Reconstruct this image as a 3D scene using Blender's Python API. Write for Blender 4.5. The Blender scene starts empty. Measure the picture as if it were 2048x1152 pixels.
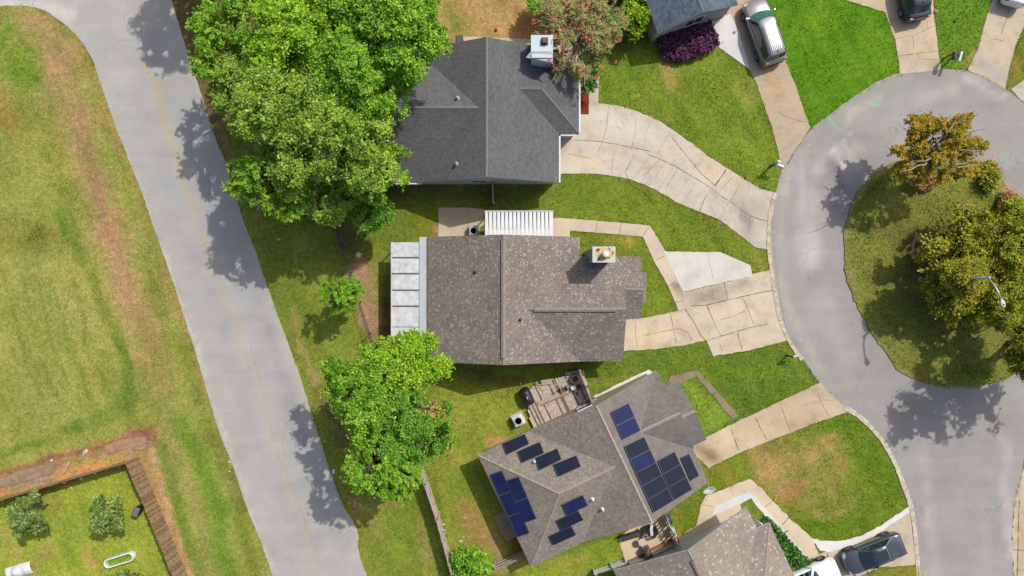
import bpy, bmesh, math, random
import numpy as np
from mathutils import Vector, Matrix
from mathutils.geometry import delaunay_2d_cdt

# ------------------------------------------------------------------ camera, sky, sun, exposure
H = 52.5                       # drone height, metres
F = 1365.33                    # focal length in photo pixels (2048 wide)
scene = bpy.context.scene
C = scene.collection
cam_d = bpy.data.cameras.new("camera"); cam = bpy.data.objects.new("camera", cam_d); C.objects.link(cam)
cam_d.sensor_width = 36; cam_d.lens = 24.0; cam_d.clip_end = 2000
cam.location = (0, 0, H); cam.rotation_euler = (0, 0, 0)
scene.camera = cam
SUNV = Vector((0.57, 0.58, 1.0)).normalized()
sun_el = math.asin(SUNV.z); sun_az = math.atan2(SUNV.x, SUNV.y)
world = bpy.data.worlds.new("World"); scene.world = world; world.use_nodes = True
wn = world.node_tree; bg = wn.nodes["Background"]
sky = wn.nodes.new("ShaderNodeTexSky"); sky.sky_type = 'NISHITA'; sky.sun_disc = False
sky.sun_elevation = sun_el; sky.sun_rotation = sun_az; sky.air_density = 1.0; sky.dust_density = 3.5; sky.ozone_density = 0.6
wn.links.new(sky.outputs[0], bg.inputs[0]); bg.inputs[1].default_value = 0.15
sl = bpy.data.lights.new("sun", 'SUN'); sl.energy = 3.65; sl.angle = math.radians(0.7); sl.color = (1.0, 0.955, 0.89)
so = bpy.data.objects.new("sun", sl); C.objects.link(so); so.location = (30, 30, 60)
so.rotation_euler = SUNV.to_track_quat('Z', 'Y').to_euler()
scene.view_settings.view_transform = 'Standard'; scene.view_settings.look = 'None'
scene.view_settings.exposure = 0.22; scene.view_settings.gamma = 1.0
KEXP = 1.62                    # picture value of a flat sunlit white surface

# ------------------------------------------------------------------ helpers
rng = np.random.default_rng(7)
random.seed(7)
def P(px, py, h=0.0):
    s = (H - h) / F
    return Vector(((px - 1024) * s, (576 - py) * s, h))
def XY(px, py, h=0.0):
    p = P(px, py, h); return (p.x, p.y)
def lin(c):
    c = np.asarray(c, float) / 255.0
    return np.where(c <= 0.04045, c / 12.92, ((c + 0.055) / 1.055) ** 2.4)
def A(r, g, b, k=None):        # albedo of a surface that reads r,g,b in the sun
    v = np.clip(lin((r, g, b)) / (k or KEXP), 0.002, 0.9); return (float(v[0]), float(v[1]), float(v[2]), 1)

def vnoise(x, y, s, seed=0):
    r = np.random.default_rng(seed).random((256, 256))
    fx = np.asarray(x) / s + 1000.0; fy = np.asarray(y) / s + 1000.0
    ix = np.floor(fx).astype(int); iy = np.floor(fy).astype(int)
    tx = fx - ix; ty = fy - iy; tx = tx * tx * (3 - 2 * tx); ty = ty * ty * (3 - 2 * ty)
    a = r[ix % 256, iy % 256]; b = r[(ix + 1) % 256, iy % 256]; c = r[ix % 256, (iy + 1) % 256]; d = r[(ix + 1) % 256, (iy + 1) % 256]
    return (a * (1 - tx) + b * tx) * (1 - ty) + (c * (1 - tx) + d * tx) * ty - 0.5
def fnoise(x, y, s, seed=0):
    return vnoise(x, y, s, seed) + 0.5 * vnoise(x, y, s / 2.1, seed + 1) + 0.25 * vnoise(x, y, s / 4.3, seed + 2)

class MB:
    def __init__(s): s.v = []; s.f = []; s.m = []; s.uv = []; s.sm = []
    def face(s, pts, mat=0, uv=None, smooth=False):
        i = len(s.v); s.v += [tuple(p) for p in pts]; s.f.append(tuple(range(i, i + len(pts)))); s.m.append(mat); s.uv.append(uv); s.sm.append(smooth)
    def mesh(s, vs, fs, mat=0, smooth=False):
        i = len(s.v); s.v += [tuple(p) for p in vs]
        for f in fs: s.f.append(tuple(i + k for k in f)); s.m.append(mat); s.uv.append(None); s.sm.append(smooth)
    def box(s, x0, x1, y0, y1, z0, z1, mat=0, M=None, bev=0.0):
        if bev > 0:
            b = bev
            vs = []
            for z, i in ((z0, b), (z0 + b, 0), (z1 - b, 0), (z1, b)):
                vs += [(x0 + i + b * .6, y0 + i, z), (x1 - i - b * .6, y0 + i, z), (x1 - i, y0 + i + b * .6, z), (x1 - i, y1 - i - b * .6, z), (x1 - i - b * .6, y1 - i, z), (x0 + i + b * .6, y1 - i, z), (x0 + i, y1 - i - b * .6, z), (x0 + i, y0 + i + b * .6, z)]
            fs = []
            for r in range(3):
                for k in range(8): fs.append((r * 8 + k, r * 8 + (k + 1) % 8, (r + 1) * 8 + (k + 1) % 8, (r + 1) * 8 + k))
            fs.append(tuple(range(24, 32))); fs.append(tuple(range(7, -1, -1)))
        else:
            vs = [(x0, y0, z0), (x1, y0, z0), (x1, y1, z0), (x0, y1, z0), (x0, y0, z1), (x1, y0, z1), (x1, y1, z1), (x0, y1, z1)]
            fs = [(0, 3, 2, 1), (4, 5, 6, 7), (0, 1, 5, 4), (1, 2, 6, 5), (2, 3, 7, 6), (3, 0, 4, 7)]
        if M is not None: vs = [M @ Vector(v) for v in vs]
        s.mesh(vs, fs, mat)
    def bar(s, a, b, w, h, mat=0, up=(0, 0, 1)):
        a = Vector(a); b = Vector(b); d = (b - a); L = d.length
        if L < 1e-6: return
        d.normalize(); u = Vector(up)
        if abs(d.dot(u)) > .98: u = Vector((1, 0, 0))
        side = d.cross(u).normalized(); u2 = side.cross(d)
        M = Matrix((( d.x, side.x, u2.x, a.x), (d.y, side.y, u2.y, a.y), (d.z, side.z, u2.z, a.z), (0, 0, 0, 1)))
        s.box(0, L, -w / 2, w / 2, -h / 2, h / 2, mat, M)
    def tube(s, pts, rad, n=8, mat=0, cap=True, smooth=True):
        pts = [Vector(p) for p in pts]
        if not hasattr(rad, '__len__'): rad = [rad] * len(pts)
        vs = []; fs = []
        for i, p in enumerate(pts):
            d = (pts[min(i + 1, len(pts) - 1)] - pts[max(i - 1, 0)])
            if d.length < 1e-9: d = Vector((0, 0, 1))
            d.normalize(); u = Vector((0, 0, 1)) if abs(d.z) < .9 else Vector((1, 0, 0))
            a = d.cross(u).normalized(); b = a.cross(d)
            for k in range(n):
                t = 2 * math.pi * k / n; vs.append(p + (a * math.cos(t) + b * math.sin(t)) * rad[i])
        for i in range(len(pts) - 1):
            for k in range(n): fs.append((i * n + k, i * n + (k + 1) % n, (i + 1) * n + (k + 1) % n, (i + 1) * n + k))
        if cap:
            fs.append(tuple(range(n - 1, -1, -1))); fs.append(tuple(range((len(pts) - 1) * n, len(pts) * n)))
        s.mesh(vs, fs, mat, smooth)
    def lathe(s, prof, n=20, c=(0, 0, 0), mat=0, smooth=True, M=None):
        vs = []; fs = []
        for r, z in prof:
            for k in range(n):
                t = 2 * math.pi * k / n; v = Vector((r * math.cos(t), r * math.sin(t), z))
                if M is not None: v = M @ v
                vs.append(v + Vector(c))
        for i in range(len(prof) - 1):
            for k in range(n): fs.append((i * n + k, i * n + (k + 1) % n, (i + 1) * n + (k + 1) % n, (i + 1) * n + k))
        if prof[-1][0] > 1e-4: fs.append(tuple(range((len(prof) - 1) * n, len(prof) * n)))
        s.mesh(vs, fs, mat, smooth)
    def prism(s, poly, z0, z1, mat=0):
        n = len(poly)
        ar = sum(poly[i][0] * poly[(i + 1) % n][1] - poly[(i + 1) % n][0] * poly[i][1] for i in range(n))
        if ar < 0: poly = poly[::-1]
        vs = [(x, y, z0) for x, y in poly] + [(x, y, z1) for x, y in poly]
        s.mesh(vs, [tuple(range(n - 1, -1, -1)), tuple(range(n, 2 * n))] + [(i, (i + 1) % n, n + (i + 1) % n, n + i) for i in range(n)], mat)
    def build(s, name, mats, parent=None, origin=(0, 0, 0)):
        me = bpy.data.meshes.new(name)
        o = Vector(origin)
        me.from_pydata([(v[0] - o.x, v[1] - o.y, v[2] - o.z) for v in s.v], [], s.f)
        if not isinstance(mats, (list, tuple)): mats = [mats]
        for m in mats: me.materials.append(m)
        me.polygons.foreach_set("material_index", s.m)
        me.polygons.foreach_set("use_smooth", s.sm)
        if any(u is not None for u in s.uv):
            ul = me.uv_layers.new(name="UVMap"); k = 0
            for f, u in zip(s.f, s.uv):
                for j in range(len(f)):
                    ul.data[k].uv = u[j] if u is not None else (0, 0); k += 1
        me.update()
        ob = bpy.data.objects.new(name, me); C.objects.link(ob)
        if parent is not None: ob.parent = parent
        return ob

def tag(o, label=None, cat=None, group=None, kind=None):
    if label: o['label'] = label
    if cat: o['category'] = cat
    if group: o['group'] = group
    if kind: o['kind'] = kind
    return o
def thing(name, label, cat, loc=(0, 0, 0), rz=0.0, group=None):
    o = bpy.data.objects.new(name, None); C.objects.link(o); o.empty_display_size = 0.3
    o.location = loc; o.rotation_euler = (0, 0, rz)
    return tag(o, label, cat, group)

# ------------------------------------------------------------------ materials
def newmat(name):
    m = bpy.data.materials.new(name); m.use_nodes = True
    nt = m.node_tree; b = nt.nodes["Principled BSDF"]; return m, nt, b
def N(nt, t, **k):
    n = nt.nodes.new(t)
    for a, v in k.items():
        if a.startswith('i_'):
            key = a[2:]; key = int(key) if key.isdigit() else key
            n.inputs[key].default_value = v
        else: setattr(n, a, v)
    return n
def mixc(nt, fac, a, b, mode='MIX'):
    n = nt.nodes.new("ShaderNodeMix"); n.data_type = 'RGBA'; n.blend_type = mode; n.clamp_factor = True
    for i, x in ((0, fac), (6, a), (7, b)):
        if isinstance(x, bpy.types.NodeSocket): nt.links.new(x, n.inputs[i])
        else: n.inputs[i].default_value = x
    return n.outputs[2]
def math_(nt, op, a, b=0.0, c=None):
    n = nt.nodes.new("ShaderNodeMath"); n.operation = op
    for i, x in ((0, a), (1, b), (2, c)):
        if x is None: continue
        if isinstance(x, bpy.types.NodeSocket): nt.links.new(x, n.inputs[i])
        else: n.inputs[i].default_value = x
    return n.outputs[0]
def noise(nt, scale, detail=4, rough=.6, coord=None, vec=None):
    n = nt.nodes.new("ShaderNodeTexNoise"); n.inputs['Scale'].default_value = scale
    n.inputs['Detail'].default_value = detail; n.inputs['Roughness'].default_value = rough
    if vec is not None: nt.links.new(vec, n.inputs['Vector'])
    return n.outputs['Fac']
def ramp(nt, fac, stops):
    n = nt.nodes.new("ShaderNodeValToRGB"); nt.links.new(fac, n.inputs[0])
    e = n.color_ramp.elements
    e[0].position, e[0].color = stops[0][0], stops[0][1]; e[1].position, e[1].color = stops[-1][0], stops[-1][1]
    for p, c in stops[1:-1]: k = e.new(p); k.color = c
    return n.outputs[0]
def g(v): return (v, v, v, 1)
def bump(nt, b, h, s, d):
    n = nt.nodes.new("ShaderNodeBump"); n.inputs['Strength'].default_value = s; n.inputs['Distance'].default_value = d
    nt.links.new(h, n.inputs['Height']); nt.links.new(n.outputs[0], b.inputs['Normal'])
_pos = {}
def pos(nt):
    n = nt.nodes.new("ShaderNodeNewGeometry"); return n.outputs['Position']

def plain(name, col, rough=.6, metal=0.0, var=0.12, scale=6.0, spec=.5, bumpd=0.0):
    m, nt, b = newmat(name)
    tc = nt.nodes.new("ShaderNodeTexCoord").outputs['Object']
    f = noise(nt, scale, 5, .65, vec=tc)
    c = mixc(nt, 1.0, col, ramp(nt, f, [(.25, g(1 - var * 1.5)), (.75, g(1 + var))]), 'MULTIPLY')
    nt.links.new(c, b.inputs['Base Color']); b.inputs['Roughness'].default_value = rough; b.inputs['Metallic'].default_value = metal
    b.inputs['Specular IOR Level'].default_value = spec
    if bumpd: bump(nt, b, noise(nt, scale * 4, 4, .6, vec=tc), .5, bumpd)
    return m

def surf_attr(name, kind):
    m, nt, b = newmat(name)
    at = N(nt, "ShaderNodeAttribute", attribute_name="col").outputs['Color']
    p = pos(nt); b.inputs['Roughness'].default_value = .95; b.inputs['Specular IOR Level'].default_value = .15
    if kind == 'grass':
        mo = nt.nodes.new("ShaderNodeMapping"); mo.inputs['Rotation'].default_value = (0, 0, math.radians(-67)); mo.inputs['Scale'].default_value = (1, 2.2, 1)
        nt.links.new(p, mo.inputs[0])
        n1 = noise(nt, 2.6, 5, .72, vec=p); n2 = noise(nt, 9.0, 3, .8, vec=p); n3 = noise(nt, .9, 4, .65, vec=mo.outputs[0])
        vo = nt.nodes.new("ShaderNodeTexVoronoi"); vo.inputs['Scale'].default_value = 5.5; nt.links.new(p, vo.inputs['Vector'])
        c = mixc(nt, 1.0, at, ramp(nt, n1, [(.3, (.70, .76, .62, 1)), (.5, g(1)), (.72, (1.32, 1.22, 1.32, 1))]), 'MULTIPLY')
        c = mixc(nt, 1.0, c, ramp(nt, n2, [(.28, g(.66)), (.5, g(1)), (.72, g(1.36))]), 'MULTIPLY')
        c = mixc(nt, 1.0, c, ramp(nt, n3, [(.3, (.86, .98, .75, 1)), (.5, g(1)), (.7, (1.18, 1.04, 1.15, 1))]), 'MULTIPLY')
        c = mixc(nt, 1.0, c, ramp(nt, vo.outputs['Distance'], [(.0, g(1.15)), (.75, g(.82))]), 'MULTIPLY')
        nt.links.new(c, b.inputs['Base Color'])
        bump(nt, b, n2, .45, .04)
    elif kind == 'asphalt':
        mo = nt.nodes.new("ShaderNodeMapping"); mo.inputs['Rotation'].default_value = (0, 0, math.radians(67)); mo.inputs['Scale'].default_value = (.10, 1.1, 1)
        nt.links.new(p, mo.inputs[0])
        n1 = noise(nt, 1.0, 5, .6, vec=mo.outputs[0]); n2 = noise(nt, 14, 3, .8, vec=p); n3 = noise(nt, .55, 6, .65, vec=p)
        c = mixc(nt, 1.0, at, ramp(nt, n2, [(.3, g(.9)), (.7, g(1.1))]), 'MULTIPLY')
        c = mixc(nt, 1.0, c, ramp(nt, n3, [(.3, g(.94)), (.7, (1.06, 1.06, 1.05, 1))]), 'MULTIPLY')
        c = mixc(nt, 1.0, c, ramp(nt, n1, [(.3, g(.95)), (.7, g(1.05))]), 'MULTIPLY')
        vc = nt.nodes.new('ShaderNodeTexVoronoi'); vc.feature = 'DISTANCE_TO_EDGE'; vc.inputs['Scale'].default_value = .27; wp = nt.nodes.new('ShaderNodeVectorMath'); wp.operation = 'ADD'; wn2 = N(nt, 'ShaderNodeTexNoise', i_Scale=.8, i_Detail=5.0); nt.links.new(p, wn2.inputs['Vector']); nt.links.new(p, wp.inputs[0]); nt.links.new(wn2.outputs['Color'], wp.inputs[1]); wp = wp.outputs[0]; nt.links.new(wp, vc.inputs['Vector'])
        ck = math_(nt, 'MULTIPLY', math_(nt, 'LESS_THAN', vc.outputs['Distance'], .006), math_(nt, 'GREATER_THAN', noise(nt, .22, 2, .5, vec=p), .54)); c = mixc(nt, math_(nt, 'MULTIPLY', ck, .26), c, (.12, .11, .10, 1))
        pt = noise(nt, .28, 3, .5, vec=p); c = mixc(nt, 1.0, c, ramp(nt, pt, [(.36, g(.94)), (.44, g(1)), (.58, g(1)), (.64, g(1.04))]), 'MULTIPLY')
        sp = noise(nt, 3.2, 8, .75, vec=p)
        c = mixc(nt, ramp(nt, sp, [(.66, g(0)), (.72, g(.6))]), c, (.09, .085, .08, 1))
        nt.links.new(c, b.inputs['Base Color']); bump(nt, b, n2, .25, .01)
    elif kind == 'concrete':
        n1 = noise(nt, .8, 7, .68, vec=p); n2 = noise(nt, 12, 4, .8, vec=p); n3 = noise(nt, 3.0, 6, .7, vec=p)
        c = mixc(nt, 1.0, at, ramp(nt, n1, [(.28, (.76, .74, .72, 1)), (.5, g(1)), (.72, (1.10, 1.06, 1.0, 1))]), 'MULTIPLY')
        c = mixc(nt, 1.0, c, ramp(nt, n2, [(.3, g(.9)), (.7, g(1.09))]), 'MULTIPLY')
        c = mixc(nt, ramp(nt, n3, [(.57, g(0)), (.72, g(.48))]), c, (.17, .135, .10, 1))
        nt.links.new(c, b.inputs['Base Color']); bump(nt, b, n2, .2, .008)
    elif kind == 'cleancrete':
        n1 = noise(nt, .8, 7, .68, vec=p); n2 = noise(nt, 12, 4, .8, vec=p)
        c = mixc(nt, 1.0, at, ramp(nt, n1, [(.28, g(.82)), (.5, g(1)), (.72, g(1.06))]), 'MULTIPLY')
        c = mixc(nt, 1.0, c, ramp(nt, n2, [(.3, g(.94)), (.7, g(1.05))]), 'MULTIPLY')
        nt.links.new(c, b.inputs['Base Color'])
    elif kind == 'soil':
        n1 = noise(nt, 1.5, 7, .75, vec=p); n2 = noise(nt, 10, 4, .8, vec=p)
        c = mixc(nt, 1.0, at, ramp(nt, n1, [(.28, g(.65)), (.72, g(1.3))]), 'MULTIPLY')
        c = mixc(nt, 1.0, c, ramp(nt, n2, [(.3, g(.7)), (.7, g(1.3))]), 'MULTIPLY')
        nt.links.new(c, b.inputs['Base Color']); bump(nt, b, n2, .9, .05)
    return m
M_GRASS = surf_attr("grass_ground", 'grass'); M_ASPH = surf_attr("aged_asphalt", 'asphalt'); M_CONC = surf_attr("worn_concrete", 'concrete')
M_CLEAN = surf_attr("new_concrete", 'cleancrete'); M_SOIL = surf_attr("soil", 'soil')
M_JOINT = plain("joint_dirt", A(120, 100, 70), .95, var=.35, scale=9)

def shingle(name, base, light, dark, spots=.07, w=.30, h=.145, var=.22):
    m, nt, b = newmat(name)
    uv = nt.nodes.new("ShaderNodeUVMap").outputs[0]
    sep = nt.nodes.new("ShaderNodeSeparateXYZ"); nt.links.new(uv, sep.inputs[0])
    v = math_(nt, 'DIVIDE', sep.outputs[1], h); row = math_(nt, 'FLOOR', v); fr = math_(nt, 'FRACT', v)
    off = math_(nt, 'MULTIPLY', row, .37)
    u = math_(nt, 'ADD', math_(nt, 'DIVIDE', sep.outputs[0], w), off); colx = math_(nt, 'FLOOR', u); fu = math_(nt, 'FRACT', u)
    cb = nt.nodes.new("ShaderNodeCombineXYZ"); nt.links.new(colx, cb.inputs[0]); nt.links.new(row, cb.inputs[1])
    wnz = nt.nodes.new("ShaderNodeTexWhiteNoise"); wnz.noise_dimensions = '2D'; nt.links.new(cb.outputs[0], wnz.inputs['Vector'])
    dk = tuple(x * (1 - var) for x in base[:3]) + (1,); lt = tuple(x * (1 + var) for x in base[:3]) + (1,)
    c = ramp(nt, wnz.outputs['Value'], [(0, dk), (.45, base), (.97 - spots, lt), (.985 - spots, light)] if spots > 0 else [(0, dk), (.5, base), (1, lt)])
    big = noise(nt, .35, 5, .6, vec=uv)
    c = mixc(nt, 1.0, c, ramp(nt, big, [(.3, g(.86)), (.7, g(1.12))]), 'MULTIPLY')
    gr = noise(nt, 22, 3, .8, vec=uv)
    c = mixc(nt, 1.0, c, ramp(nt, gr, [(.3, g(.82)), (.7, g(1.2))]), 'MULTIPLY')
    line = ramp(nt, fr, [(0, g(1)), (.16, g(.75)), (.24, g(0)), (1, g(0))])
    tooth = math_(nt, 'GREATER_THAN', wnz.outputs['Value'], .33)
    l2 = mixc(nt, math_(nt, 'MULTIPLY', tooth, .5), line, g(0))
    c = mixc(nt, l2, c, dark)
    ln2 = ramp(nt, fu, [(0, g(.45)), (.06, g(0)), (1, g(0))])
    c = mixc(nt, ln2, c, dark)
    nt.links.new(c, b.inputs['Base Color']); b.inputs['Roughness'].default_value = .95; b.inputs['Specular IOR Level'].default_value = .12
    bump(nt, b, math_(nt, 'ADD', math_(nt, 'MULTIPLY', fr, -1.0), gr), .35, .02)
    return m
M_SH_A = shingle("brown_shingle", A(141, 131, 123), A(178, 166, 151), A(84, 77, 72), .055, w=.12, h=.125, var=.16)
M_SH_B = shingle("charcoal_shingle", A(110, 110, 111), A(150, 149, 148), A(74, 74, 76), .0, w=.17, h=.15, var=.12)
M_SH_C = shingle("taupe_shingle", A(151, 141, 129), A(172, 161, 148), A(104, 96, 88), .02, w=.15, h=.14, var=.15)
M_SH_CE = shingle("smooth_taupe_shingle", A(134, 126, 121), A(160, 150, 140), A(104, 97, 92), .0, w=.3, h=.16, var=.10)
M_SH_D = shingle("tan_shingle", A(156, 146, 134), A(196, 184, 168), A(118, 109, 100), .04, w=.16, h=.15, var=.12)
M_SH_E = shingle("slate_blue_shingle", A(98, 114, 126), A(140, 150, 160), A(58, 68, 80), .0, w=.3, h=.16)
M_CAP = plain("ridge_cap_shingle", A(170, 158, 138), .95, var=.2, scale=5)
M_CAP_A = plain("ridge_vent_shingle", A(148, 139, 130), .95, var=.22, scale=5)
M_CAP_B = plain("grey_ridge_cap", A(122, 122, 122), .95, var=.15, scale=5)
M_TRIM = plain("white_trim", A(225, 226, 226), .5, var=.06)
M_DARKGAP = plain("dark_gap", A(45, 42, 40), .9, var=.1)

def siding(name, col, step=.18):
    m, nt, b = newmat(name)
    sp = nt.nodes.new("ShaderNodeSeparateXYZ"); nt.links.new(pos(nt), sp.inputs[0])
    fr = math_(nt, 'FRACT', math_(nt, 'DIVIDE', sp.outputs[2], step))
    n1 = noise(nt, 3, 5, .6, vec=pos(nt))
    c = mixc(nt, 1.0, col, ramp(nt, n1, [(.3, g(.88)), (.7, g(1.08))]), 'MULTIPLY')
    c = mixc(nt, ramp(nt, fr, [(0, g(.5)), (.08, g(0)), (1, g(0))]), c, tuple(x * .4 for x in col[:3]) + (1,))
    nt.links.new(c, b.inputs['Base Color']); b.inputs['Roughness'].default_value = .7; bump(nt, b, fr, .4, .02); return m
def brickm(name, c1, c2, mort):
    m, nt, b = newmat(name)
    tc = pos(nt); sp = nt.nodes.new("ShaderNodeSeparateXYZ"); nt.links.new(tc, sp.inputs[0])
    cb = nt.nodes.new("ShaderNodeCombineXYZ"); nt.links.new(math_(nt, 'ADD', sp.outputs[0], sp.outputs[1]), cb.inputs[0]); nt.links.new(sp.outputs[2], cb.inputs[1])
    br = nt.nodes.new("ShaderNodeTexBrick"); nt.links.new(cb.outputs[0], br.inputs['Vector'])
    br.inputs['Scale'].default_value = 1; br.inputs['Brick Width'].default_value = .22; br.inputs['Row Height'].default_value = .075; br.inputs['Mortar Size'].default_value = .008
    br.inputs['Color1'].default_value = c1; br.inputs['Color2'].default_value = c2; br.inputs['Mortar'].default_value = mort
    nt.links.new(br.outputs[0], b.inputs['Base Color']); b.inputs['Roughness'].default_value = .9; return m
M_WALL_W = siding("white_siding", A(215, 218, 220)); M_WALL_T = siding("tan_siding", A(185, 172, 150)); M_WALL_G = siding("grey_siding", A(165, 165, 165))
M_BRICK = brickm("brown_brick", A(150, 118, 98), A(172, 140, 118), A(190, 182, 170))
M_BRICK_P = brickm("pale_brick", A(165, 145, 130), A(190, 172, 158), A(200, 195, 185))
M_PANE = plain("window_glass", (.03, .04, .05, 1), .08, var=.05, spec=.8)
M_DOOR = plain("painted_door", A(205, 200, 190), .5, var=.05)
M_METALW = plain("white_metal_panel", A(228, 230, 230), .5, var=.10, scale=1.3)
M_METALG = plain("grey_metal_panel", A(192, 196, 198), .5, var=.10, scale=1.8)
M_METALD = plain("dark_metal", A(60, 60, 62), .5, var=.1)
M_STEEL = plain("galvanised_steel", A(190, 194, 196), .35, metal=.3, var=.1)
M_BLACK = plain("black_plastic", A(42, 43, 46), .5, var=.15)
M_RUBBER = plain("tyre_rubber", (.02, .02, .02, 1), .85, var=.1)
M_WOODG = plain("weathered_wood", A(208, 192, 180), .9, var=.35, scale=5)
M_WOODB = plain("brown_wood", A(150, 118, 84), .9, var=.35, scale=5)
M_WOODO = plain("cedar_wood", A(196, 140, 62), .85, var=.25, scale=5)
M_WHITE = plain("white_plastic", A(235, 235, 232), .5, var=.05)
M_RUST = plain("rust", A(150, 62, 30), .9, var=.3, scale=8)
M_BARK = plain("bark", A(118, 100, 84), .95, var=.35, scale=6, bumpd=.03)
M_BARKL = plain("pale_bark", A(190, 178, 160), .9, var=.25, scale=6, bumpd=.02)
M_TERRA = plain("terracotta", A(165, 90, 70), .8, var=.15)
def pvmat(name, col):
    m, nt, b = newmat(name); uv = nt.nodes.new("ShaderNodeUVMap").outputs[0]; sp = nt.nodes.new("ShaderNodeSeparateXYZ"); nt.links.new(uv, sp.inputs[0])
    fx = math_(nt, 'FRACT', math_(nt, 'MULTIPLY', sp.outputs[0], 10)); fy = math_(nt, 'FRACT', math_(nt, 'MULTIPLY', sp.outputs[1], 6))
    ln = math_(nt, 'MAXIMUM', math_(nt, 'GREATER_THAN', fx, .94), math_(nt, 'GREATER_THAN', fy, .95))
    nz = noise(nt, 1.6, 4, .6, vec=pos(nt)); c = mixc(nt, 1.0, col, ramp(nt, nz, [(.3, g(.75)), (.7, g(1.35))]), 'MULTIPLY')
    c = mixc(nt, math_(nt, 'MULTIPLY', ln, .35), c, (.10, .11, .15, 1)); nt.links.new(c, b.inputs['Base Color']); b.inputs['Roughness'].default_value = .25; b.inputs['Specular IOR Level'].default_value = .22; return m
M_PVB = pvmat("solar_cell_blue", A(24, 36, 84)); M_PVD = pvmat("solar_cell_dark", A(26, 31, 48))
M_PVF = plain("panel_frame", A(84, 88, 100), .4, metal=.3, var=.05)

# ------------------------------------------------------------------ leaf and crown builder
def leafmat(name, cols, trans=.35):
    m, nt, b = newmat(name)
    at = N(nt, "ShaderNodeAttribute", attribute_name="tint").outputs['Fac']
    n = len(cols)
    c = ramp(nt, at, [(i / (n - 1), cc) for i, cc in enumerate(cols)])
    b.inputs['Roughness'].default_value = .6; b.inputs['Specular IOR Level'].default_value = .25
    nt.links.new(c, b.inputs['Base Color'])
    tr = nt.nodes.new("ShaderNodeBsdfTranslucent"); nt.links.new(mixc(nt, 1.0, c, (1.15, 1.25, .6, 1), 'MULTIPLY'), tr.inputs[0])
    mx = nt.nodes.new("ShaderNodeMixShader"); mx.inputs[0].default_value = trans
    nt.links.new(b.outputs[0], mx.inputs[1]); nt.links.new(tr.outputs[0], mx.inputs[2])
    nt.links.new(mx.outputs[0], nt.nodes["Material Output"].inputs[0]); return m
def quick(name, v, q, mats, tint=None, parent=None, origin=(0, 0, 0)):
    me = bpy.data.meshes.new(name); v = np.asarray(v, np.float32) - np.asarray(origin, np.float32); q = np.asarray(q, np.int32)
    me.vertices.add(len(v)); me.vertices.foreach_set("co", v.ravel())
    me.loops.add(q.size); me.loops.foreach_set("vertex_index", q.ravel())
    me.polygons.add(len(q)); me.polygons.foreach_set("loop_start", np.arange(0, q.size, q.shape[1], dtype=np.int32))
    me.update(calc_edges=True)
    for m in (mats if isinstance(mats, (list, tuple)) else [mats]): me.materials.append(m)
    if tint is not None:
        a = me.attributes.new("tint", 'FLOAT', 'FACE'); a.data.foreach_set("value", np.asarray(tint, np.float32))
    ob = bpy.data.objects.new(name, me); C.objects.link(ob)
    if parent is not None: ob.parent = parent
    return ob
def leaves(cent, size, R, upb=.9, elong=1.4):
    """cent (n,3) leaf centres -> folded diamond leaves"""
    n = len(cent)
    nr = R.normal(size=(n, 3)); nr[:, 2] = np.abs(nr[:, 2]) + upb; nr /= np.linalg.norm(nr, axis=1)[:, None]
    t = R.normal(size=(n, 3)); t -= (t * nr).sum(1)[:, None] * nr; t /= np.linalg.norm(t, axis=1)[:, None]
    s = np.cross(nr, t); sz = (size * R.uniform(.7, 1.3, n))[:, None]
    a = cent + t * sz * elong / 2; c = cent - t * sz * elong / 2; b = cent + s * sz * .5 - nr * sz * .12; d = cent - s * sz * .5 - nr * sz * .12
    v = np.stack([a, b, c, d], 1).reshape(-1, 3); q = np.arange(4 * n).reshape(-1, 4)
    return v, q
# ------------------------------------------------------------------ painted albedo of the ground
# (x0,y0,x1,y1,width,(r,g,b),alpha): soft capsules in photo pixels, colours blended over the soil and turf base
def poly_in(px, py, poly):
    inside = np.zeros(px.shape, bool); n = len(poly)
    for i in range(n):
        x0, y0 = poly[i]; x1, y1 = poly[(i + 1) % n]
        c = ((y0 > py) != (y1 > py)) & (px < (x1 - x0) * (py - y0) / ((y1 - y0) if y1 != y0 else 1e-9) + x0)
        inside ^= c
    return inside
def paint(X, Y, base, caps, polys=(), nseed=0, namp=1.0, colk=1.0):
    s = F / H; px = 1024 + X * s; py = 576 - Y * s
    wob = 14 * fnoise(X, Y, 2.2, 91 + nseed) * namp; wob2 = 14 * fnoise(X, Y, 2.2, 57 + nseed) * namp
    pxw = px + wob; pyw = py + wob2
    col = np.tile(lin(base), (len(X), 1))
    for poly, c in polys:
        col[poly_in(px, py, poly)] = lin(c)
    for i, (x0, y0, x1, y1, w, c, al) in enumerate(caps):
        dx, dy = x1 - x0, y1 - y0; L2 = dx * dx + dy * dy + 1e-6
        t = np.clip(((pxw - x0) * dx + (pyw - y0) * dy) / L2, 0, 1)
        d = np.hypot(pxw - x0 - t * dx, pyw - y0 - t * dy) / w
        a = al * np.clip(1.35 - d, 0, 1) ** 1.2
        a = np.clip(a * (1 + 1.1 * fnoise(X, Y, 1.1, 11 + i % 7)), 0, 1)[:, None]
        col = col * (1 - a) + lin(c) * a
    return col / KEXP * colk
def chain(pts, w, c, al): return [(pts[i][0], pts[i][1], pts[i + 1][0], pts[i + 1][1], w, c, al) for i in range(len(pts) - 1)]

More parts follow.
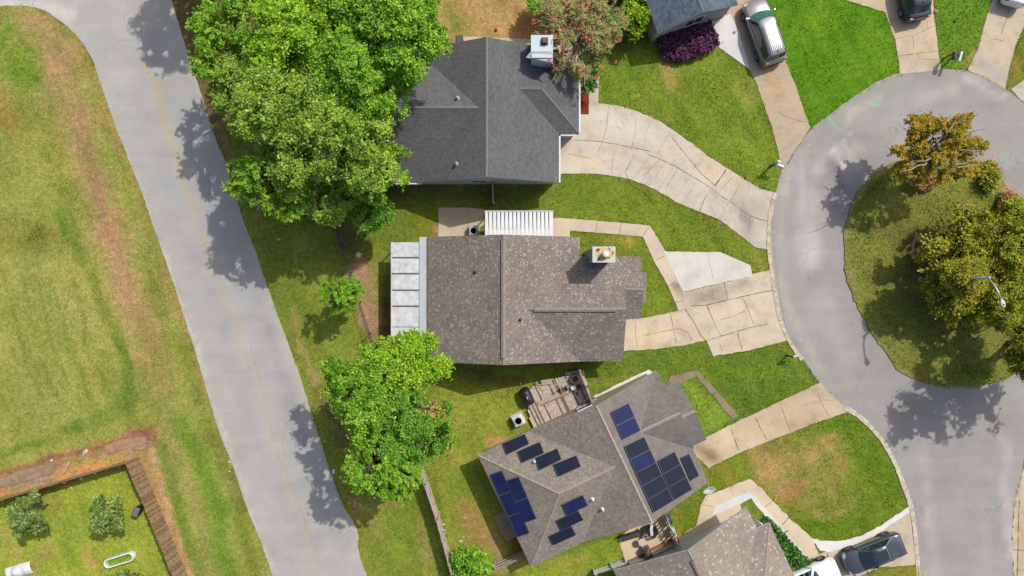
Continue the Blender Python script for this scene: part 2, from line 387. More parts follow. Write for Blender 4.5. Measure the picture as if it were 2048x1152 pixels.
FIELD = [(-600, -400), (60, 5), (200, 150), (260, 320), (345, 560), (465, 930), (545, 1152), (900, 2200), (-600, 2200)]
NW = [(-600, -400), (60, -400), (60, 5), (-600, 12)]
VERGE = [(340, -300), (340, 0), (425, 260), (530, 560), (650, 910), (735, 1152), (1000, 2000), (1200, 2000), (905, 1152), (845, 950), (700, 520), (640, 400), (700, -300)]
YARD = [(-300, 1085), (0, 1003), (252, 926), (345, 1152), (500, 1500), (-300, 1500)]
B_LAWN = [(1120, 60), (1300, 60), (1420, 60), (1512, 160), (1565, 345), (1550, 385), (1420, 310), (1300, 235), (1200, 205)]
E_LAWN = [(1500, -100), (1700, -100), (1700, 0), (1770, 25), (1800, 147), (1720, 190), (1620, 258), (1580, 150)]
F_LAWN = [(1865, -100), (2000, -100), (1985, 0), (1935, 140), (1880, 138)]
G_LAWN = [(2048, 40), (2010, 175), (2060, 220), (2300, 300), (2300, -50)]
A_LAWN = [(1118, 345), (1240, 350), (1360, 410), (1500, 500), (1500, 530), (1380, 640), (1250, 640), (1160, 520), (1100, 480)]
A_SOUTH = [(1180, 680), (1430, 690), (1590, 680), (1640, 765), (1400, 880), (1300, 745), (1160, 760), (1150, 720)]
C_LAWN2 = [(1355, 750), (1480, 830), (1410, 870)]
CD_LAWN = [(1330, 1080), (1400, 930), (1690, 820), (1790, 900), (1830, 1010), (1700, 1090), (1620, 1080), (1500, 1000), (1380, 1120)]
C_BACK = [(845, 740), (1060, 740), (1100, 860), (960, 900), (1060, 1140), (905, 1160)]
C_SOUTH = [(1060, 1130), (1240, 1070), (1250, 1130), (1200, 1152), (1000, 1200)]
B_BACK = [(880, -200), (1200, -200), (1200, 90), (870, 90)]
gp = [(NW, (140, 140, 70)), (FIELD, (154, 160, 76)), (VERGE, (134, 146, 54)), (YARD, (156, 172, 62)), (B_LAWN, (122, 150, 42)), (E_LAWN, (92, 148, 18)), (F_LAWN, (100, 148, 32)),
      (G_LAWN, (120, 135, 40)), (A_LAWN, (118, 140, 40)), (A_SOUTH, (102, 136, 36)), (C_LAWN2, (116, 156, 42)), (CD_LAWN, (116, 140, 34)), (C_BACK, (146, 156, 58)), (C_SOUTH, (138, 162, 48)), (B_BACK, (182, 150, 92))]
tan = (182, 152, 100); pink = (170, 142, 98); brn = (128, 102, 62); lime = (104, 152, 28); ol = (122, 130, 50); straw = (198, 148, 92)
gc = []
gc += chain([(0, 24), (90, 34), (165, 95), (198, 170), (240, 290), (285, 420), (345, 590), (410, 790)], 13, (160, 138, 78), .65)
gc += chain([(40, 60), (110, 130), (150, 250), (185, 370), (230, 480), (280, 620), (310, 740)], 46, (176, 150, 98), .6)
gc += chain([(85, 40), (130, 110), (158, 220)], 30, pink, .55) + chain([(158, 220), (172, 300), (195, 380), (215, 450), (245, 560), (262, 620)], 24, pink, .6)
gc += chain([(182, 340), (205, 420), (240, 520)], 12, (158, 124, 88), .5)
gc += [(10, 60, 40, 150, 36, (114, 152, 40), .8), (55, 110, 62, 150, 26, (112, 152, 36), .7)]
gc += [(0, 200, 30, 240, 38, (154, 128, 66), .55), (60, 250, 60, 260, 40, (140, 132, 60), .35), (20, 470, 110, 480, 40, (126, 124, 48), .55), (230, 440, 250, 480, 18, (168, 146, 88), .6)]
gc += [(110, 290, 115, 400, 34, (132, 140, 48), .5), (125, 430, 130, 470, 14, (104, 140, 36), .7), (70, 350, 80, 420, 34, (150, 158, 72), .5)]
gc += chain([(140, 440), (160, 510), (200, 600), (240, 700), (262, 800), (270, 850)], 15, (112, 134, 46), .65)
gc += [(235, 680, 258, 740, 13, (84, 132, 34), .8), (255, 760, 275, 860, 18, (118, 138, 48), .6)]
gc += [(60, 560, 160, 640, 60, (176, 170, 98), .45), (20, 700, 120, 760, 60, (172, 168, 92), .45), (60, 800, 120, 800, 50, (178, 174, 100), .45), (200, 800, 170, 820, 30, (168, 168, 84), .45)]
for k in range(5): gc += chain([(10 + 33 * k, 560), (40 + 33 * k, 680), (85 + 33 * k, 800)], 4, (128, 144, 52), .5)
gc += chain([(0, 905), (80, 885), (150, 850), (215, 830), (245, 795)], 12, (106, 140, 44), .6) + chain([(0, 925), (120, 895), (230, 855)], 12, (156, 162, 78), .5)
gc += [(290, 620, 330, 760, 30, (150, 136, 72), .4), (370, 700, 400, 800, 16, (118, 138, 48), .5), (300, 560, 320, 620, 22, (130, 138, 52), .5), (310, 780, 340, 900, 22, (158, 150, 80), .5)]
gc += chain([(0, 962), (100, 935), (200, 900), (300, 872)], 22, (164, 124, 90), .95) + chain([(0, 985), (120, 955), (250, 918)], 13, straw, .8) + chain([(0, 945), (160, 905), (305, 862)], 6, (146, 100, 70), .75)
gc += chain([(20, 965), (100, 945)], 15, (168, 150, 134), .9) + chain([(215, 900), (290, 885)], 14, (176, 146, 118), .85) + [(295, 868, 312, 890, 10, (150, 92, 68), .7), (199, 899, 203, 905, 7, (120, 150, 40), .9)]
gc += chain([(275, 915), (300, 950), (330, 1050), (362, 1152)], 19, (188, 146, 98), .9) + chain([(300, 900), (325, 980), (345, 1050), (385, 1160)], 8, (198, 158, 120), .8) + [(325, 1070, 350, 1110, 12, straw, .9)]
gc += chain([(325, 900), (355, 1010), (380, 1100), (400, 1170)], 12, (122, 142, 52), .85) + chain([(345, 870), (390, 990), (430, 1152)], 15, (164, 154, 88), .75)
gc += chain([(365, 850), (400, 930), (435, 1030), (460, 1160)], 24, (112, 152, 42), .7) + chain([(430, 870), (475, 1000), (510, 1150)], 16, (132, 142, 56), .85) + chain([(440, 900), (470, 1000)], 8, (160, 150, 84), .6)
gc += [(40, 990, 150, 960, 10, (120, 150, 46), .6), (20, 1060, 20, 1100, 26, (176, 164, 84), .5), (130, 1080, 150, 1140, 22, (118, 152, 44), .6), (100, 1000, 110, 1020, 16, (176, 150, 84), .6), (175, 1100, 185, 1130, 12, (196, 158, 92), .6), (90, 1100, 60, 1140, 20, (170, 156, 84), .6)]
# verge east of the road
gc += chain([(350, 0), (385, 100), (430, 230), (470, 330), (500, 400)], 15, (134, 106, 72), .85) + chain([(440, 250), (480, 330)], 10, (176, 142, 98), .7)
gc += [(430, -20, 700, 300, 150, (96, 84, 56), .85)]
gc += chain([(585, 620), (610, 700), (640, 770), (660, 850)], 9, (172, 150, 96), .65) + chain([(545, 470), (600, 600)], 16, (122, 138, 48), .5)
gc += [(600, 480, 640, 560, 26, (140, 160, 60), .6), (640, 640, 680, 700, 26, (140, 162, 62), .6), (640, 780, 690, 900, 16, (112, 104, 58), .6)]
gc += [(735, 1020, 770, 1080, 26, (164, 154, 84), .6), (690, 960, 720, 1040, 14, (150, 124, 82), .6), (780, 1040, 800, 1110, 24, (132, 158, 50), .6), (840, 1050, 860, 1120, 14, (164, 148, 88), .6), (720, 1100, 760, 1150, 18, (140, 152, 60), .5), (780, 1010, 800, 1000, 12, (158, 120, 84), .7)]
# around the main house
gc += [(690, 470, 715, 560, 24, (118, 98, 72), .85), (715, 540, 745, 640, 22, (178, 146, 112), .9), (745, 620, 755, 690, 12, (172, 138, 102), .8), (745, 540, 740, 590, 14, (160, 140, 84), .6)]
gc += [(770, 440, 850, 440, 26, (126, 138, 44), .8), (745, 480, 765, 520, 16, (134, 144, 50), .7), (868, 455, 872, 468, 9, (184, 134, 92), .6), (772, 560, 772, 660, 10, (110, 92, 50), .8)]
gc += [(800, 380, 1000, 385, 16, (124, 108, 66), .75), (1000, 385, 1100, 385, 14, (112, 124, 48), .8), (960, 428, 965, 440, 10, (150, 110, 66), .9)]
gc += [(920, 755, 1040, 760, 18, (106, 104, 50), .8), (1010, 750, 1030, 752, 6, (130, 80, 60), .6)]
gc += [(1110, 440, 1112, 470, 4, (150, 100, 64), .9), (1225, 480, 1270, 480, 14, (150, 146, 58), .65), (1290, 540, 1300, 600, 14, (108, 140, 34), .7), (1350, 480, 1400, 490, 16, (112, 144, 34), .6)]
gc += [(1160, 410, 1230, 420, 12, (106, 142, 32), .6), (1240, 380, 1300, 410, 10, (132, 142, 46), .6)]
# neighbour lawns
gc += [(1325, 140, 1350, 165, 22, (172, 156, 84), .75), (1295, 185, 1300, 190, 12, (166, 152, 76), .6), (1470, 160, 1500, 200, 18, (160, 156, 76), .5), (1230, 130, 1260, 160, 22, (104, 146, 34), .6), (1400, 160, 1470, 260, 26, (106, 138, 34), .5), (1350, 250, 1520, 350, 18, (110, 142, 36), .6), (1260, 200, 1340, 230, 10, (150, 150, 66), .5)]
gc += [(1100, 40, 1240, 60, 34, (110, 96, 58), .7), (1230, 70, 1290, 80, 20, (116, 110, 52), .8), (960, 10, 1040, 30, 40, (192, 158, 104), .8), (900, 20, 930, 60, 16, (142, 146, 58), .7), (1045, 50, 1065, 60, 16, (188, 138, 86), .8)]
gc += chain([(1000, 0), (1060, 40)], 12, (150, 110, 70), .6)
gc += [(1620, 120, 1700, 60, 30, (84, 142, 14), .6), (1600, 60, 1640, 30, 20, (108, 158, 30), .5), (1700, 140, 1760, 130, 20, (104, 152, 24), .5), (1940, 90, 1960, 60, 12, (110, 150, 40), .6), (1950, 105, 1935, 130, 9, (176, 150, 86), .7)]
gc += [(2030, 120, 2020, 160, 10, (150, 124, 62), .7), (2018, 178, 2040, 196, 7, (186, 132, 90), .8)]
gc += [(1540, 930, 1660, 900, 50, (160, 146, 80), .8), (1520, 930, 1600, 1010, 40, (166, 142, 82), .6), (1640, 960, 1690, 1010, 34, (146, 142, 70), .55), (1570, 985, 1610, 975, 20, (178, 132, 86), .6), (1640, 1025, 1680, 1020, 12, (188, 150, 96), .7), (1660, 960, 1690, 930, 16, (152, 138, 70), .6), (1540, 900, 1560, 890, 20, (128, 124, 60), .6)]
gc += [(1700, 860, 1770, 950, 32, (92, 138, 26), .8), (1780, 960, 1790, 1000, 16, (98, 140, 22), .7), (1620, 1050, 1740, 1040, 14, (92, 142, 16), .8), (1640, 860, 1690, 840, 12, (96, 144, 18), .7), (1480, 960, 1560, 1060, 10, (104, 144, 30), .6)]
gc += [(1410, 930, 1460, 960, 20, (140, 134, 52), .7), (1380, 1000, 1350, 1050, 18, (116, 138, 40), .7), (1360, 1020, 1370, 1040, 8, (154, 128, 66), .6), (1490, 1010, 1510, 1040, 12, (104, 130, 36), .7)]
gc += [(930, 1010, 960, 1080, 26, (186, 146, 92), .75), (985, 1080, 1010, 1130, 16, (172, 136, 112), .85), (1030, 1050, 1040, 1100, 14, (140, 100, 66), .8), (900, 960, 940, 940, 16, (118, 150, 44), .6), (895, 890, 910, 920, 8, (170, 134, 78), .5), (980, 890, 1010, 880, 8, (190, 146, 90), .7), (1040, 870, 1060, 864, 6, (186, 150, 80), .8)]
gc += [(1120, 1130, 1160, 1120, 12, (172, 150, 74), .5), (1200, 1100, 1230, 1090, 10, (124, 156, 40), .6), (1110, 1145, 1180, 1150, 8, (158, 150, 70), .5)]
gc += [(1180, 745, 1200, 780, 12, (120, 146, 46), .5), (1420, 745, 1560, 740, 14, (98, 146, 26), .6), (1560, 690, 1600, 720, 10, (128, 134, 52), .6), (1480, 700, 1540, 700, 8, (92, 138, 22), .6)]

def axis(lo, hi, step, out):
    c = list(np.arange(lo, hi + 1e-6, step)); e = []; d = step; x = hi
    while x < out: d *= 1.5; x += d; e.append(x)
    e2 = []; d = step; x = lo
    while x > -out: d *= 1.5; x -= d; e2.append(x)
    return np.array(e2[::-1] + c + e)
xs = axis(-44, 44, .17, 900); ys = axis(-26, 26, .17, 900)
GX, GY = np.meshgrid(xs, ys, indexing='ij'); GX = GX.ravel(); GY = GY.ravel()
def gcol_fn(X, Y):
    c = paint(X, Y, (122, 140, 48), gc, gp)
    # mottling of turf: dry and lush patches
    m1 = fnoise(X, Y, 1.3, 5)[:, None]; m2 = fnoise(X, Y, 4.5, 8)[:, None]
    st = np.sin((X * .86 + Y * .5) * 2 * np.pi / 1.3 + 1.5 * fnoise(X, Y, 5, 70))[:, None]; right = (X > 6)[:, None]
    c = c * (1 + np.where(right, .055, .0) * st)
    sk = fnoise((X * .925 - Y * -.38) * 1.0, (X * .38 + Y * -.925) * .22, .55, 66)[:, None]; c = c * (1 + .16 * sk * np.array([1.3, .8, 1.2]))
    c = c * (1 + .22 * m1 * np.array([1.3, .7, 1.6])) * (1 + .16 * m2 * np.array([1.4, .5, 1.3]))
    gr = np.clip((c[:, 1:2] / (c[:, 0:1] + .001) - 1.15) * 1.2, 0, 1); c = c * (1 + gr * np.array([.16, -.07, .35]))
    return np.clip(c, .004, .8)
gcol = gcol_fn(GX, GY)
nx, ny = len(xs), len(ys)
idx = np.arange(nx * ny).reshape(nx, ny)
q = np.stack([idx[:-1, :-1], idx[1:, :-1], idx[1:, 1:], idx[:-1, 1:]], -1).reshape(-1, 4)
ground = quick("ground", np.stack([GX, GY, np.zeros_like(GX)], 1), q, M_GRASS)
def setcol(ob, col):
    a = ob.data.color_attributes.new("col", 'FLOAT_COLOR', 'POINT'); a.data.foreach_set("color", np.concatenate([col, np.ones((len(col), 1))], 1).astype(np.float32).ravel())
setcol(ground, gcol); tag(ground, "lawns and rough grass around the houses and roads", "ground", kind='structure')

# ------------------------------------------------------------------ flat sheets: roads, drives, paths
def smooth(pts, n=6, closed=False):
    out = []; m = len(pts)
    rngi = range(m if closed else m - 1)
    for i in rngi:
        p0 = pts[(i - 1) % m] if (closed or i > 0) else pts[i]; p1 = pts[i]; p2 = pts[(i + 1) % m]; p3 = pts[(i + 2) % m] if (closed or i + 2 < m) else p2
        for k in range(n):
            t = k / n
            out.append(tuple(.5 * ((2 * p1[j]) + (-p0[j] + p2[j]) * t + (2 * p0[j] - 5 * p1[j] + 4 * p2[j] - p3[j]) * t * t + (-p0[j] + 3 * p1[j] - 3 * p2[j] + p3[j]) * t ** 3) for j in (0, 1)))
    if not closed: out.append(pts[-1])
    return out
def ragged(poly, step=.28, amp=.05, seed=0):
    R = random.Random(seed); out = []
    n = len(poly)
    for i in range(n):
        a = poly[i]; b = poly[(i + 1) % n]; L = math.dist(a, b); k = max(1, int(L / step))
        for j in range(k):
            t = j / k; x = a[0] + (b[0] - a[0]) * t; y = a[1] + (b[1] - a[1]) * t
            out.append((x + R.uniform(-amp, amp), y + R.uniform(-amp, amp)))
    return out
ZK = [0.012]
SHEETS = []
def sheet(name, pts, mat, base, caps=(), label=None, amp=.03, step=.35, z=None, thick=.0, joints=(), jw=.035, nseed=0, jagged=.28, cat=None, kind='structure', soft=1.0):
    """pts in photo pixels on the ground"""
    if z is None: ZK[0] += .004; z = ZK[0]
    poly = ragged([XY(*p) for p in pts], jagged, amp, len(pts) + int(pts[0][0]))
    n = len(poly); xs_ = [p[0] for p in poly]; ys_ = [p[1] for p in poly]
    vin = [Vector(p) for p in poly]
    x = np.arange(min(xs_) + step * .37, max(xs_), step); y = np.arange(min(ys_) + step * .41, max(ys_), step)
    gx, gy = np.meshgrid(x, y); gx = gx.ravel(); gy = gy.ravel()
    gx = gx + vnoise(gx, gy, .5, 3) * step * .2
    ins = poly_in(gx, gy, poly)
    vin += [Vector((a, b)) for a, b in zip(gx[ins], gy[ins])]
    r = delaunay_2d_cdt(vin, [], [list(range(n))], 1, 1e-5)
    V = np.array([(v.x, v.y) for v in r[0]]); T = [f for f in r[2]]
    T2 = []
    for f in T:
        a, b, c = V[f[0]], V[f[1]], V[f[2]]
        if (b[0] - a[0]) * (c[1] - a[1]) - (b[1] - a[1]) * (c[0] - a[0]) < 0: f = [f[0], f[2], f[1]]
        T2.append(list(f))
    col = paint(V[:, 0], V[:, 1], base, caps, (), nseed, soft)
    col = np.clip(col * (1 + (.035 if mat is M_ASPH else .10) * fnoise(V[:, 0], V[:, 1], 1.8, 40 + nseed)[:, None]), .004, .85)
    nv = len(V); tot = [(a, b, z) for a, b in V]
    faces = T2[:]; mi = [0] * len(T2)
    # skirt down into the ground
    base_i = len(tot)
    for p in poly: tot.append((p[0], p[1], z))
    for p in poly: tot.append((p[0], p[1], -.05))
    for i in range(n):
        j = (i + 1) % n; faces.append([base_i + i, base_i + j, base_i + n + j, base_i + n + i]); mi.append(0)
    # joints and cracks: ragged strips
    R = random.Random(n)
    for jl in joints:
        w = jw
        if isinstance(jl, tuple): jl, w = jl
        pp = [XY(*p) for p in jl]; q2 = []
        for i in range(len(pp) - 1):
            L = math.dist(pp[i], pp[i + 1]); k = max(1, int(L / .25))
            for j in range(k):
                t = j / k; q2.append((pp[i][0] + (pp[i + 1][0] - pp[i][0]) * t + R.uniform(-.02, .02), pp[i][1] + (pp[i + 1][1] - pp[i][1]) * t + R.uniform(-.02, .02)))
        q2.append(pp[-1])
        b0 = len(tot)
        for i, p in enumerate(q2):
            a = q2[max(i - 1, 0)]; b = q2[min(i + 1, len(q2) - 1)]; dx, dy = b[0] - a[0], b[1] - a[1]; L = math.hypot(dx, dy) or 1; hw = w * R.uniform(.25, .9)
            tot.append((p[0] - dy / L * hw, p[1] + dx / L * hw, z + .0035)); tot.append((p[0] + dy / L * hw, p[1] - dx / L * hw, z + .0035))
        for i in range(len(q2) - 1): faces.append([b0 + 2 * i, b0 + 2 * i + 1, b0 + 2 * i + 3, b0 + 2 * i + 2]); mi.append(1)
    me = bpy.data.meshes.new(name); me.from_pydata(tot, [], faces); me.materials.append(mat); me.materials.append(M_JOINT)
    me.polygons.foreach_set("material_index", mi); me.update()
    ob = bpy.data.objects.new(name, me); C.objects.link(ob)
    cc = np.zeros((len(tot), 3)); cc[:nv] = col; cc[nv:] = lin(base) / KEXP
    setcol(ob, cc); tag(ob, label, cat, kind=kind)
    SHEETS.append((poly, z))
    return ob

# --- road on the left
rl = smooth([(-500, 60), (-60, 24), (0, 12), (60, 14), (100, 28), (150, 68), (180, 110), (197, 155), (225, 235), (260, 325), (285, 388), (318, 485), (345, 560), (372, 645), (400, 735), (420, 805), (440, 870), (465, 930), (492, 1010), (520, 1080), (548, 1160), (700, 1600)], 4)
rr = smooth([(940, 1600), (737, 1160), (715, 1062), (682, 1000), (652, 915), (626, 835), (606, 772), (590, 722), (560, 642), (532, 565), (515, 512), (490, 450), (470, 385), (453, 330), (425, 260), (400, 180), (380, 122), (365, 72), (340, -5), (240, -300), (-500, -300)], 4)
ytr = (192, 178, 148)
rc = chain([(295, 130), (335, 260), (380, 400)], 7, ytr, .9) + chain([(380, 400), (470, 640), (540, 850), (600, 1020), (650, 1170)], 5, ytr, .7)
rc += chain([(0, 0), (100, 10), (140, 30)], 14, (208, 204, 198), .7) + [(100, 20, 160, 70, 12, (200, 196, 190), .6)]
rc += chain([(225, 240), (345, 570), (470, 935), (545, 1152)], 4, (206, 198, 184), .8)
rc += chain([(345, 10), (372, 75), (408, 180), (450, 300), (485, 420), (530, 555), (590, 715), (650, 905), (715, 1065), (738, 1160)], 7, (196, 186, 170), .8)
rc += chain([(265, 180), (330, 360), (420, 600), (500, 830), (600, 1100)], 16, (172, 171, 172), .5) + chain([(350, 200), (420, 400), (500, 600), (580, 800), (680, 1100)], 18, (172, 171, 174), .5)
rc += chain([(520, 600), (570, 760), (610, 880)], 10, (158, 156, 158), .4)
crk = [[(345, 540), (380, 640), (400, 700)], [(500, 690), (520, 760), (530, 800)], [(540, 850), (560, 920), (600, 1010), (640, 1130)], [(130, 0), (140, 30), (158, 60)], [(470, 560), (480, 590)]]
sheet("road", rl + rr, M_ASPH, (180, 178, 172), rc, "long straight grey road running down the left side", amp=.03, step=.4, joints=[([c for c in cr], .008) for cr in crk])

# --- cul-de-sac street
so_ = smooth([(2400, 420), (2200, 300), (2100, 240), (2048, 207), (2010, 178), (1965, 152), (1920, 140), (1882, 139), (1840, 143), (1800, 148), (1755, 165), (1700, 200), (1660, 230), (1625, 256), (1600, 285), (1578, 315), (1560, 350), (1551, 385), (1543, 420), (1538, 470), (1541, 520), (1550, 580), (1562, 640), (1580, 682), (1605, 718), (1640, 765), (1690, 815), (1722, 835), (1760, 875), (1788, 920), (1810, 975), (1825, 1020), (1833, 1080), (1840, 1160), (1850, 1500)], 4)
si_ = smooth([(2030, 1500), (2027, 1160), (2024, 1060), (2030, 1000), (2042, 950), (2056, 890), (2100, 820), (2160, 760), (2400, 700)], 4)
lt = (196, 190, 186); dk = (160, 156, 156)
sc = chain([(1610, 300), (1570, 380), (1560, 470), (1565, 560), (1590, 650), (1640, 740)], 10, (190, 180, 168), .5)
sc += [(1620, 400, 1620, 520, 28, lt, .7), (1700, 230, 1760, 195, 10, (200, 190, 176), .6), (1655, 275, 1700, 240, 5, lt, .7), (1680, 262, 1690, 290, 4, lt, .8), (1670, 300, 1640, 340, 16, lt, .5), (1640, 600, 1700, 700, 30, (182, 178, 176), .5)]
sc += [(1860, 200, 1960, 210, 18, dk, .5), (1750, 260, 1850, 190, 18, (172, 168, 166), .5), (1930, 165, 2010, 190, 12, lt, .7), (1920, 900, 1950, 1152, 26, dk, .35), (2010, 880, 2020, 1100, 14, lt, .6), (1850, 900, 1870, 1152, 12, (188, 182, 176), .5), (1960, 1150, 1990, 900, 14, (178, 174, 172), .4)]
sc += [(1700, 400, 1660, 330, 16, (132, 130, 132), .6), (1680, 440, 1720, 350, 8, (150, 148, 150), .6), (1700, 300, 1720, 330, 12, (196, 190, 184), .7), (1665, 300, 1690, 330, 5, (206, 200, 194), .8), (1700, 265, 1730, 300, 5, (204, 198, 190), .6), (1830, 190, 1900, 180, 12, (190, 184, 176), .5), (1610, 330, 1600, 420, 8, (192, 188, 184), .6), (1600, 480, 1605, 520, 18, lt, .8), (1960, 240, 2000, 270, 10, dk, .5)]
cracks2 = [[(1545, 430), (1550, 520), (1560, 600), (1572, 660), (1600, 705)], [(1660, 345), (1640, 360), (1670, 400), (1678, 420)], [(1845, 1080), (1836, 1040), (1828, 1000)], [(2040, 960), (2030, 1010), (2028, 1080), (2030, 1150)], [(1700, 640), (1712, 670)], [(1612, 545), (1622, 562)]]
sheet("street", so_ + si_, M_ASPH, (166, 162, 157), sc, "grey cul-de-sac street looping round the grassy island", amp=.03, step=.4, joints=[(c, .012) for c in cracks2], nseed=3)
# pavement at the far right edge
sheet("pavement", [(2030, 1500), (2027, 1160), (2024, 1060), (2030, 1000), (2044, 950), (2058, 890), (2105, 825), (2400, 700), (2400, 1500)], M_CONC, (205, 192, 170), [(2040, 960, 2040, 1140, 8, (190, 150, 110), .5)], "concrete forecourt at the right edge of the street", joints=[([(2038, 1000), (2034, 1152)], .05), ([(2028, 1100), (2080, 1100)], .04)], amp=.06)
# kerb round the left of the cul-de-sac
def kerb(name, pts, w, z1, base, label):
    c = [Vector(XY(*p)) for p in pts]; mb = MB(); R = random.Random(5); L = []; Rr = []
    for i, p in enumerate(c):
        a = c[max(i - 1, 0)]; b = c[min(i + 1, len(c) - 1)]; d = (b - a).normalized(); nrm = Vector((-d.y, d.x)); j = R.uniform(-.03, .03)
        L.append(p + nrm * (w / 2 + j)); Rr.append(p - nrm * (w / 2 + j))
    for i in range(len(c) - 1):
        mb.face([(L[i].x, L[i].y, z1 * .5), (Rr[i].x, Rr[i].y, z1), (Rr[i + 1].x, Rr[i + 1].y, z1), (L[i + 1].x, L[i + 1].y, z1 * .5)][::-1])
        if i % 9 == 4:
            a_, b_, e_ = L[i], Rr[i], (L[i + 1] - L[i]).normalized() * .03; mb.face([(a_.x, a_.y, z1 * .5 + .004), (b_.x, b_.y, z1 + .004), (b_.x + e_.x, b_.y + e_.y, z1 + .004), (a_.x + e_.x, a_.y + e_.y, z1 * .5 + .004)][::-1], 1)
        for s_ in (L, Rr):
            zt = z1 * .5 if s_ is L else z1
            mb.face([(s_[i].x, s_[i].y, zt), (s_[i + 1].x, s_[i + 1].y, zt), (s_[i + 1].x, s_[i + 1].y, -.05), (s_[i].x, s_[i].y, -.05)])
    o = mb.build(name, [plain(name + "_concrete", A(*base), .95, var=.34, scale=2.5), M_JOINT])
    tag(o, label, "kerb", kind='structure')
kerb("kerb", smooth([(1551, 385), (1542, 420), (1537, 470), (1540, 520), (1549, 580), (1561, 640), (1579, 683), (1604, 719)], 8), .32, .06, (205, 190, 165), "worn concrete kerb along the front of the main house")
kerb("kerb", smooth([(1690, 815), (1722, 836), (1760, 876), (1787, 921), (1809, 976), (1823, 1020), (1831, 1080), (1838, 1160)], 8), .34, .06, (206, 196, 176), "worn concrete kerb along the dry patchy front lawn")
kerb("kerb", smooth([(1800, 148), (1755, 166), (1700, 201), (1660, 231), (1625, 257)], 8), .18, .08, (176, 168, 150), "low kerb along the bright green corner lawn")

# --- traffic island
isl = smooth([(1800, 322), (1762, 340), (1725, 368), (1704, 405), (1690, 450), (1686, 500), (1692, 550), (1708, 600), (1736, 655), (1768, 705), (1806, 745), (1860, 768), (1920, 775), (1975, 769), (2020, 752), (2070, 720), (2110, 640), (2110, 540), (2080, 480), (2045, 440), (2028, 400), (2010, 365), (1985, 335), (1930, 318), (1860, 314)], 4, True)
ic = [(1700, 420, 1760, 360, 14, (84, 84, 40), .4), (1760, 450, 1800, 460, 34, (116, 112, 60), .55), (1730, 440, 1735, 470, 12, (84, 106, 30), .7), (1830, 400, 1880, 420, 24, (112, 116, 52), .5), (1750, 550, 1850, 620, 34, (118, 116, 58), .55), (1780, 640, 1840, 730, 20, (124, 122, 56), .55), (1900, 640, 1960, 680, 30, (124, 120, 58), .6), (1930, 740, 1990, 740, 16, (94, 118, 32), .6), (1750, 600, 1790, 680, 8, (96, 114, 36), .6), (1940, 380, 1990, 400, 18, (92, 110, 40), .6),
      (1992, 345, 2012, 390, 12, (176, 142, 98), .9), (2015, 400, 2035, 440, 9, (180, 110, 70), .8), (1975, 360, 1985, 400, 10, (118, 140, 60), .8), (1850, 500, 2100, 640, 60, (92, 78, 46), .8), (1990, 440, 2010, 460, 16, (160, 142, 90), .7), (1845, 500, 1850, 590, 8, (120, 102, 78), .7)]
ic += [(isl[i][0], isl[i][1], isl[(i + 3) % len(isl)][0], isl[(i + 3) % len(isl)][1], 5, (158, 142, 92), .6) for i in range(0, len(isl), 3)]
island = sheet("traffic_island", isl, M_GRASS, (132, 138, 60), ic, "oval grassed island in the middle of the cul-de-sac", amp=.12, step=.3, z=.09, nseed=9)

# --- driveways and paths (pixels on the ground)
cr_ = (214, 198, 174); cr2 = (206, 194, 176)
_tj = [([(x0, y0), (x0 - 22, y0 + 34), (x0 - 46, y0 + 66)], .010) for x0, y0 in ((1335, 318), (1352, 326), (1384, 346), (1398, 354), (1425, 374), (1462, 398), (1478, 412), (1300, 308))]
sheet("driveway", smooth([(1158, 205), (1215, 208), (1262, 219), (1310, 238), (1345, 260), (1385, 288), (1420, 315), (1460, 340), (1500, 365), (1520, 378)], 3) + [(1551, 386), (1543, 420), (1538, 470), (1541, 500), (1510, 495), (1480, 470)] + smooth([(1440, 440), (1405, 425), (1360, 408), (1330, 390), (1300, 374), (1262, 360), (1225, 352), (1180, 347)], 3) + [(1105, 348), (1105, 255), (1140, 255), (1140, 205)],
      M_CONC, (212, 200, 184), [(1180, 230, 1300, 270, 22, (218, 210, 198), .7), (1350, 290, 1470, 370, 16, (216, 196, 168), .7), (1230, 300, 1400, 380, 24, (206, 196, 180), .6), (1480, 400, 1530, 440, 22, (186, 176, 162), .7), (1490, 430, 1500, 490, 14, (150, 142, 136), .6), (1140, 310, 1200, 330, 16, (218, 202, 178), .7), (1200, 300, 1320, 330, 6, (196, 176, 150), .5), (1390, 330, 1410, 330, 6, (178, 160, 134), .5)],
      "wide cracked concrete driveway of the charcoal roofed house", joints=_tj + [([(1300, 240), (1292, 270), (1284, 300)], .012), ([(1340, 262), (1325, 290), (1312, 312)], .012), ([(1470, 350), (1440, 380)], .014), ([(1230, 300), (1222, 345)], .012), ([(1500, 372), (1488, 400), (1480, 440)], .012)] + [[(1148, 280), (1200, 283), (1255, 293), (1300, 303)], [(1290, 306), (1350, 332), (1410, 368), (1440, 390), (1500, 432), (1545, 446)], [(1344, 275), (1372, 310), (1400, 345), (1430, 372)], ([(1430, 372), (1445, 350), (1452, 338)], .06), ([(1217, 212), (1214, 250), (1205, 285), (1195, 305)], .02), ([(1272, 235), (1270, 270), (1262, 300)], .018), ([(1270, 308), (1250, 345), (1262, 370)], .035), ([(1262, 370), (1290, 385), (1300, 400)], .03), ([(1320, 318), (1290, 350), (1280, 372)], .02), ([(1370, 322), (1350, 345), (1330, 380)], .02), ([(1410, 395), (1400, 420), (1385, 440)], .035), ([(1450, 420), (1440, 440), (1430, 455)], .02), ([(1500, 432), (1495, 470)], .02), ([(1136, 308), (1160, 313), (1180, 316)], .02), ([(1232, 253), (1243, 258)], .03), ([(1480, 370), (1470, 385), (1462, 402)], .02)], z=.03)
sheet("path", [(1176, 150), (1198, 150), (1197, 209), (1176, 209)], M_CONC, (208, 198, 178), [], "short concrete walk beside the red mulch bed", z=.036)
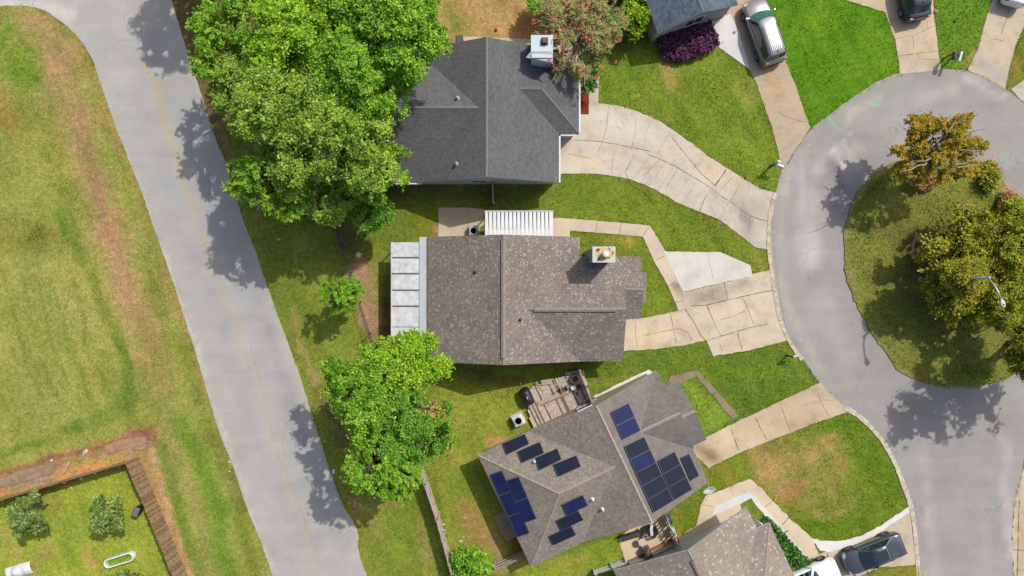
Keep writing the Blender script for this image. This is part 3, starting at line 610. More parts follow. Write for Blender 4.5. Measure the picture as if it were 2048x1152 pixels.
sheet("mulch_bed", [(1150, 180), (1178, 180), (1178, 229), (1150, 229)], M_SOIL, (132, 58, 44), [], "red mulch bed under the dark green shrub", z=.04, amp=.03)
# main house drive
sheet("driveway", [(1236, 640), (1252, 638), (1300, 634), (1355, 622), (1367, 582), (1430, 566), (1515, 545), (1541, 540), (1550, 590), (1562, 642), (1578, 680), (1500, 700), (1426, 712), (1412, 680), (1370, 690), (1310, 698), (1250, 702), (1236, 702)], M_CONC, (215, 200, 176),
      [(1375, 595, 1450, 590, 16, (160, 150, 134), .75), (1440, 580, 1500, 570, 12, (176, 164, 146), .6), (1345, 615, 1365, 610, 10, (140, 132, 118), .7), (1270, 665, 1330, 665, 16, (224, 204, 170), .7), (1300, 690, 1340, 688, 10, (176, 150, 116), .6), (1440, 630, 1500, 620, 18, (222, 206, 178), .7), (1360, 650, 1400, 660, 14, (188, 172, 148), .5), (1500, 610, 1540, 660, 12, (196, 180, 158), .6), (1440, 695, 1500, 690, 10, (204, 186, 158), .6)],
      "cracked concrete driveway in front of the brown roofed main house",
      joints=[([(1370, 618), (1385, 640), (1402, 672), (1412, 682)], .05), ([(1381, 612), (1412, 610), (1455, 600), (1508, 588), (1545, 580)], .05), ([(1412, 682), (1450, 670), (1500, 655), (1535, 648)], .045), ([(1413, 610), (1430, 650), (1441, 670)], .045), ([(1448, 565), (1455, 600)], .035), ([(1339, 625), (1348, 660), (1352, 688)], .035), ([(1271, 640), (1271, 670), (1275, 698)], .02), ([(1285, 672), (1320, 664), (1355, 657), (1375, 664), (1384, 680)], .028), ([(1430, 643), (1460, 635), (1492, 621)], .025), ([(1485, 595), (1500, 630), (1510, 655)], .025), ([(1475, 666), (1484, 700)], .04), ([(1422, 570), (1427, 590)], .018), ([(1438, 686), (1446, 705)], .02), ([(1368, 584), (1440, 567), (1500, 552)], .035)], z=.034)
sheet("path", [(1100, 436), (1140, 437), (1300, 451), (1330, 502), (1353, 560), (1381, 615), (1357, 621), (1335, 570), (1312, 530), (1285, 473), (1140, 461), (1140, 480), (1100, 480)], M_CLEAN, (214, 197, 175), [(1350, 575, 1370, 605, 12, (150, 138, 122), .8)],
      "pale concrete footpath bending round the main house lawn", amp=.02, joints=[([(1194, 443), (1191, 465)], .025), ([(1242, 447), (1239, 469)], .02), ([(1299, 452), (1285, 472)], .025), ([(1328, 512), (1311, 522)], .025), ([(1352, 564), (1334, 574)], .025), ([(1368, 600), (1344, 607)], .03)], z=.042)
sheet("parking_pad", [(1327, 503), (1440, 504), (1500, 530), (1504, 552), (1365, 583), (1345, 540)], M_CLEAN, (220, 216, 206), [(1370, 560, 1390, 550, 12, (196, 186, 168), .5), (1450, 540, 1490, 535, 12, (200, 192, 178), .5), (1350, 525, 1380, 520, 10, (196, 194, 190), .5)], "smooth new white concrete parking pad beside the path", amp=.02, joints=[([(1414, 505), (1428, 566)], .015)], z=.046)
sheet("patio", [(877, 415), (938, 415), (968, 418), (968, 450), (938, 468), (938, 490), (877, 490)], M_CLEAN, (206, 190, 166), [(885, 420, 930, 430, 8, (190, 178, 158), .4)], "concrete patio slab behind the main house", amp=.02, joints=[([(936, 415), (937, 470)], .015)], z=.03)
sheet("patio", [(915, 73), (1060, 78), (1160, 95), (1160, 150), (900, 150)], M_CLEAN, (206, 190, 162), [], "concrete strip patio behind the charcoal roofed house", amp=.02, joints=[([(1033, 78), (1033, 100)], .02)], z=.03)
# solar house drive and path
sheet("driveway", [(1380, 880), (1410, 875), (1470, 845), (1560, 803), (1640, 765), (1692, 817), (1695, 824), (1640, 842), (1560, 873), (1480, 905), (1417, 936), (1390, 910)], M_CONC, (204, 186, 154), [(1400, 900, 1420, 920, 14, (150, 128, 98), .7), (1450, 870, 1500, 880, 22, (222, 202, 168), .6), (1540, 830, 1600, 810, 18, (200, 182, 152), .6), (1620, 800, 1670, 820, 18, (204, 190, 168), .6), (1560, 850, 1620, 840, 12, (196, 156, 112), .4), (1590, 790, 1640, 780, 10, (178, 168, 148), .6), (1470, 855, 1520, 830, 10, (184, 172, 148), .5)],
      "stained concrete driveway of the house with solar panels", joints=[([(1462, 858), (1470, 880), (1478, 902)], .04), ([(1510, 835), (1525, 865), (1534, 880)], .035), ([(1560, 805), (1575, 850), (1582, 862)], .03), ([(1636, 790), (1650, 820), (1658, 834)], .025), ([(1600, 812), (1640, 800), (1665, 800)], .018)], z=.03)
sheet("path", [(1340, 752), (1385, 742), (1398, 742), (1478, 832), (1465, 838), (1392, 752), (1350, 772), (1330, 778)], M_CONC, (150, 134, 112), [], "dark weathered stone path crossing the lawn of the solar panel house", amp=.03, joints=[([(1388, 742), (1396, 758)], .03), ([(1421, 790), (1437, 784)], .05), ([(1445, 806), (1452, 800)], .03), ([(1362, 747), (1366, 762)], .02)], z=.036)
sheet("concrete_strip", [(1178, 799), (1192, 790), (1297, 738), (1306, 744), (1316, 775), (1195, 830)], M_CLEAN, (228, 226, 218), [], "white concrete strip along the side of the solar panel house", amp=.05, z=.03)
sheet("patio", [(988, 1032), (1030, 1012), (1060, 1060), (1012, 1084), (1000, 1060)], M_CONC, (168, 152, 128), [], "small weathered concrete slab against the solar panel house", amp=.03, z=.03)
sheet("patio", [(1238, 1080), (1252, 1062), (1330, 1030), (1368, 1100), (1300, 1118), (1254, 1136)], M_CLEAN, (226, 204, 168), [(1250, 1080, 1300, 1070, 20, (230, 208, 172), .5)], "cream patio slab between the solar panel house and its neighbour", amp=.03, joints=[([(1282, 1085), (1290, 1102)], .03)], z=.034)
# bottom-right house paths
sheet("path", [(1353, 1074), (1394, 1050), (1402, 1010), (1412, 992), (1500, 957), (1512, 966), (1560, 1018), (1626, 1078), (1640, 1120), (1560, 1200), (1480, 1200), (1360, 1200), (1340, 1100)], M_CLEAN, (221, 204, 176), [(1400, 1060, 1440, 1050, 14, (226, 206, 174), .5), (1560, 1050, 1620, 1100, 14, (216, 198, 170), .5)],
      "cream concrete path zigzagging to the bottom house", amp=.05, joints=[([(1462, 972), (1466, 990)], .02), ([(1546, 1000), (1530, 1014)], .025), ([(1578, 1034), (1564, 1050)], .06), ([(1405, 1008), (1428, 1014)], .015)], z=.03)
sheet("concrete_strip", [(1424, 1030), (1430, 1012), (1498, 982), (1506, 990), (1620, 1118), (1604, 1122), (1500, 997), (1442, 1024)], M_CLEAN, (222, 222, 218), [], "newer white concrete strip let into the zigzag path", amp=.02, z=.037)
sheet("lawn", [(1480, 1008), (1501, 996), (1534, 1037), (1600, 1112), (1560, 1130), (1512, 1060), (1490, 1030)], M_GRASS, (116, 136, 46), [(1540, 1060, 1590, 1120, 12, (92, 76, 50), .7)], "small wedge of grass beside the bottom house", amp=.05, z=.05, step=.25)
sheet("driveway", [(1570, 1150), (1605, 1122), (1660, 1100), (1700, 1084), (1760, 1052), (1816, 1018), (1826, 1022), (1833, 1085), (1838, 1130), (1760, 1134), (1700, 1160), (1690, 1300), (1560, 1300)], M_CONC, (204, 188, 166), [(1780, 1050, 1820, 1080, 14, (196, 186, 170), .5)], "concrete driveway under the parked dark grey saloon", joints=[([(1653, 1105), (1662, 1128)], .05), ([(1772, 1056), (1782, 1084)], .02), ([(1822, 1040), (1830, 1110)], .03)], z=.034)
sheet("concrete_strip", [(1620, 1076), (1650, 1082), (1685, 1081), (1720, 1072), (1760, 1052), (1815, 1014), (1820, 1022), (1760, 1064), (1700, 1092), (1655, 1104), (1640, 1100)], M_CLEAN, (226, 226, 222), [], "white concrete edging between the patchy lawn and driveway", amp=.05, z=.042)
sheet("lawn", [(1740, 1152), (1790, 1134), (1834, 1131), (1840, 1160), (1845, 1300), (1700, 1300)], M_GRASS, (138, 132, 50), [], "strip of yellowed grass below the dark grey saloon", amp=.06, z=.05, step=.25)
# top right driveways
sheet("driveway", [(1440, -80), (1545, -80), (1530, 0), (1562, 100), (1590, 170), (1620, 255), (1600, 286), (1577, 318), (1563, 345), (1560, 320), (1545, 260), (1512, 165), (1498, 138), (1470, 60), (1415, 45), (1410, -20)], M_CONC, (196, 176, 150), [(1500, 60, 1540, 120, 22, (150, 134, 116), .7), (1530, 150, 1550, 190, 14, (206, 170, 116), .6), (1570, 230, 1590, 300, 16, (186, 174, 158), .6), (1490, 110, 1500, 130, 9, (176, 174, 170), .7), (1500, 10, 1480, 40, 12, (160, 140, 118), .6)],
      "brownish concrete driveway under the silver people carrier", joints=[([(1540, 172), (1562, 165)], .02), ([(1560, 230), (1612, 245)], .018), ([(1603, 285), (1590, 300), (1575, 330)], .05)], z=.03)
sheet("concrete_strip", [(1415, 48), (1460, 28), (1478, 66), (1488, 100), (1499, 140), (1470, 118), (1434, 92), (1425, 70)], M_CLEAN, (226, 224, 220), [], "bright white concrete apron by the purple shrubs", amp=.02, z=.038)
sheet("driveway", [(1680, -80), (1690, 0), (1770, 25), (1790, 80), (1800, 148), (1840, 144), (1882, 140), (1876, 100), (1868, 40), (1862, -80)], M_CONC, (210, 192, 162), [(1800, 120, 1870, 130, 14, (186, 176, 160), .6), (1790, 30, 1800, 60, 10, (176, 160, 136), .5)], "concrete driveway under the black off-roader", joints=[([(1790, 78), (1830, 70), (1868, 52)], .02), ([(1824, 72), (1828, 86), (1825, 95)], .02), ([(1800, 112), (1840, 106), (1874, 103)], .03), ([(1835, 106), (1840, 118), (1878, 120)], .02), ([(1853, 40), (1856, 58)], .018), ([(1725, -10), (1722, 8)], .02)], z=.03)
sheet("driveway", [(1990, -80), (1985, 0), (1968, 50), (1955, 100), (1935, 140), (1965, 152), (2010, 178), (2020, 130), (2035, 80), (2060, 30), (2120, -80)], M_CONC, (206, 190, 164), [(1950, 120, 2000, 160, 20, (182, 176, 166), .7), (1990, 60, 2010, 110, 14, (214, 196, 166), .5)], "concrete driveway under the white hatchback", joints=[([(2018, 20), (2010, 45), (2002, 70)], .03), ([(1982, 78), (2005, 82)], .02)], z=.03)
sheet("driveway", [(2048, 160), (2022, 178), (2040, 200), (2120, 250), (2300, 340), (2300, 150)], M_CONC, (196, 188, 174), [], "edge of a pale driveway at the upper right corner", z=.03)
# concrete slabs by the left field fence
# spray marks on the street: green strokes and a figure 5
M_SPRAY = plain("green_spray", A(90, 215, 150), .8, var=.3, scale=12)
M_SPRAYW = plain("white_spray", A(214, 210, 208), .8, var=.2, scale=12)
def stroke(mb, pts, w, z=.0265):
    pp = [XY(*p) for p in pts]
    for i in range(len(pp) - 1):
        a, b = Vector(pp[i]), Vector(pp[i + 1]); d = (b - a)
        if d.length < 1e-5: continue
        d.normalize(); n = Vector((-d.y, d.x)) * w / 2; a = a - d * w * .3; b = b + d * w * .3
        mb.face([(a.x - n.x, a.y - n.y, z), (b.x - n.x, b.y - n.y, z), (b.x + n.x, b.y + n.y, z), (a.x + n.x, a.y + n.y, z)]); z += .0004
sm = MB(); stroke(sm, [(1655, 234), (1664, 244)], .11)
five = [(1671, 247), (1668.5, 244.5), (1665, 247.5), (1667, 250), (1670, 249.5), (1671.8, 251.5), (1670.5, 254), (1667.5, 253.5)]
stroke(sm, five, .055); o = sm.build("street_marking", M_SPRAY); tag(o, "green sprayed stroke and figure 5 beside the bright green lawn", "marking", kind='structure')
sm = MB(); stroke(sm, [(1748, 203), (1757, 206)], .12); o = sm.build("street_marking", M_SPRAY); tag(o, "short green sprayed dash at the top of the street", "marking", kind='structure')
sm = MB(); stroke(sm, [(2002, 324), (2014, 314)], .07); stroke(sm, [(2006, 315), (2014, 324)], .07, .028); stroke(sm, [(2021, 328), (2027, 332)], .08); stroke(sm, [(2017, 301), (2020, 292)], .04)
o = sm.build("street_marking", M_SPRAY); tag(o, "green sprayed cross and dash right of the golden tree", "marking", kind='structure')
sm = MB(); stroke(sm, [(1981, 1013), (1989, 1014)], .10); o = sm.build("street_marking", M_SPRAY); tag(o, "faint green dash on the lower street", "marking", kind='structure')
sm = MB()
for a in ([(2004, 188), (2010, 193)], [(2007, 186), (2014, 192)], [(1617, 291), (1622, 288)], [(1577, 360), (1580, 357)], [(1849, 1146), (1853, 1150)], [(1851, 1144), (1850, 1150)], [(1597, 679), (1604, 682)], [(1600, 677), (1601, 684)], [(1546, 463), (1548, 466)]): stroke(sm, a, .05)
o = sm.build("street_marking", M_SPRAYW); tag(o, "small white survey marks along the street edge", "marking", kind='structure')
# ------------------------------------------------------------------ houses
class Roof:
    def __init__(s): s.faces = []; s.mat = []
    def add(s, pts, mat=0):
        pts = [Vector(p) for p in pts]
        n = Vector((0, 0, 0))
        for i in range(len(pts)): n += (pts[i] - pts[0]).cross(pts[(i + 1) % len(pts)] - pts[0])
        if n.z < 0: pts = pts[::-1]; n = -n
        s.faces.append((pts, n.normalized())); s.mat.append(mat); return len(s.faces) - 1
    def zat(s, x, y):
        best = None
        for pts, n in s.faces:
            if poly_in(np.array([x]), np.array([y]), [(p.x, p.y) for p in pts])[0]:
                z = pts[0].z - (n.x * (x - pts[0].x) + n.y * (y - pts[0].y)) / n.z
                if best is None or z > best: best = z
        return best
    def ray(s, px, py, off=0.0, face=None):
        o = Vector((0, 0, H)); d = P(px, py, 0) - o; best = None
        for k, (pts, n) in enumerate(s.faces):
            if face is not None and k != face: continue
            t = n.dot(pts[0] + n * off - o) / n.dot(d); q = o + d * t
            if face is None and not poly_in(np.array([q.x]), np.array([q.y]), [(p.x, p.y) for p in pts])[0]: continue
            if best is None or q.z > best[0].z: best = (q, n)
        return best
    def mesh(s, thick=.16):
        mb = MB(); edges = {}
        for (pts, n), m in zip(s.faces, s.mat):
            u = Vector((0, 0, 1)).cross(n)
            if u.length < 1e-4: u = Vector((1, 0, 0))
            u.normalize(); v = n.cross(u)
            # split for bump detail: plain polygon is enough
            mb.face(pts, m, [(p.dot(u), p.dot(v)) for p in pts])
            mb.face([p - Vector((0, 0, thick)) for p in pts][::-1], 2)
            for i in range(len(pts)):
                a, b = pts[i], pts[(i + 1) % len(pts)]; ka = tuple(round(x, 2) for x in a); kb = tuple(round(x, 2) for x in b)
                edges.setdefault(frozenset((ka, kb)), []).append((a, b))
        for e in edges.values():
            if len(e) == 1:
                a, b = e[0]; dz = Vector((0, 0, thick)); mb.face([b, a, a - dz, b - dz], 2)
        return mb

def walls(mb, roof, poly, mat=0, step=.4, drop=.17, z0=-.05):
    """vertical walls whose tops follow the roof"""
    n = len(poly)
    ar = sum(poly[i][0] * poly[(i + 1) % n][1] - poly[(i + 1) % n][0] * poly[i][1] for i in range(n))
    if ar < 0: poly = poly[::-1]
    for i in range(n):
        a = Vector(poly[i]); b = Vector(poly[(i + 1) % n]); L = (b - a).length; k = max(1, int(L / step)); last = None
        zs = []
        for j in range(k + 1):
            p = a + (b - a) * j / k; q = p
            z = roof.zat(q.x, q.y)
            zs.append((p, z))
        fb = [z for _, z in zs if z is not None]; d = min(fb) if fb else 2.7
        for j in range(k):
            (p, z1), (q, z2) = zs[j], zs[j + 1]; z1 = (z1 if z1 else d) - drop; z2 = (z2 if z2 else d) - drop
            mb.face([(p.x, p.y, z0), (q.x, q.y, z0), (q.x, q.y, z2), (p.x, p.y, z1)], mat)
def offset_poly(poly, d):
    n = len(poly); ar = sum(poly[i][0] * poly[(i + 1) % n][1] - poly[(i + 1) % n][0] * poly[i][1] for i in range(n))
    if ar < 0: poly = poly[::-1]
    out = []
    for i in range(n):
        p0, p1, p2 = Vector(poly[i - 1]), Vector(poly[i]), Vector(poly[(i + 1) % n])
        d1 = (p1 - p0).normalized(); d2 = (p2 - p1).normalized(); n1 = Vector((-d1.y, d1.x)); n2 = Vector((-d2.y, d2.x))
        b = (n1 + n2); b = b / max(.3, b.length_squared) * 2 if b.length > .1 else n1
        out.append((p1.x + b.x * d, p1.y + b.y * d))
    return out
def opening(parent, org, a, b, t, w, h, z, kind='window'):
    """window or door fixed on wall a->b (outward normal on the right of a->b)"""
    a = Vector((a[0], a[1], 0)); b = Vector((b[0], b[1], 0)); d = (b - a).normalized(); out = Vector((d.y, -d.x, 0)); c = a + (b - a) * t
    M = Matrix(((d.x, out.x, 0, c.x), (d.y, out.y, 0, c.y), (0, 0, 1, z), (0, 0, 0, 1)))
    f = MB()
    if kind == 'window':
        for x0, x1, z0, z1 in ((-w / 2, w / 2, 0, .07), (-w / 2, w / 2, h - .07, h), (-w / 2, -w / 2 + .07, .07, h - .07), (w / 2 - .07, w / 2, .07, h - .07), (-.02, .02, .07, h - .07)): f.box(x0, x1, 0, .07, z0, z1, 0, M)
        fr = f.build("window", M_TRIM, parent, org); p = MB(); p.box(-w / 2 + .07, w / 2 - .07, .0, .03, .07, h - .07, 0, M); p.build("pane", M_PANE, fr, org)
    elif kind == 'garage':
        for k in range(4): f.box(-w / 2, w / 2, 0, .05 + .006 * (k % 2), k * h / 4 + .01, (k + 1) * h / 4 - .01, 0, M)
        f.build("garage_door", M_DOOR, parent, org)
    else:
        f.box(-w / 2, w / 2, 0, .05, 0, h, 0, M); dr = f.build("door", M_DOOR, parent, org)
        k = MB(); k.box(w / 2 - .16, w / 2 - .10, .05, .1, h * .46, h * .5, 0, M); k.build("handle", M_STEEL, dr, org)
def caps(lines, mat, parent, org):
    for a, b, w in lines:
        mb = MB(); cap_line(mb, a, b, w); mb.build('ridge_cap', mat, parent, org)
def cap_line(mb, a, b, w=.3, up=.03):
    """shingled cap folded over a ridge or hip from a to b"""
    a = Vector(a); b = Vector(b); d = (b - a); L = d.length; d.normalize(); side = d.cross(Vector((0, 0, 1))).normalized(); k = max(1, int(L / .32))
    for i in range(k):
        p = a + d * L * i / k; q = a + d * L * (i + 1) / k; z0 = Vector((0, 0, up + .012)); z1 = Vector((0, 0, up)); dn = Vector((0, 0, -.10 * w / .3 * 1.1))
        for s in (-1, 1):
            P1, P2, P3, P4 = p + z0, q + z1, q + z1 + side * s * w / 2 + dn, p + z0 + side * s * w / 2 + dn
            mb.face([P1, P2, P3, P4] if s < 0 else [P1, P4, P3, P2])
def pipe_vent(house, org, px, py, roof, r=.05, h=.35, mat=None, cap=True):
    hit = roof.ray(px, py)
    if not hit: return
    q = hit[0]; mb = MB(); mb.lathe([(r * 3.0, -.02), (r * 2.6, .05), (r * 1.3, .09)], 14, q); mb.lathe([(r, -.05), (r, h), (r * .7, h), (r * .7, h - .05)], 12, q)
    if cap: mb.lathe([(r * 1.8, h - .03), (r * 1.9, h + .02), (r * .8, h + .10), (0.001, h + .11)], 12, q)
    mb.build("vent_pipe", mat or M_STEEL, house, org)
def solar(house, org, roof, quad_px, nu, nv, mat, skip=()):
    """panels laid on the roof between four pixel corners; nu along 0->1, nv along 0->3"""
    c = [roof.ray(*p) for p in quad_px]
    c = [x for x in c]
    n = None
    for x in c:
        if x: n = x[1]
    # common plane: that of the face under the middle
    mid = (sum(p[0] for p in quad_px) / 4, sum(p[1] for p in quad_px) / 4); h = roof.ray(*mid)
    q0, n = h; o = Vector((0, 0, H)); pts = []
    for p in quad_px:
        d = P(p[0], p[1], 0) - o; t = n.dot(q0 + n * .14 - o) / n.dot(d); pts.append(o + d * t)
    def at(u, v): return (pts[0] * (1 - u) + pts[1] * u) * (1 - v) + (pts[3] * (1 - u) + pts[2] * u) * v
    for i in range(nu):
        for j in range(nv):
            if (i, j) in skip: continue
            mm = mat[(i, j)] if isinstance(mat, dict) and (i, j) in mat else (M_PVD if isinstance(mat, dict) else mat)
            gapu = .01 / nu * 1.2; gapv = .01 / nv * 1.2
            u0, u1, v0, v1 = i / nu + gapu, (i + 1) / nu - gapu, j / nv + gapv, (j + 1) / nv - gapv
            a, b, c_, d_ = at(u0, v0), at(u1, v0), at(u1, v1), at(u0, v1)
            f = MB(); dn = n * .045
            quad = [a, b, c_, d_]
            nn = (b - a).cross(d_ - a)
            if nn.dot(n) < 0: quad = quad[::-1]
            f.face(quad, 0); f.face([p - dn for p in quad][::-1], 0)
            for k in range(4): f.face([quad[k], quad[k] - dn, quad[(k + 1) % 4] - dn, quad[(k + 1) % 4]], 0)
            ctr = (a + b + c_ + d_) / 4
            for k in (0, 2):   # feet
                pt = quad[k] * .8 + ctr * .2; f.bar(pt - dn, pt - n * .14, .05, .05)
            fo = f.build("solar_panel", M_PVF, house, org)
            w = 1 - .045; inner = [ctr + (p - ctr) * w + n * .004 for p in quad]
            g_ = MB(); lu = (quad[1] - quad[0]).length > (quad[3] - quad[0]).length; g_.face(inner, 0, [(0, 0), (1, 0), (1, 1), (0, 1)] if lu else [(0, 0), (0, 1), (1, 1), (1, 0)]); g_.build("cell_sheet", mm, fo, org)
def gutter(house, org, lines, w=.11):
    for a, b in lines:
        mb = MB(); a = Vector(a); b = Vector(b); d = (b - a).normalized(); s = d.cross(Vector((0, 0, 1)))
        dz = Vector((0, 0, -.05))
        mb.bar(a + dz + s * (w / 2 + .006), b + dz + s * (w / 2 + .006), w, .09)
        mb.build("gutter", M_TRIM, house, org)

EAVE = 2.7
# ================= main brown house (axis aligned)
def W(px, py, h): return XY(px, py, h)
S = .42
xl = W(855, 0, EAVE)[0]; xr = W(1160, 0, EAVE)[0]; xm = (xl + xr) / 2; zr = EAVE + (xm - xl) * S
yt = W(0, 474, EAVE)[1]; yb = W(0, 723, EAVE)[1]
yg0 = W(0, 513, EAVE)[1]; yg1 = yb; ygm = (yg0 + yg1) / 2; zg = EAVE + (ygm - yg1) * S; xg = W(1253, 0, 4.2)[0]; xe = W(1281, 0, EAVE)[0]
xv = xr - (zg - EAVE) / S       # where the second ridge dies into the main slope
rA = Roof()
rA.add([(xl, yb, EAVE), (xm, yb, zr), (xm, yt, zr), (xl, yt, EAVE)])                                  # west slope
rA.add([(xm, yt, zr), (xm, yb, zr), (xr, yb, EAVE), (xv, ygm, zg), (xr, yg0, EAVE), (xr, yt, EAVE)])  # east slope with the valley cut out
rA.add([(xr, yb, EAVE), (xg, yb, EAVE), (xg, ygm, zg), (xv, ygm, zg)])                                # garage gable, south
ye = W(0, 580, 3.6)[1]; ze = EAVE + (yg0 - ye) * S
rA.add([(xv, ygm, zg), (xg, ygm, zg), (xg, ye, ze), (xe, ye, ze), (xe, yg0, EAVE), (xr, yg0, EAVE)])  # north slope over the entry
ys2 = W(0, 638, EAVE)[1]
rA.add([(xg - .01, ye, ze), (xe, ye, ze), (xe, ys2, ze - (ye - ys2) * S), (xg - .01, ys2, ze - (ye - ys2) * S)])
bx0, bx1 = xe - .25, W(1293, 0, 2.4)[0]
orgA = ((xl + xg) / 2, (yt + yb) / 2, 0)
hA = thing("house", "large brown shingled house with a chimney and white flat patio cover, in the middle", "house", orgA)
m_ = rA.mesh(); roofA = m_.build("roof", [M_SH_A, M_SH_A, M_TRIM], hA, orgA)
rb = Roof(); rb.add([(bx0, W(0, 545, 2.5)[1], 2.62), (bx0, W(0, 605, 2.5)[1], 2.62), (bx1, W(0, 605, 2.4)[1], 2.4), (bx1, W(0, 545, 2.4)[1], 2.4)])
rb.mesh(.1).build("bay_roof", [M_SH_A, M_SH_A, M_TRIM], hA, orgA)
wb = MB(); wb.box(bx0, bx1 - .2, W(0, 602, 2.4)[1], W(0, 548, 2.4)[1], 0, 2.42); wb.build("bay_wall", M_WALL_T, hA, orgA)
caps([((xm, yb, zr), (xm, yt, zr), .26), ((xv, ygm, zg), (xg, ygm, zg), .26), ((xg, ye, ze), (xe, ye, ze), .26)], M_CAP_A, roofA, orgA)
def ridge_vent(a, b, roofobj, org, w=.30):
    mb = MB(); a = Vector(a); b = Vector(b); d = (b - a).normalized(); s = d.cross(Vector((0, 0, 1)))
    u = Vector((0, 0, .07)); e = Vector((0, 0, -.0))
    for sg in (-1, 1):
        p1, p2 = a + u, b + u; p3, p4 = b + s * sg * w / 2 + e, a + s * sg * w / 2 + e
        mb.face([p1, p2, p3, p4] if sg < 0 else [p1, p4, p3, p2]); q = Vector((0, 0, -.09))
        mb.face([p4, p3, p3 + q, p4 + q] if sg < 0 else [p3, p4, p4 + q, p3 + q], 1)
    mb.face([a + u, a + s * w / 2, a - s * w / 2], 1); mb.face([b + u, b - s * w / 2, b + s * w / 2], 1)
    mb.build("ridge_vent", [M_CAP_A, M_DARKGAP], roofobj, org)
yv0 = W(0, 480, zr)[1]; yv1 = W(0, 716, zr)[1]
ridge_vent((xm, yv1, zr + .05), (xm, yv0, zr + .05), roofA, orgA, .32)
ridge_vent((W(1068, 0, zg)[0], ygm, zg + .05), (W(1233, 0, zg)[0], ygm, zg + .05), roofA, orgA, .30)
fpA = offset_poly([(xl, yb), (xg, yb), (xg, ys2), (xe, ys2), (xe, yg0), (xr, yg0), (xr, yt), (xl, yt)], .35)
w_ = MB(); walls(w_, rA, fpA); w_.build("wall", M_WALL_T, hA, orgA)
opening(hA, orgA, fpA[1], fpA[2], .5, 2.5, 2.1, .05, 'garage')
opening(hA, orgA, fpA[0], fpA[1], .25, 1.4, 1.1, 1.0); opening(hA, orgA, fpA[0], fpA[1], .6, 1.2, 1.1, 1.0); opening(hA, orgA, fpA[3], fpA[4], .25, .9, 2.05, .05, 'door'); opening(hA, orgA, fpA[6], fpA[7], .75, 1.2, 1.1, 1.0)
pipe_vent(hA, orgA, 950, 545, rA, .045, .35, M_BLACK, False); pipe_vent(hA, orgA, 1040, 640, rA, .045, .25, M_BLACK, False)
# chimney
zc = 6.0; cx0, cy0 = W(1185, 493, zc); cx1, cy1 = W(1231, 525, zc)
ch = MB(); ch.box(cx0 + .07, cx1 - .07, cy1 + .07, cy0 - .07, -.05, zc - .1); chim = ch.build("chimney", M_WALL_G, hA, orgA)
cp = MB(); cp.box(cx0, cx1, cy1, cy0, zc - .1, zc); cpan = cp.build("chimney_cap", plain("pale_cap_metal", A(196, 206, 205), .5, var=.06), chim, orgA)
cp = MB()
for (a, b, r1, r2) in ((0.52, .52, .42, .28),):
    n = 18; cxx = cx0 + (cx1 - cx0) * a; cyy = cy1 + (cy0 - cy1) * b
    cp.face([(cxx + (cx1 - cx0) * r1 * (1 + .12 * math.sin(3 * t + 1)) * math.cos(t), cyy + (cy0 - cy1) * .40 * (1 + .1 * math.cos(4 * t)) * math.sin(t), zc + .004) for t in [2 * math.pi * k / n for k in range(n)]])
cp.build("sealant_patch", plain("yellowed_sealant", A(214, 190, 128), .8, var=.15), chim, orgA)
rp = MB(); R_ = random.Random(4)
for (a, b, sx, sy, rot) in ((.24, .80, .17, .12, .4), (.28, .22, .18, .09, .7), (.73, .86, .14, .05, -.9), (.88, .6, .14, .05, 1.2), (.70, .30, .14, .05, .1), (.55, .24, .16, .05, .2)):
    n = 11; X0 = cx0 + (cx1 - cx0) * a; Y0 = cy1 + (cy0 - cy1) * b
    pts = []
    for k in range(n):
        t = 2 * math.pi * k / n; rr_ = R_.uniform(.7, 1.15); u, v = sx * rr_ * math.cos(t), sy * rr_ * math.sin(t)
        pts.append((X0 + u * math.cos(rot) - v * math.sin(rot), Y0 + u * math.sin(rot) + v * math.cos(rot), zc + .008))
    rp = MB(); rp.face(pts); rp.build("rust_patch", M_RUST, chim, orgA)
fl = MB(); fc = ((cx0 + cx1) / 2 + .05, (cy0 + cy1) / 2, zc); fl.lathe([(.20, 0), (.20, .10), (.16, .11), (.16, .35)], 18, fc); flu = fl.build("flue", M_STEEL, chim, orgA)
fl = MB(); fl.lathe([(.24, .34), (.25, .38), (.19, .50), (.08, .54), (.001, .545)], 20, fc); fl.build("flue_cap", M_WHITE, flu, orgA)
# white flat patio cover, west side
pz = 2.45
mb = MB(); px0, py0 = W(782, 484, pz); px1, py1 = W(840, 675, pz)
x0 = px0; x1 = W(839, 0, pz)[0]; ys_p = [484, 515, 547, 580, 612, 654, 675]
for i in range(6):
    ya = W(0, ys_p[i], pz)[1]; yb_ = W(0, ys_p[i + 1], pz)[1]
    mb.box(x0 + .03, x1, yb_ + .02, ya - .02, pz - .07, pz, 0)
    if 0 < i < 5:
        mb.box(x0 + .10, x1, ya - .055, ya + .045, pz - .05, pz + .035, 1)
mb.box(x0, x0 + .03, W(0, 675, pz)[1], W(0, 484, pz)[1], pz - .16, pz + .03, 0)
M_COVER = plain("weathered_white_roof_panel", A(214, 216, 216), .55, var=.26, scale=2.1)
pc = mb.build("patio_cover", [M_COVER, plain("dark_seam", A(96, 96, 96), .8, var=.2)], hA, orgA)
mb = MB(); mb.box(x1 + .004, W(855, 0, pz)[0] + .1, W(0, 675, pz)[1], W(0, 474, pz)[1], pz + .02, pz + .08)
mb.build("flashing_strip", M_METALG, pc, orgA)
for f_ in (0.02, .35, .68, .98):
    mb = MB(); yy = W(0, 484, pz)[1] * (1 - f_) + W(0, 675, pz)[1] * f_; mb.box(x0 + .04, x0 + .12, yy - .04, yy + .04, 0, pz - .07); mb.build("post", M_TRIM, pc, orgA)
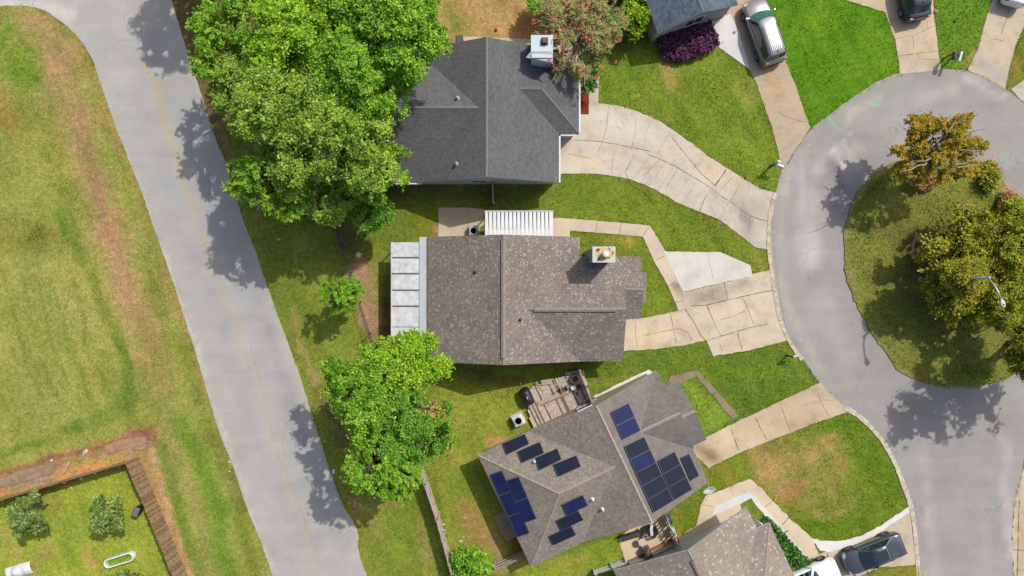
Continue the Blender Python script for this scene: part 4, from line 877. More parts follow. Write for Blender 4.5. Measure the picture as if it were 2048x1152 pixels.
# corrugated carport cover, north side
pz = 2.4; x0, y0 = W(970, 423, pz); x1, y1 = W(1106, 473, pz); y1 = yt - .05
mb = MB(); n = 17
for i in range(n):
    a = x0 + (x1 - x0) * i / n; b = x0 + (x1 - x0) * (i + 1) / n; w = b - a
    za, zb = pz, pz + .1
    prof = [(a, 0), (a + .015, .04), (a + .04, .04), (a + .055, 0), (b, 0)]
    for k in range(4):
        (u0, h0), (u1, h1) = prof[k], prof[k + 1]; mb.face([(u0, y0, za + h0), (u1, y0, za + h1), (u1, y1, zb + h1), (u0, y1, zb + h0)], 0)
        mb.face([(u0, y0, za - .02), (u0, y1, zb - .02), (u1, y1, zb - .02), (u1, y0, za - .02)], 0)
    mb.box(a - .030, a - .002, y1, y0, za + .02, za + .07, 1)
mb.box(x0 - .05, x1 + .05, y0, y0 + .06, pz - .12, pz + .05, 2)
cv = mb.build("carport_cover", [M_METALW, M_METALD, M_TRIM], hA, orgA)
for f_ in (0.02, .5, .98):
    mb = MB(); xx = x0 * (1 - f_) + x1 * f_; mb.box(xx - .04, xx + .04, y0 - .1, y0 - .02, 0, pz - .03); mb.build("post", M_TRIM, cv, orgA)

# ================= charcoal house (north)
S = .5
xl = W(832, 0, EAVE)[0]; xr = W(1118, 0, EAVE)[0]; xm = (xl + xr) / 2; zr = EAVE + (xm - xl) * S
yt = W(0, 100, EAVE)[1]; yb = W(0, 365, EAVE)[1]; ym = (yt + yb) / 2; zw = EAVE + (yt - ym) * S * .97
Sw = (zw - EAVE) / (yt - ym); xw = W(700, 0, EAVE)[0]; xv = xl + (zw - EAVE) / S; xh = xw + (yt - ym) * .62
xf = W(1158, 0, EAVE)[0]; yf0 = W(0, 268, EAVE)[1]; yf1 = yt; yfm = W(0, 178, 4.1)[1]; half = yfm - yf0; zf = EAVE + half * S; xfv = xr - half; xfh = xf - half * .98
yf1 = yfm + half
yf1 = min(yf1, yt)
rB = Roof()
rB.add([(xl, yb, EAVE), (xm, yb, zr), (xm, yt, zr), (xl, yt, EAVE), (xv, ym, zw)])
rB.add([(xm, yb, zr), (xr, yb, EAVE), (xr, yf0, EAVE), (xfv, yfm, zf), (xfv + (yf1 - yfm), yf1, zf - (yf1 - yfm) * S), (xr - (zf - (yf1 - yfm) * S - EAVE) / S * .0, yt, EAVE), (xm, yt, zr)] if yt - yf1 > .02 else
       [(xm, yb, zr), (xr, yb, EAVE), (xr, yf0, EAVE), (xfv, yfm, zf), (xfv + (yf1 - yfm), yt, zf - (yf1 - yfm) * S), (xm, yt, zr)])
rB.add([(xr, yf0, EAVE), (xf, yf0, EAVE), (xfh, yfm, zf), (xfv, yfm, zf)])
zn = zf - (yf1 - yfm) * S
rB.add([(xf, yf0, EAVE), (xf, yf1, EAVE), (xf - (yf1 - yfm > 0) * (half - (yf1 - yfm)) * 0 - (half - (yf1 - yfm)) * .98, yf1, zn), (xfh, yfm, zf)])
rB.add([(xfv, yfm, zf), (xfh, yfm, zf), (xf - (half - (yf1 - yfm)) * .98, yf1, zn), (xfv + (yf1 - yfm), yf1, zn)])
rB.add([(xw, yb, EAVE), (xl, yb, EAVE), (xv, ym, zw), (xh, ym, zw)])
rB.add([(xw, yt, EAVE), (xh, ym, zw), (xv, ym, zw), (xl, yt, EAVE)])
rB.add([(xw, yb, EAVE), (xh, ym, zw), (xw, yt, EAVE)])
orgB = ((xw + xf) / 2, ym, 0)
hB = thing("house", "charcoal shingled house half hidden by big trees at the top", "house", orgB)
roofB = rB.mesh().build("roof", [M_SH_B, M_SH_B, M_TRIM], hB, orgB)
caps([((xm, yb, zr), (xm, yt, zr), .24), ((xh, ym, zw), (xv, ym, zw), .2), ((xw, yb, EAVE), (xh, ym, zw), .2), ((xfv, yfm, zf), (xfh, yfm, zf), .2), ((xfh, yfm, zf), (xf, yf0, EAVE), .2)], M_CAP_B, roofB, orgB)
fpB = offset_poly([(xw, yb), (xr, yb), (xr, yf0), (xf, yf0), (xf, yt), (xw, yt)], .28)
w_ = MB(); walls(w_, rB, fpB); w_.build("wall", M_WALL_W, hB, orgB)
gutter(hB, orgB, [((xr, yb, EAVE - .05), (xr, yf0, EAVE - .05)), ((xf, yf0, EAVE - .05), (xf, yt, EAVE - .05)), ((xr + .12, yf0, EAVE - .05), (xf, yf0, EAVE - .05))][:2] + [((xr, yf0, EAVE - .05), (xf, yf0, EAVE - .05))])
gutter(hB, orgB, [((xw, yb, EAVE - .05), (W(844, 0, EAVE)[0], yb, EAVE - .05))])
mb = MB(); gx_ = (W(992, 0, 4)[0]); mb.box(gx_ - .5, gx_ + .5, fpB[0][1] - .06, fpB[0][1] - .005, 3.7, 4.1); mb.build("gable_vent", M_DARKGAP, hB, orgB)
opening(hB, orgB, fpB[1], fpB[2], .5, 2.6, 2.1, .05, 'garage'); opening(hB, orgB, fpB[0], fpB[1], .3, 1.2, 1.1, 1.0); opening(hB, orgB, fpB[0], fpB[1], .62, 1.2, 1.1, 1.0); opening(hB, orgB, fpB[3], fpB[4], .5, 1.5, 1.2, .8)
for p in ((915, 197), (913, 328)): pipe_vent(hB, orgB, p[0], p[1], rB, .06, .3, M_STEEL)
# pale chimney box of the charcoal house, sheet-metal clad
zc = 5.4; a0 = W(1062, 70, zc); a1 = W(1106, 116, zc)
mb = MB(); mb.box(a0[0] + .05, a1[0] - .05, a1[1] + .05, a0[1] - .05, -.05, zc - .08); cbx = mb.build("chimney", M_WALL_W, hB, orgB)
mb = MB(); mb.box(a0[0], a1[0], a1[1] + .45, a0[1], zc - .08, zc, 0)
mb.face([(a0[0] - .35, a1[1] + .12, zc - .22), (a1[0], a1[1] - .25, zc - .22), (a1[0], a1[1] + .45, zc - .002), (a0[0] - .02, a1[1] + .45, zc - .002)], 0)
mb.face([(a0[0] - .35, a1[1] + .12, zc - .30), (a1[0], a1[1] - .25, zc - .30), (a1[0], a1[1] - .25, zc - .22), (a0[0] - .35, a1[1] + .12, zc - .22)], 0)
mb.build("chimney_cap", plain("blue_white_metal", A(204, 216, 222), .4, var=.07, scale=2), cbx, orgB)
mb = MB(); fx = a0[0] + (a1[0] - a0[0]) * .62; fy = a0[1] + (a1[1] - a0[1]) * .28
mb.box(fx - .24, fx + .24, fy - .26, fy + .24, zc, zc + .06); mb.box(fx - .19, fx + .19, fy - .2, fy + .19, zc + .06, zc + .3, bev=.03); mb.build("flue", M_METALD, cbx, orgB)

# ================= solar house (rotated): frame u down the ridge, v to the upper right
UU = Vector((.43, -.903)); VV = Vector((.903, .43))     # world directions
def rot_house(o_px, zr0):
    o = Vector(W(o_px[0], o_px[1], zr0)); k = (H - EAVE) / F
    return lambda u, v, z: (o.x + UU.x * u + VV.x * v, o.y + UU.y * u + VV.y * v, z)
k = (H - EAVE) / F; S = .42
vE = 139 * k; zrC = EAVE + vE * S
o = Vector(W(1190, 808, zrC))
def uv_of(px, py, h):
    q = Vector(W(px, py, h)) - o; return q.dot(UU), q.dot(VV)
def L(u, v, z): return (o.x + UU.x * u + VV.x * v, o.y + UU.y * u + VV.y * v, z)
uL, vL = uv_of(957, 905, EAVE); uB, vB = uv_of(1058, 1135, EAVE); uT, vT = uv_of(1314, 746, EAVE); uR, vR = uv_of(1418, 966, EAVE)
u0 = min(uT, uL) * .5 + max(uT, uL) * .5; u0 = (uT + uL) / 2; u1 = (uR + uB) / 2
ve = (vT + vR) / 2; vw = (vL + vB) / 2
zrC = EAVE + ve * S
um = (u0 + u1) / 2; halfw = (u1 - u0) / 2; zwC = EAVE + halfw * S; 
if zwC > zrC - .05: zwC = zrC - .05
Swc = (zwC - EAVE) / halfw
vwv = -(zrC - zwC) / S                    # west wing ridge meets main slope
vhip = vw + halfw * .95                    # hip apex
vwest_eave = -ve
wu0, wu1 = uv_of(1350, 790, 3)[0], 0
ge = uv_of(1391, 895, EAVE); gs0 = uv_of(1334, 770, EAVE); gt = uv_of(1413, 879, EAVE); gr = uv_of(1358, 822, 4.0)
ua, ub = u0 + .15, ge[0]; ugm = (ua + ub) / 2; zgC = EAVE + (ub - ugm) * S; vgv = ve - (zgC - EAVE) / S; vgx = ve + .1
rC = Roof()
rC.add([L(u0, 0, zrC), L(u1, 0, zrC), L(u1, vwest_eave, EAVE), L(um, vwv, zwC), L(u0, vwest_eave, EAVE)])
e_main = rC.add([L(u0, 0, zrC), L(u1, 0, zrC), L(u1, ve, EAVE), L(ub, ve, EAVE), L(ugm, vgv, zgC), L(ua, ve, EAVE), L(u0, ve, EAVE)], 1)
rC.add([L(ub, ve, EAVE), L(ub, vgx, EAVE), L(ugm, vgx, zgC), L(ugm, vgv, zgC)], 1)
rC.add([L(ua, ve, EAVE), L(ugm, vgv, zgC), L(ugm, vgx, zgC), L(ua, vgx, EAVE)], 1)
rC.add([L(u0, vwest_eave, EAVE), L(um, vwv, zwC), L(um, vhip, zwC), L(u0, vw, EAVE)])
rC.add([L(u1, vwest_eave, EAVE), L(u1, vw, EAVE), L(um, vhip, zwC), L(um, vwv, zwC)])
rC.add([L(u0, vw, EAVE), L(um, vhip, zwC), L(u1, vw, EAVE)])
orgC = L(um, -2, 0)
hC = thing("house", "taupe shingled house carrying dark blue solar panels on its slopes", "house", orgC)
roofC = rC.mesh().build("roof", [M_SH_C, M_SH_CE, M_TRIM], hC, orgC)
# porch gable extension, a little lower
rP = Roof(); pu0, pv1 = uv_of(1357, 763, EAVE - .1); pu1, pv2 = uv_of(1414, 879, EAVE - .1); pv = (pv1 + pv2) / 2; pm = uv_of(1393, 823, 3.7)[0]
ze_ = EAVE - .12; zp = ze_ + (pu1 - pm) * S * .9; vb_ = ve - .9
rP.add([L(pu1, vb_, ze_), L(pu1, pv, ze_), L(pm, pv, zp), L(pm, vb_, zp)], 1); rP.add([L(pu0, vb_, ze_), L(pm, vb_, zp), L(pm, pv, zp), L(pu0, pv, ze_)], 1)
rP.mesh().build("porch_roof", [M_SH_CE, M_SH_CE, M_TRIM], hC, orgC)
caps([(L(u0, 0, zrC), L(u1, 0, zrC), .34), (L(um, vwv, zwC), L(um, vhip, zwC), .3), (L(um, vhip, zwC), L(u0, vw, EAVE), .3), (L(um, vhip, zwC), L(u1, vw, EAVE), .3), (L(ugm, vgv, zgC), L(ugm, vgx, zgC), .3), (L(pm, vb_ + .8, zp), L(pm, pv, zp), .28)], M_CAP, roofC, orgC)
def L2(u, v): return L(u, v, 0)[:2]
fpC = offset_poly([L2(u0, vw), L2(u1, vw), L2(u1, ve), L2(ub, ve), L2(ua, ve), L2(u0, ve)][:3] + [L2(u0, ve)], .4)
w_ = MB(); walls(w_, rC, fpC); w_.build("wall", M_WALL_T, hC, orgC)
w_ = MB(); pw = offset_poly([L2(pu0, ve - .6), L2(pu1, ve - .6), L2(pu1, pv), L2(pu0, pv)], .3); walls(w_, rP, pw); w_.build("porch_wall", M_WALL_T, hC, orgC)
for i, t in ((0, .5), (1, .3), (1, .7), (3, .4)): opening(hC, orgC, fpC[i], fpC[(i + 1) % 4], t, 1.2, 1.1, 1.0)
opening(hC, orgC, pw[1], pw[2], .6, 1.0, 2.0, .05, 'door') if False else None
for p in ((1185, 998), (1205, 1018)): pipe_vent(hC, orgC, p[0], p[1], rC, .05, .3, M_WHITE)
pipe_vent(hC, orgC, 1069, 922, rC, .045, .3, M_WHITE)
# solar arrays, pixel corners read off the photograph's roof, solved onto each slope
def quad(c, w, h, a=None):   # c = first corner, vectors w (along), h
    return [c, (c[0] + w[0], c[1] + w[1]), (c[0] + w[0] + h[0], c[1] + w[1] + h[1]), (c[0] + h[0], c[1] + h[1])]
solar(hC, orgC, rC, [(1004, 887), (1050, 867), (1059, 887), (1013, 910)], 1, 1, M_PVD)
solar(hC, orgC, rC, [(1034, 903), (1080, 883), (1089, 906), (1043, 926)], 1, 1, M_PVD)
solar(hC, orgC, rC, [(1069, 916), (1115, 896), (1124, 919), (1078, 941)], 1, 1, M_PVD)
solar(hC, orgC, rC, [(1106, 929), (1153, 910), (1163, 933), (1116, 954)], 1, 1, M_PVD)
solar(hC, orgC, rC, [(1123, 1010), (1166, 990), (1177, 1011), (1134, 1031)], 1, 1, M_PVB)
solar(hC, orgC, rC, [(1111, 1042), (1157, 1021), (1168, 1040), (1122, 1061)], 1, 1, M_PVD)
solar(hC, orgC, rC, [(1097, 1073), (1143, 1052), (1153, 1070), (1106, 1091)], 1, 1, M_PVD)
solar(hC, orgC, rC, [(980, 949), (1003, 941), (1059, 1067), (1035, 1075)], 1, 3, M_PVB)
solar(hC, orgC, rC, [(1012, 961), (1037, 953), (1073, 1038), (1048, 1047)], 1, 2, M_PVB)
solar(hC, orgC, rC, [(1221, 824), (1258, 806), (1282, 861), (1245, 880)], 1, 2, M_PVB)
solar(hC, orgC, rC, [(1248, 893), (1289, 873), (1348, 1001), (1307, 1026)], 1, 5, {(0, 1): M_PVB})
solar(hC, orgC, rC, [(1315, 922), (1350, 903), (1385, 979), (1348, 1001)], 1, 3, M_PVD)
solar(hC, orgC, rC, [(1361, 915), (1378, 907), (1399, 952), (1382, 962)], 1, 1, M_PVD)
# satellite dish bolted to the eave
zd = EAVE + .55; dx, dy = W(1417, 978, zd); m0 = W(1412, 968, EAVE)
mb = MB(); mb.tube([(m0[0] - .1, m0[1], EAVE + .05), (m0[0] + .05, m0[1], EAVE + .4), (dx, dy + .05, zd - .05)], .03, 8); dsh = mb.build("satellite_dish", M_STEEL, hC, orgC)
aim = Vector((.15, -.65, .85)).normalized(); M = aim.to_track_quat('Z', 'Y').to_matrix()
prof = [(0.001, 0), (.12, .01), (.25, .04), (.36, .09), (.46, .15), (.47, .16), (.45, .165), (.25, .055), (.001, .015)]
mb = MB(); mb.lathe(prof, 24, (dx, dy, zd), M=Matrix(M) @ Matrix.Diagonal((1.0, .8, 1.0))); mb.build("dish", M_WHITE, dsh, orgC)
mb = MB(); mb.tube([Vector((dx, dy, zd)) + M @ Vector((0, .34, .12)), Vector((dx, dy, zd)) + M @ Vector((0, .12, .5))], .018, 6); mb.tube([Vector((dx, dy, zd)) + M @ Vector((0, .13, .46)), Vector((dx, dy, zd)) + M @ Vector((0, .08, .54))], .05, 8); mb.build("feed_arm", M_METALG, dsh, orgC)

# ================= bottom tan house
S = .42; hwD = 146 * k; zrD = EAVE + hwD * S
o = Vector(W(1376, 1101, zrD))
def LD(u, v, z): return (o.x + UU.x * u + VV.x * v, o.y + UU.y * u + VV.y * v, z)
def uvD(px, py, h): q = Vector(W(px, py, h)) - o; return q.dot(UU), q.dot(VV)
vE = uvD(1498, 1024, EAVE)[1]; zrD = EAVE + vE * S
o = Vector(W(1376, 1101, zrD)); vE = uvD(1498, 1024, EAVE)[1]; uE = uvD(1498, 1024, EAVE)[0]
uend = 11.0
uq = uvD(1513, 1056, EAVE)[0]; qv = uvD(1539, 1047, EAVE); uw0 = (uq + qv[0]) / 2; vX = qv[1]; uw1 = uw0 + 8.0; uwm = uw0 + 3.3; zwD = EAVE + 3.3 * S; vvD = vE - (zwD - EAVE) / S
rD = Roof()
rD.add([LD(0, 0, zrD), LD(uend, 0, zrD), LD(uend, -vE, EAVE), LD(0, -vE, EAVE)])
rD.add([LD(0, 0, zrD), LD(uend, 0, zrD), LD(uend, vE, EAVE), LD(uw0 + 6.6, vE, EAVE), LD(uwm, vvD, zwD), LD(uw0, vE, EAVE), LD(0, vE, EAVE)], 1)
rD.add([LD(uw0, vE, EAVE), LD(uwm, vvD, zwD), LD(uwm, vX - 2.6, zwD), LD(uw0, vX, EAVE)], 0)
rD.add([LD(uw0, vX, EAVE), LD(uwm, vX - 2.6, zwD), LD(uw0 + 6.6, vX, EAVE)], 1)
rD.add([LD(uw0 + 6.6, vX, EAVE), LD(uwm, vX - 2.6, zwD), LD(uwm, vvD, zwD), LD(uw0 + 6.6, vE, EAVE)], 0)
orgD = LD(5, 0, 0)
hD = thing("house", "tan shingled house cut off by the bottom edge of the photo", "house", orgD)
roofD = rD.mesh().build("roof", [M_SH_D, M_SH_D, M_TRIM], hD, orgD)
caps([(LD(0, 0, zrD), LD(uend, 0, zrD), .26), (LD(uw0, vX, EAVE), LD(uwm, vX - 2.6, zwD), .24)], plain("tan_ridge_cap", A(160, 150, 138), .95, var=.15), roofD, orgD)
ridge_vent(LD(.75, 0, zrD + .05), LD(uend - .5, 0, zrD + .05), roofD, orgD, .32)
def LD2(u, v): return LD(u, v, 0)[:2]
fpD = offset_poly([LD2(1.1, -vE), LD2(uend, -vE), LD2(uend, vE), LD2(1.1, vE)], .3); w_ = MB(); walls(w_, rD, fpD); w_.build("wall", M_WALL_W, hD, orgD)
fpD2 = offset_poly([LD2(uw0, vE - .6), LD2(uw0 + 6.6, vE - .6), LD2(uw0 + 6.6, vX), LD2(uw0, vX)], .35); w_ = MB(); walls(w_, rD, fpD2); w_.build("wing_wall", M_BRICK_P, hD, orgD)
for t in (.25, .7): opening(hD, orgD, fpD[3], fpD[0], t, 1.2, 1.1, 1.0)
opening(hD, orgD, fpD2[1], fpD2[2], .5, 1.6, 1.2, .8)

# ================= slate blue house at the top right
S = .42; U2 = Vector((-.335, .942)); V2 = Vector((.942, .335))
c0 = Vector(W(1316, 66, EAVE)); c1 = Vector(W(1476, 9, EAVE)); V2 = (c1 - c0).normalized(); U2 = Vector((-V2.y, V2.x)); wd = (c1 - c0).length; hw = wd / 2; zrE = EAVE + hw * S
def LE(u, v, z): return (c0.x + U2.x * u + V2.x * v, c0.y + U2.y * u + V2.y * v, z)
rE = Roof(); rE.add([LE(0, 0, EAVE), LE(0, hw, zrE), LE(12, hw, zrE), LE(12, 0, EAVE)]); rE.add([LE(0, hw, zrE), LE(0, wd, EAVE), LE(12, wd, EAVE), LE(12, hw, zrE)])
orgE = LE(6, hw, 0); hE = thing("house", "slate blue roofed house with brick gable beside the purple shrubs", "house", orgE)
roofE = rE.mesh(.2).build("roof", [M_SH_E, M_SH_E, M_TRIM], hE, orgE)
caps([(LE(0.1, hw, zrE), LE(12, hw, zrE), .24)], plain("slate_ridge_cap", A(112, 128, 140), .9, var=.1), roofE, orgE)
gutter(hE, orgE, [(LE(12, wd, EAVE - .05), LE(0, wd, EAVE - .05))][:1]); gutter(hE, orgE, [(LE(0, 0, EAVE - .05), LE(12, 0, EAVE - .05))])
def LE2(u, v): return LE(u, v, 0)[:2]
fpE = offset_poly([LE2(0.15, 0), LE2(0.15, wd), LE2(12, wd), LE2(12, 0)], .12); w_ = MB(); walls(w_, rE, fpE, drop=.2); w_.build("wall", M_BRICK_P, hE, orgE)
def wside(poly, i): return poly[i], poly[(i + 1) % len(poly)]
best = min(range(4), key=lambda i: poly_mid if False else (Vector(fpE[i]) + Vector(fpE[(i + 1) % 4])).y)
opening(hE, orgE, fpE[best], fpE[(best + 1) % 4], .52, 1.5, 1.3, .9)
# ------------------------------------------------------------------ trees and shrubs
def gcol(*cs): return [A(*c, k=1.02) for c in cs]
LM_LIME = leafmat("lime_leaf", gcol((80, 116, 24), (116, 156, 32), (150, 190, 46), (190, 214, 74)))
LM_BRIGHT = leafmat("bright_leaf", gcol((66, 108, 26), (104, 150, 38), (140, 184, 52), (178, 208, 76)))
LM_OLIVE = leafmat("olive_leaf", gcol((80, 110, 34), (118, 150, 52), (154, 182, 68), (188, 206, 98)))
LM_FEATH = leafmat("feathery_leaf", gcol((60, 100, 24), (100, 148, 34), (138, 178, 48), (172, 200, 78)))
LM_DEEP = leafmat("deep_leaf", gcol((56, 96, 26), (88, 136, 38), (122, 168, 52), (154, 192, 74)))
LM_GOLD = leafmat("golden_leaf", gcol((84, 92, 22), (128, 124, 28), (176, 158, 38), (192, 144, 44), (142, 146, 46)))
LM_GOLDOL = leafmat("gold_olive_leaf", gcol((70, 82, 24), (112, 122, 32), (152, 154, 42), (182, 172, 60), (146, 128, 54)))
LM_OLIVE2 = leafmat("yellow_green_leaf", gcol((80, 92, 22), (124, 136, 30), (166, 172, 42), (194, 188, 66)))
LM_CRAPE = leafmat("crape_leaf", gcol((104, 112, 62), (138, 144, 84), (172, 170, 108), (176, 142, 102), (122, 156, 66)))
LM_RED = leafmat("red_flower", gcol((176, 48, 56), (206, 70, 78), (216, 110, 108)), .2)
LM_PURPLE = leafmat("purple_leaf", gcol((52, 26, 50), (82, 42, 76), (112, 62, 96), (146, 96, 122)), .15)
LM_SHRUB = leafmat("yellow_shrub_leaf", gcol((44, 84, 16), (86, 132, 20), (130, 166, 28), (180, 192, 52)))
LM_GREY = leafmat("grey_green_leaf", gcol((62, 86, 36), (96, 120, 52), (130, 152, 76), (172, 182, 120)))
LM_DRY = leafmat("dry_leaf", gcol((104, 76, 44), (150, 108, 62), (186, 146, 104)), .1)
LM_IVY = leafmat("ivy_leaf", gcol((30, 66, 22), (54, 98, 32), (84, 126, 50), (116, 148, 76)), .2)

def limb_path(a, b, R, sag=.0, wob=.12, n=6):
    a = Vector(a); b = Vector(b); out = []; L = (b - a).length
    for i in range(n + 1):
        t = i / n; p = a.lerp(b, t); j = math.sin(math.pi * t) * L * wob
        out.append(p + Vector((R.uniform(-1, 1) * j, R.uniform(-1, 1) * j, R.uniform(-.4, 1) * j * .6)))
    out[0] = a; out[-1] = b; return out
def tree(name, label, cat, px, py, zc, rx, ry, rz, mat, seed, lobes=30, lr=.30, clumps=46,  per=13, ls=.17, cs=.23, style='clump', bark=None, base=None, trunk_r=.2, group=None, twig=0, extra=None, flat=.75, crownname="crown", low=-.35, outw=.0):
    R = random.Random(seed); NR = np.random.default_rng(seed)
    if zc > 3: lobes = int(lobes * 1.35); lr *= .84; clumps = int(clumps * .78); ls *= .62; per = int(per * 2.3); cs *= .95
    s = (H - zc) / F; c = P(px, py, zc); RX, RY = rx * s, ry * s
    b = Vector((*XY(*base), 0)) if base else Vector((c.x + R.uniform(-.3, .3), c.y + R.uniform(-.3, .3), 0))
    t = thing(name, label, cat, b, 0, group)
    # lobe centres spread through the crown volume
    cen = []; rad = []; tries = 0
    while len(cen) < lobes and tries < 5000:
        tries += 1
        v = Vector((R.gauss(0, 1), R.gauss(0, 1), R.gauss(0, 1))).normalized(); rr_ = R.uniform(.35, 1.0) ** .55
        z = v.z * rr_
        if z < low: continue
        l = lr * R.uniform(.7, 1.25)
        if zc > 3.4 and math.sin(v.x * 5.1 + seed) * math.sin(v.y * 4.7 + seed * 1.7) > .62: continue
        ph = math.atan2(v.y, v.x); k = (1 - l * .6) * rr_ * (1 + .13 * math.sin(3 * ph + seed) + .09 * math.sin(7 * ph + seed * 2.3))
        p = Vector((c.x + v.x * RX * k, c.y + v.y * RY * k, c.z + z * rz * .9))
        q = l * (RX + RY) / 2
        if any((p - a).length < .55 * q for a in cen): continue
        cen.append(p); rad.append(q)
    tr = MB(); top = Vector((c.x, c.y, c.z)); tp = limb_path(b, top, R, wob=.05, n=7)
    tr.tube(tp, [trunk_r * (1.25 if i == 0 else 1 - .085 * i) for i in range(8)], 9)
    for p, q in zip(cen, rad):
        st = tp[R.choice((3, 4, 5, 6))]; path = limb_path(st, p, R, wob=.10, n=5); tr.tube(path, [trunk_r * .36 * (1 - .15 * i) + .012 for i in range(6)], 6, cap=False)
        for _ in range(4 if style != 'spray' else 6):
            d = Vector((R.gauss(0, 1), R.gauss(0, 1), abs(R.gauss(0, .7)))).normalized(); m0 = path[4]
            tr.tube(limb_path(m0, p + d * q * .92, R, wob=.1, n=3), [.028, .022, .016, .008], 4, cap=False)
    for _ in range(twig):
        a = R.choice(cen); d = Vector((R.gauss(0, 1), R.gauss(0, 1), .5)); d = ((a - c).normalized() + d * .3); d.normalize()
        e = a + d * R.uniform(.9, 1.6); pth = limb_path(c.lerp(a, .5), e, R, wob=.08, n=5); tr.tube(pth, [.05, .045, .035, .028, .018, .008], 5, cap=False)
        for _k in range(2):
            tr.tube([pth[3 + _k], pth[3 + _k] + Vector((R.uniform(-.6, .6), R.uniform(-.6, .6), R.uniform(.0, .4)))], [.016, .006], 4, cap=False)
    tro = tr.build("trunk", bark or M_BARK, t, b)
    C_ = []; T_ = []
    for p, q in zip(cen, rad):
        lt = R.uniform(-.10, .10)
        if style == 'clump':
            n = int(clumps * 1.15 * (q / (lr * (RX + RY) / 2)) ** 2)
            d = NR.normal(size=(n, 3)); d[:, 2] = np.where(d[:, 2] < -.3, -d[:, 2], d[:, 2]); d /= np.linalg.norm(d, axis=1)[:, None]
            r_ = NR.uniform(.55, 1.12, n)[:, None] * q * np.where(NR.random(n) < .12, 1.22, 1)[:, None]; cc = np.array(p) + d * r_ * np.array([1, 1, flat])
            ct = np.clip(.5 + lt + NR.normal(0, .2, n), 0, 1); k_ = cs * NR.uniform(.5, .95, n)[:, None, None]
            off = NR.normal(size=(n, per, 3)) * k_ * np.array([1, 1, .55])
            C_.append((cc[:, None, :] + off).reshape(-1, 3)); T_.append(np.clip(np.repeat(ct, per) + NR.normal(0, .12, n * per), 0, 1))
        else:
            n = int(clumps * .62); d = NR.normal(size=(n, 3)); d[:, 2] = np.abs(d[:, 2]) * .55; d /= np.linalg.norm(d, axis=1)[:, None]
            st = np.array(p) + d * q * .25; ln = q * NR.uniform(.7, 1.25, n)
            outv = np.array([(p - c).x, (p - c).y, 0]); on = np.linalg.norm(outv); outv = outv / on if on > 1e-3 else outv
            dd = d + outv * .45; dd[:, 2] *= .8; dd /= np.linalg.norm(dd, axis=1)[:, None]
            tt = NR.uniform(0, 1, (n, per * 2)) ** .8
            cc = st[:, None, :] + dd[:, None, :] * (tt * ln[:, None])[:, :, None]
            cc[:, :, 2] -= (tt ** 2 * .25 * ln[:, None]); side = NR.normal(size=(n, per * 2, 3)) * np.array([1, 1, .35]) * cs * .42 * (1.15 - tt * .7)[:, :, None]
            C_.append((cc + side).reshape(-1, 3)); ct = np.clip(.5 + lt + NR.normal(0, .14, n), 0, 1); T_.append(np.clip((ct[:, None] + (tt - .5) * .25 + NR.normal(0, .1, (n, per * 2))).ravel(), 0, 1))
    if zc > 3 or name == 'tree':      # loose sprigs that break up the outline
        NS = int(5.5 * len(cen)); 
        for _ in range(NS):
            k_ = R.randrange(len(cen)); p, q = cen[k_], rad[k_]; o_ = Vector((p.x - c.x, p.y - c.y, (p.z - c.z) * .4)); 
            if o_.length < .2: continue
            d = (o_.normalized() + Vector((R.gauss(0, .6), R.gauss(0, .6), R.gauss(0, .35)))).normalized(); L_ = q * R.uniform(1.0, 1.75); m_n = R.randint(14, 30); tq = NR.uniform(.45, 1, m_n)
            C_.append(np.array(p)[None, :] + np.array(d)[None, :] * (tq * L_)[:, None] + NR.normal(size=(m_n, 3)) * .10 * (1.3 - tq)[:, None]); T_.append(np.clip(.5 + NR.normal(0, .2) + NR.normal(0, .12, m_n), 0, 1))
    cc = np.concatenate(C_); tt = np.concatenate(T_); gx_, gy_ = cc[:, 0] - .57 * cc[:, 2], cc[:, 1] - .58 * cc[:, 2]; er = np.hypot((cc[:, 0] - c.x) / RX, (cc[:, 1] - c.y) / RY); gap = fnoise(gx_, gy_, .62, seed + 5) < -.30 + .16 * np.clip(er, 0, 1.2); ok = (cc[:, 2] > .08) & ~(gap & (RX > 1.4)); cc = cc[ok]; tt = tt[ok]
    v, q = leaves(cc, ls, NR)
    quick(crownname, v, q, mat, tt, t, b)
    if extra: extra(t, b, cen, rad, NR, R, c)
    return t

G1 = "big trees between the road and the houses"
tree("tree", "feathery yellow-green tree leaning over the road verge at the upper left", "tree", 452, 100, 7.5, 78, 100, 3.0, LM_FEATH, 11, 26, .30, 44, 12, .15, .26, 'spray', group=G1)
tree("tree", "lime green tree on the top edge, left of the brighter round tree", "tree", 590, 70, 10.0, 92, 100, 3.4, LM_LIME, 12, 34, .30, 50, group=G1)
tree("tree", "vivid green rounded tree overhanging the top left of the charcoal roof", "tree", 800, 55, 9.5, 100, 110, 3.6, LM_BRIGHT, 13, 40, .28, 52, group=G1)
tree("tree", "lime green tree on the top edge between the lime tree and the vivid rounded tree", "tree", 694, 20, 8.6, 62, 74, 2.6, LM_BRIGHT, 25, 24, .3, 46, group=G1)
tree("tree", "bright green tree in the middle of the upper cluster, left of the charcoal roof", "tree", 715, 155, 9.0, 105, 100, 3.2, LM_BRIGHT, 14, 38, .28, 50, group=G1)
tree("tree", "olive green tree in the middle of the cluster beside the tree shadowed road", "tree", 570, 215, 9.5, 108, 95, 3.2, LM_OLIVE, 15, 38, .28, 48, group=G1)
tree("tree", "big olive green tree touching the south-west corner of the charcoal roof", "tree", 660, 290, 9.0, 130, 105, 3.3, LM_OLIVE, 16, 46, .25, 46, group=G1)
tree("tree", "medium green tree at the lower left corner of the upper cluster", "tree", 545, 365, 7.5, 78, 75, 2.7, LM_FEATH, 17, 26, .30, 44, 12, .15, .26, 'spray', group=G1)
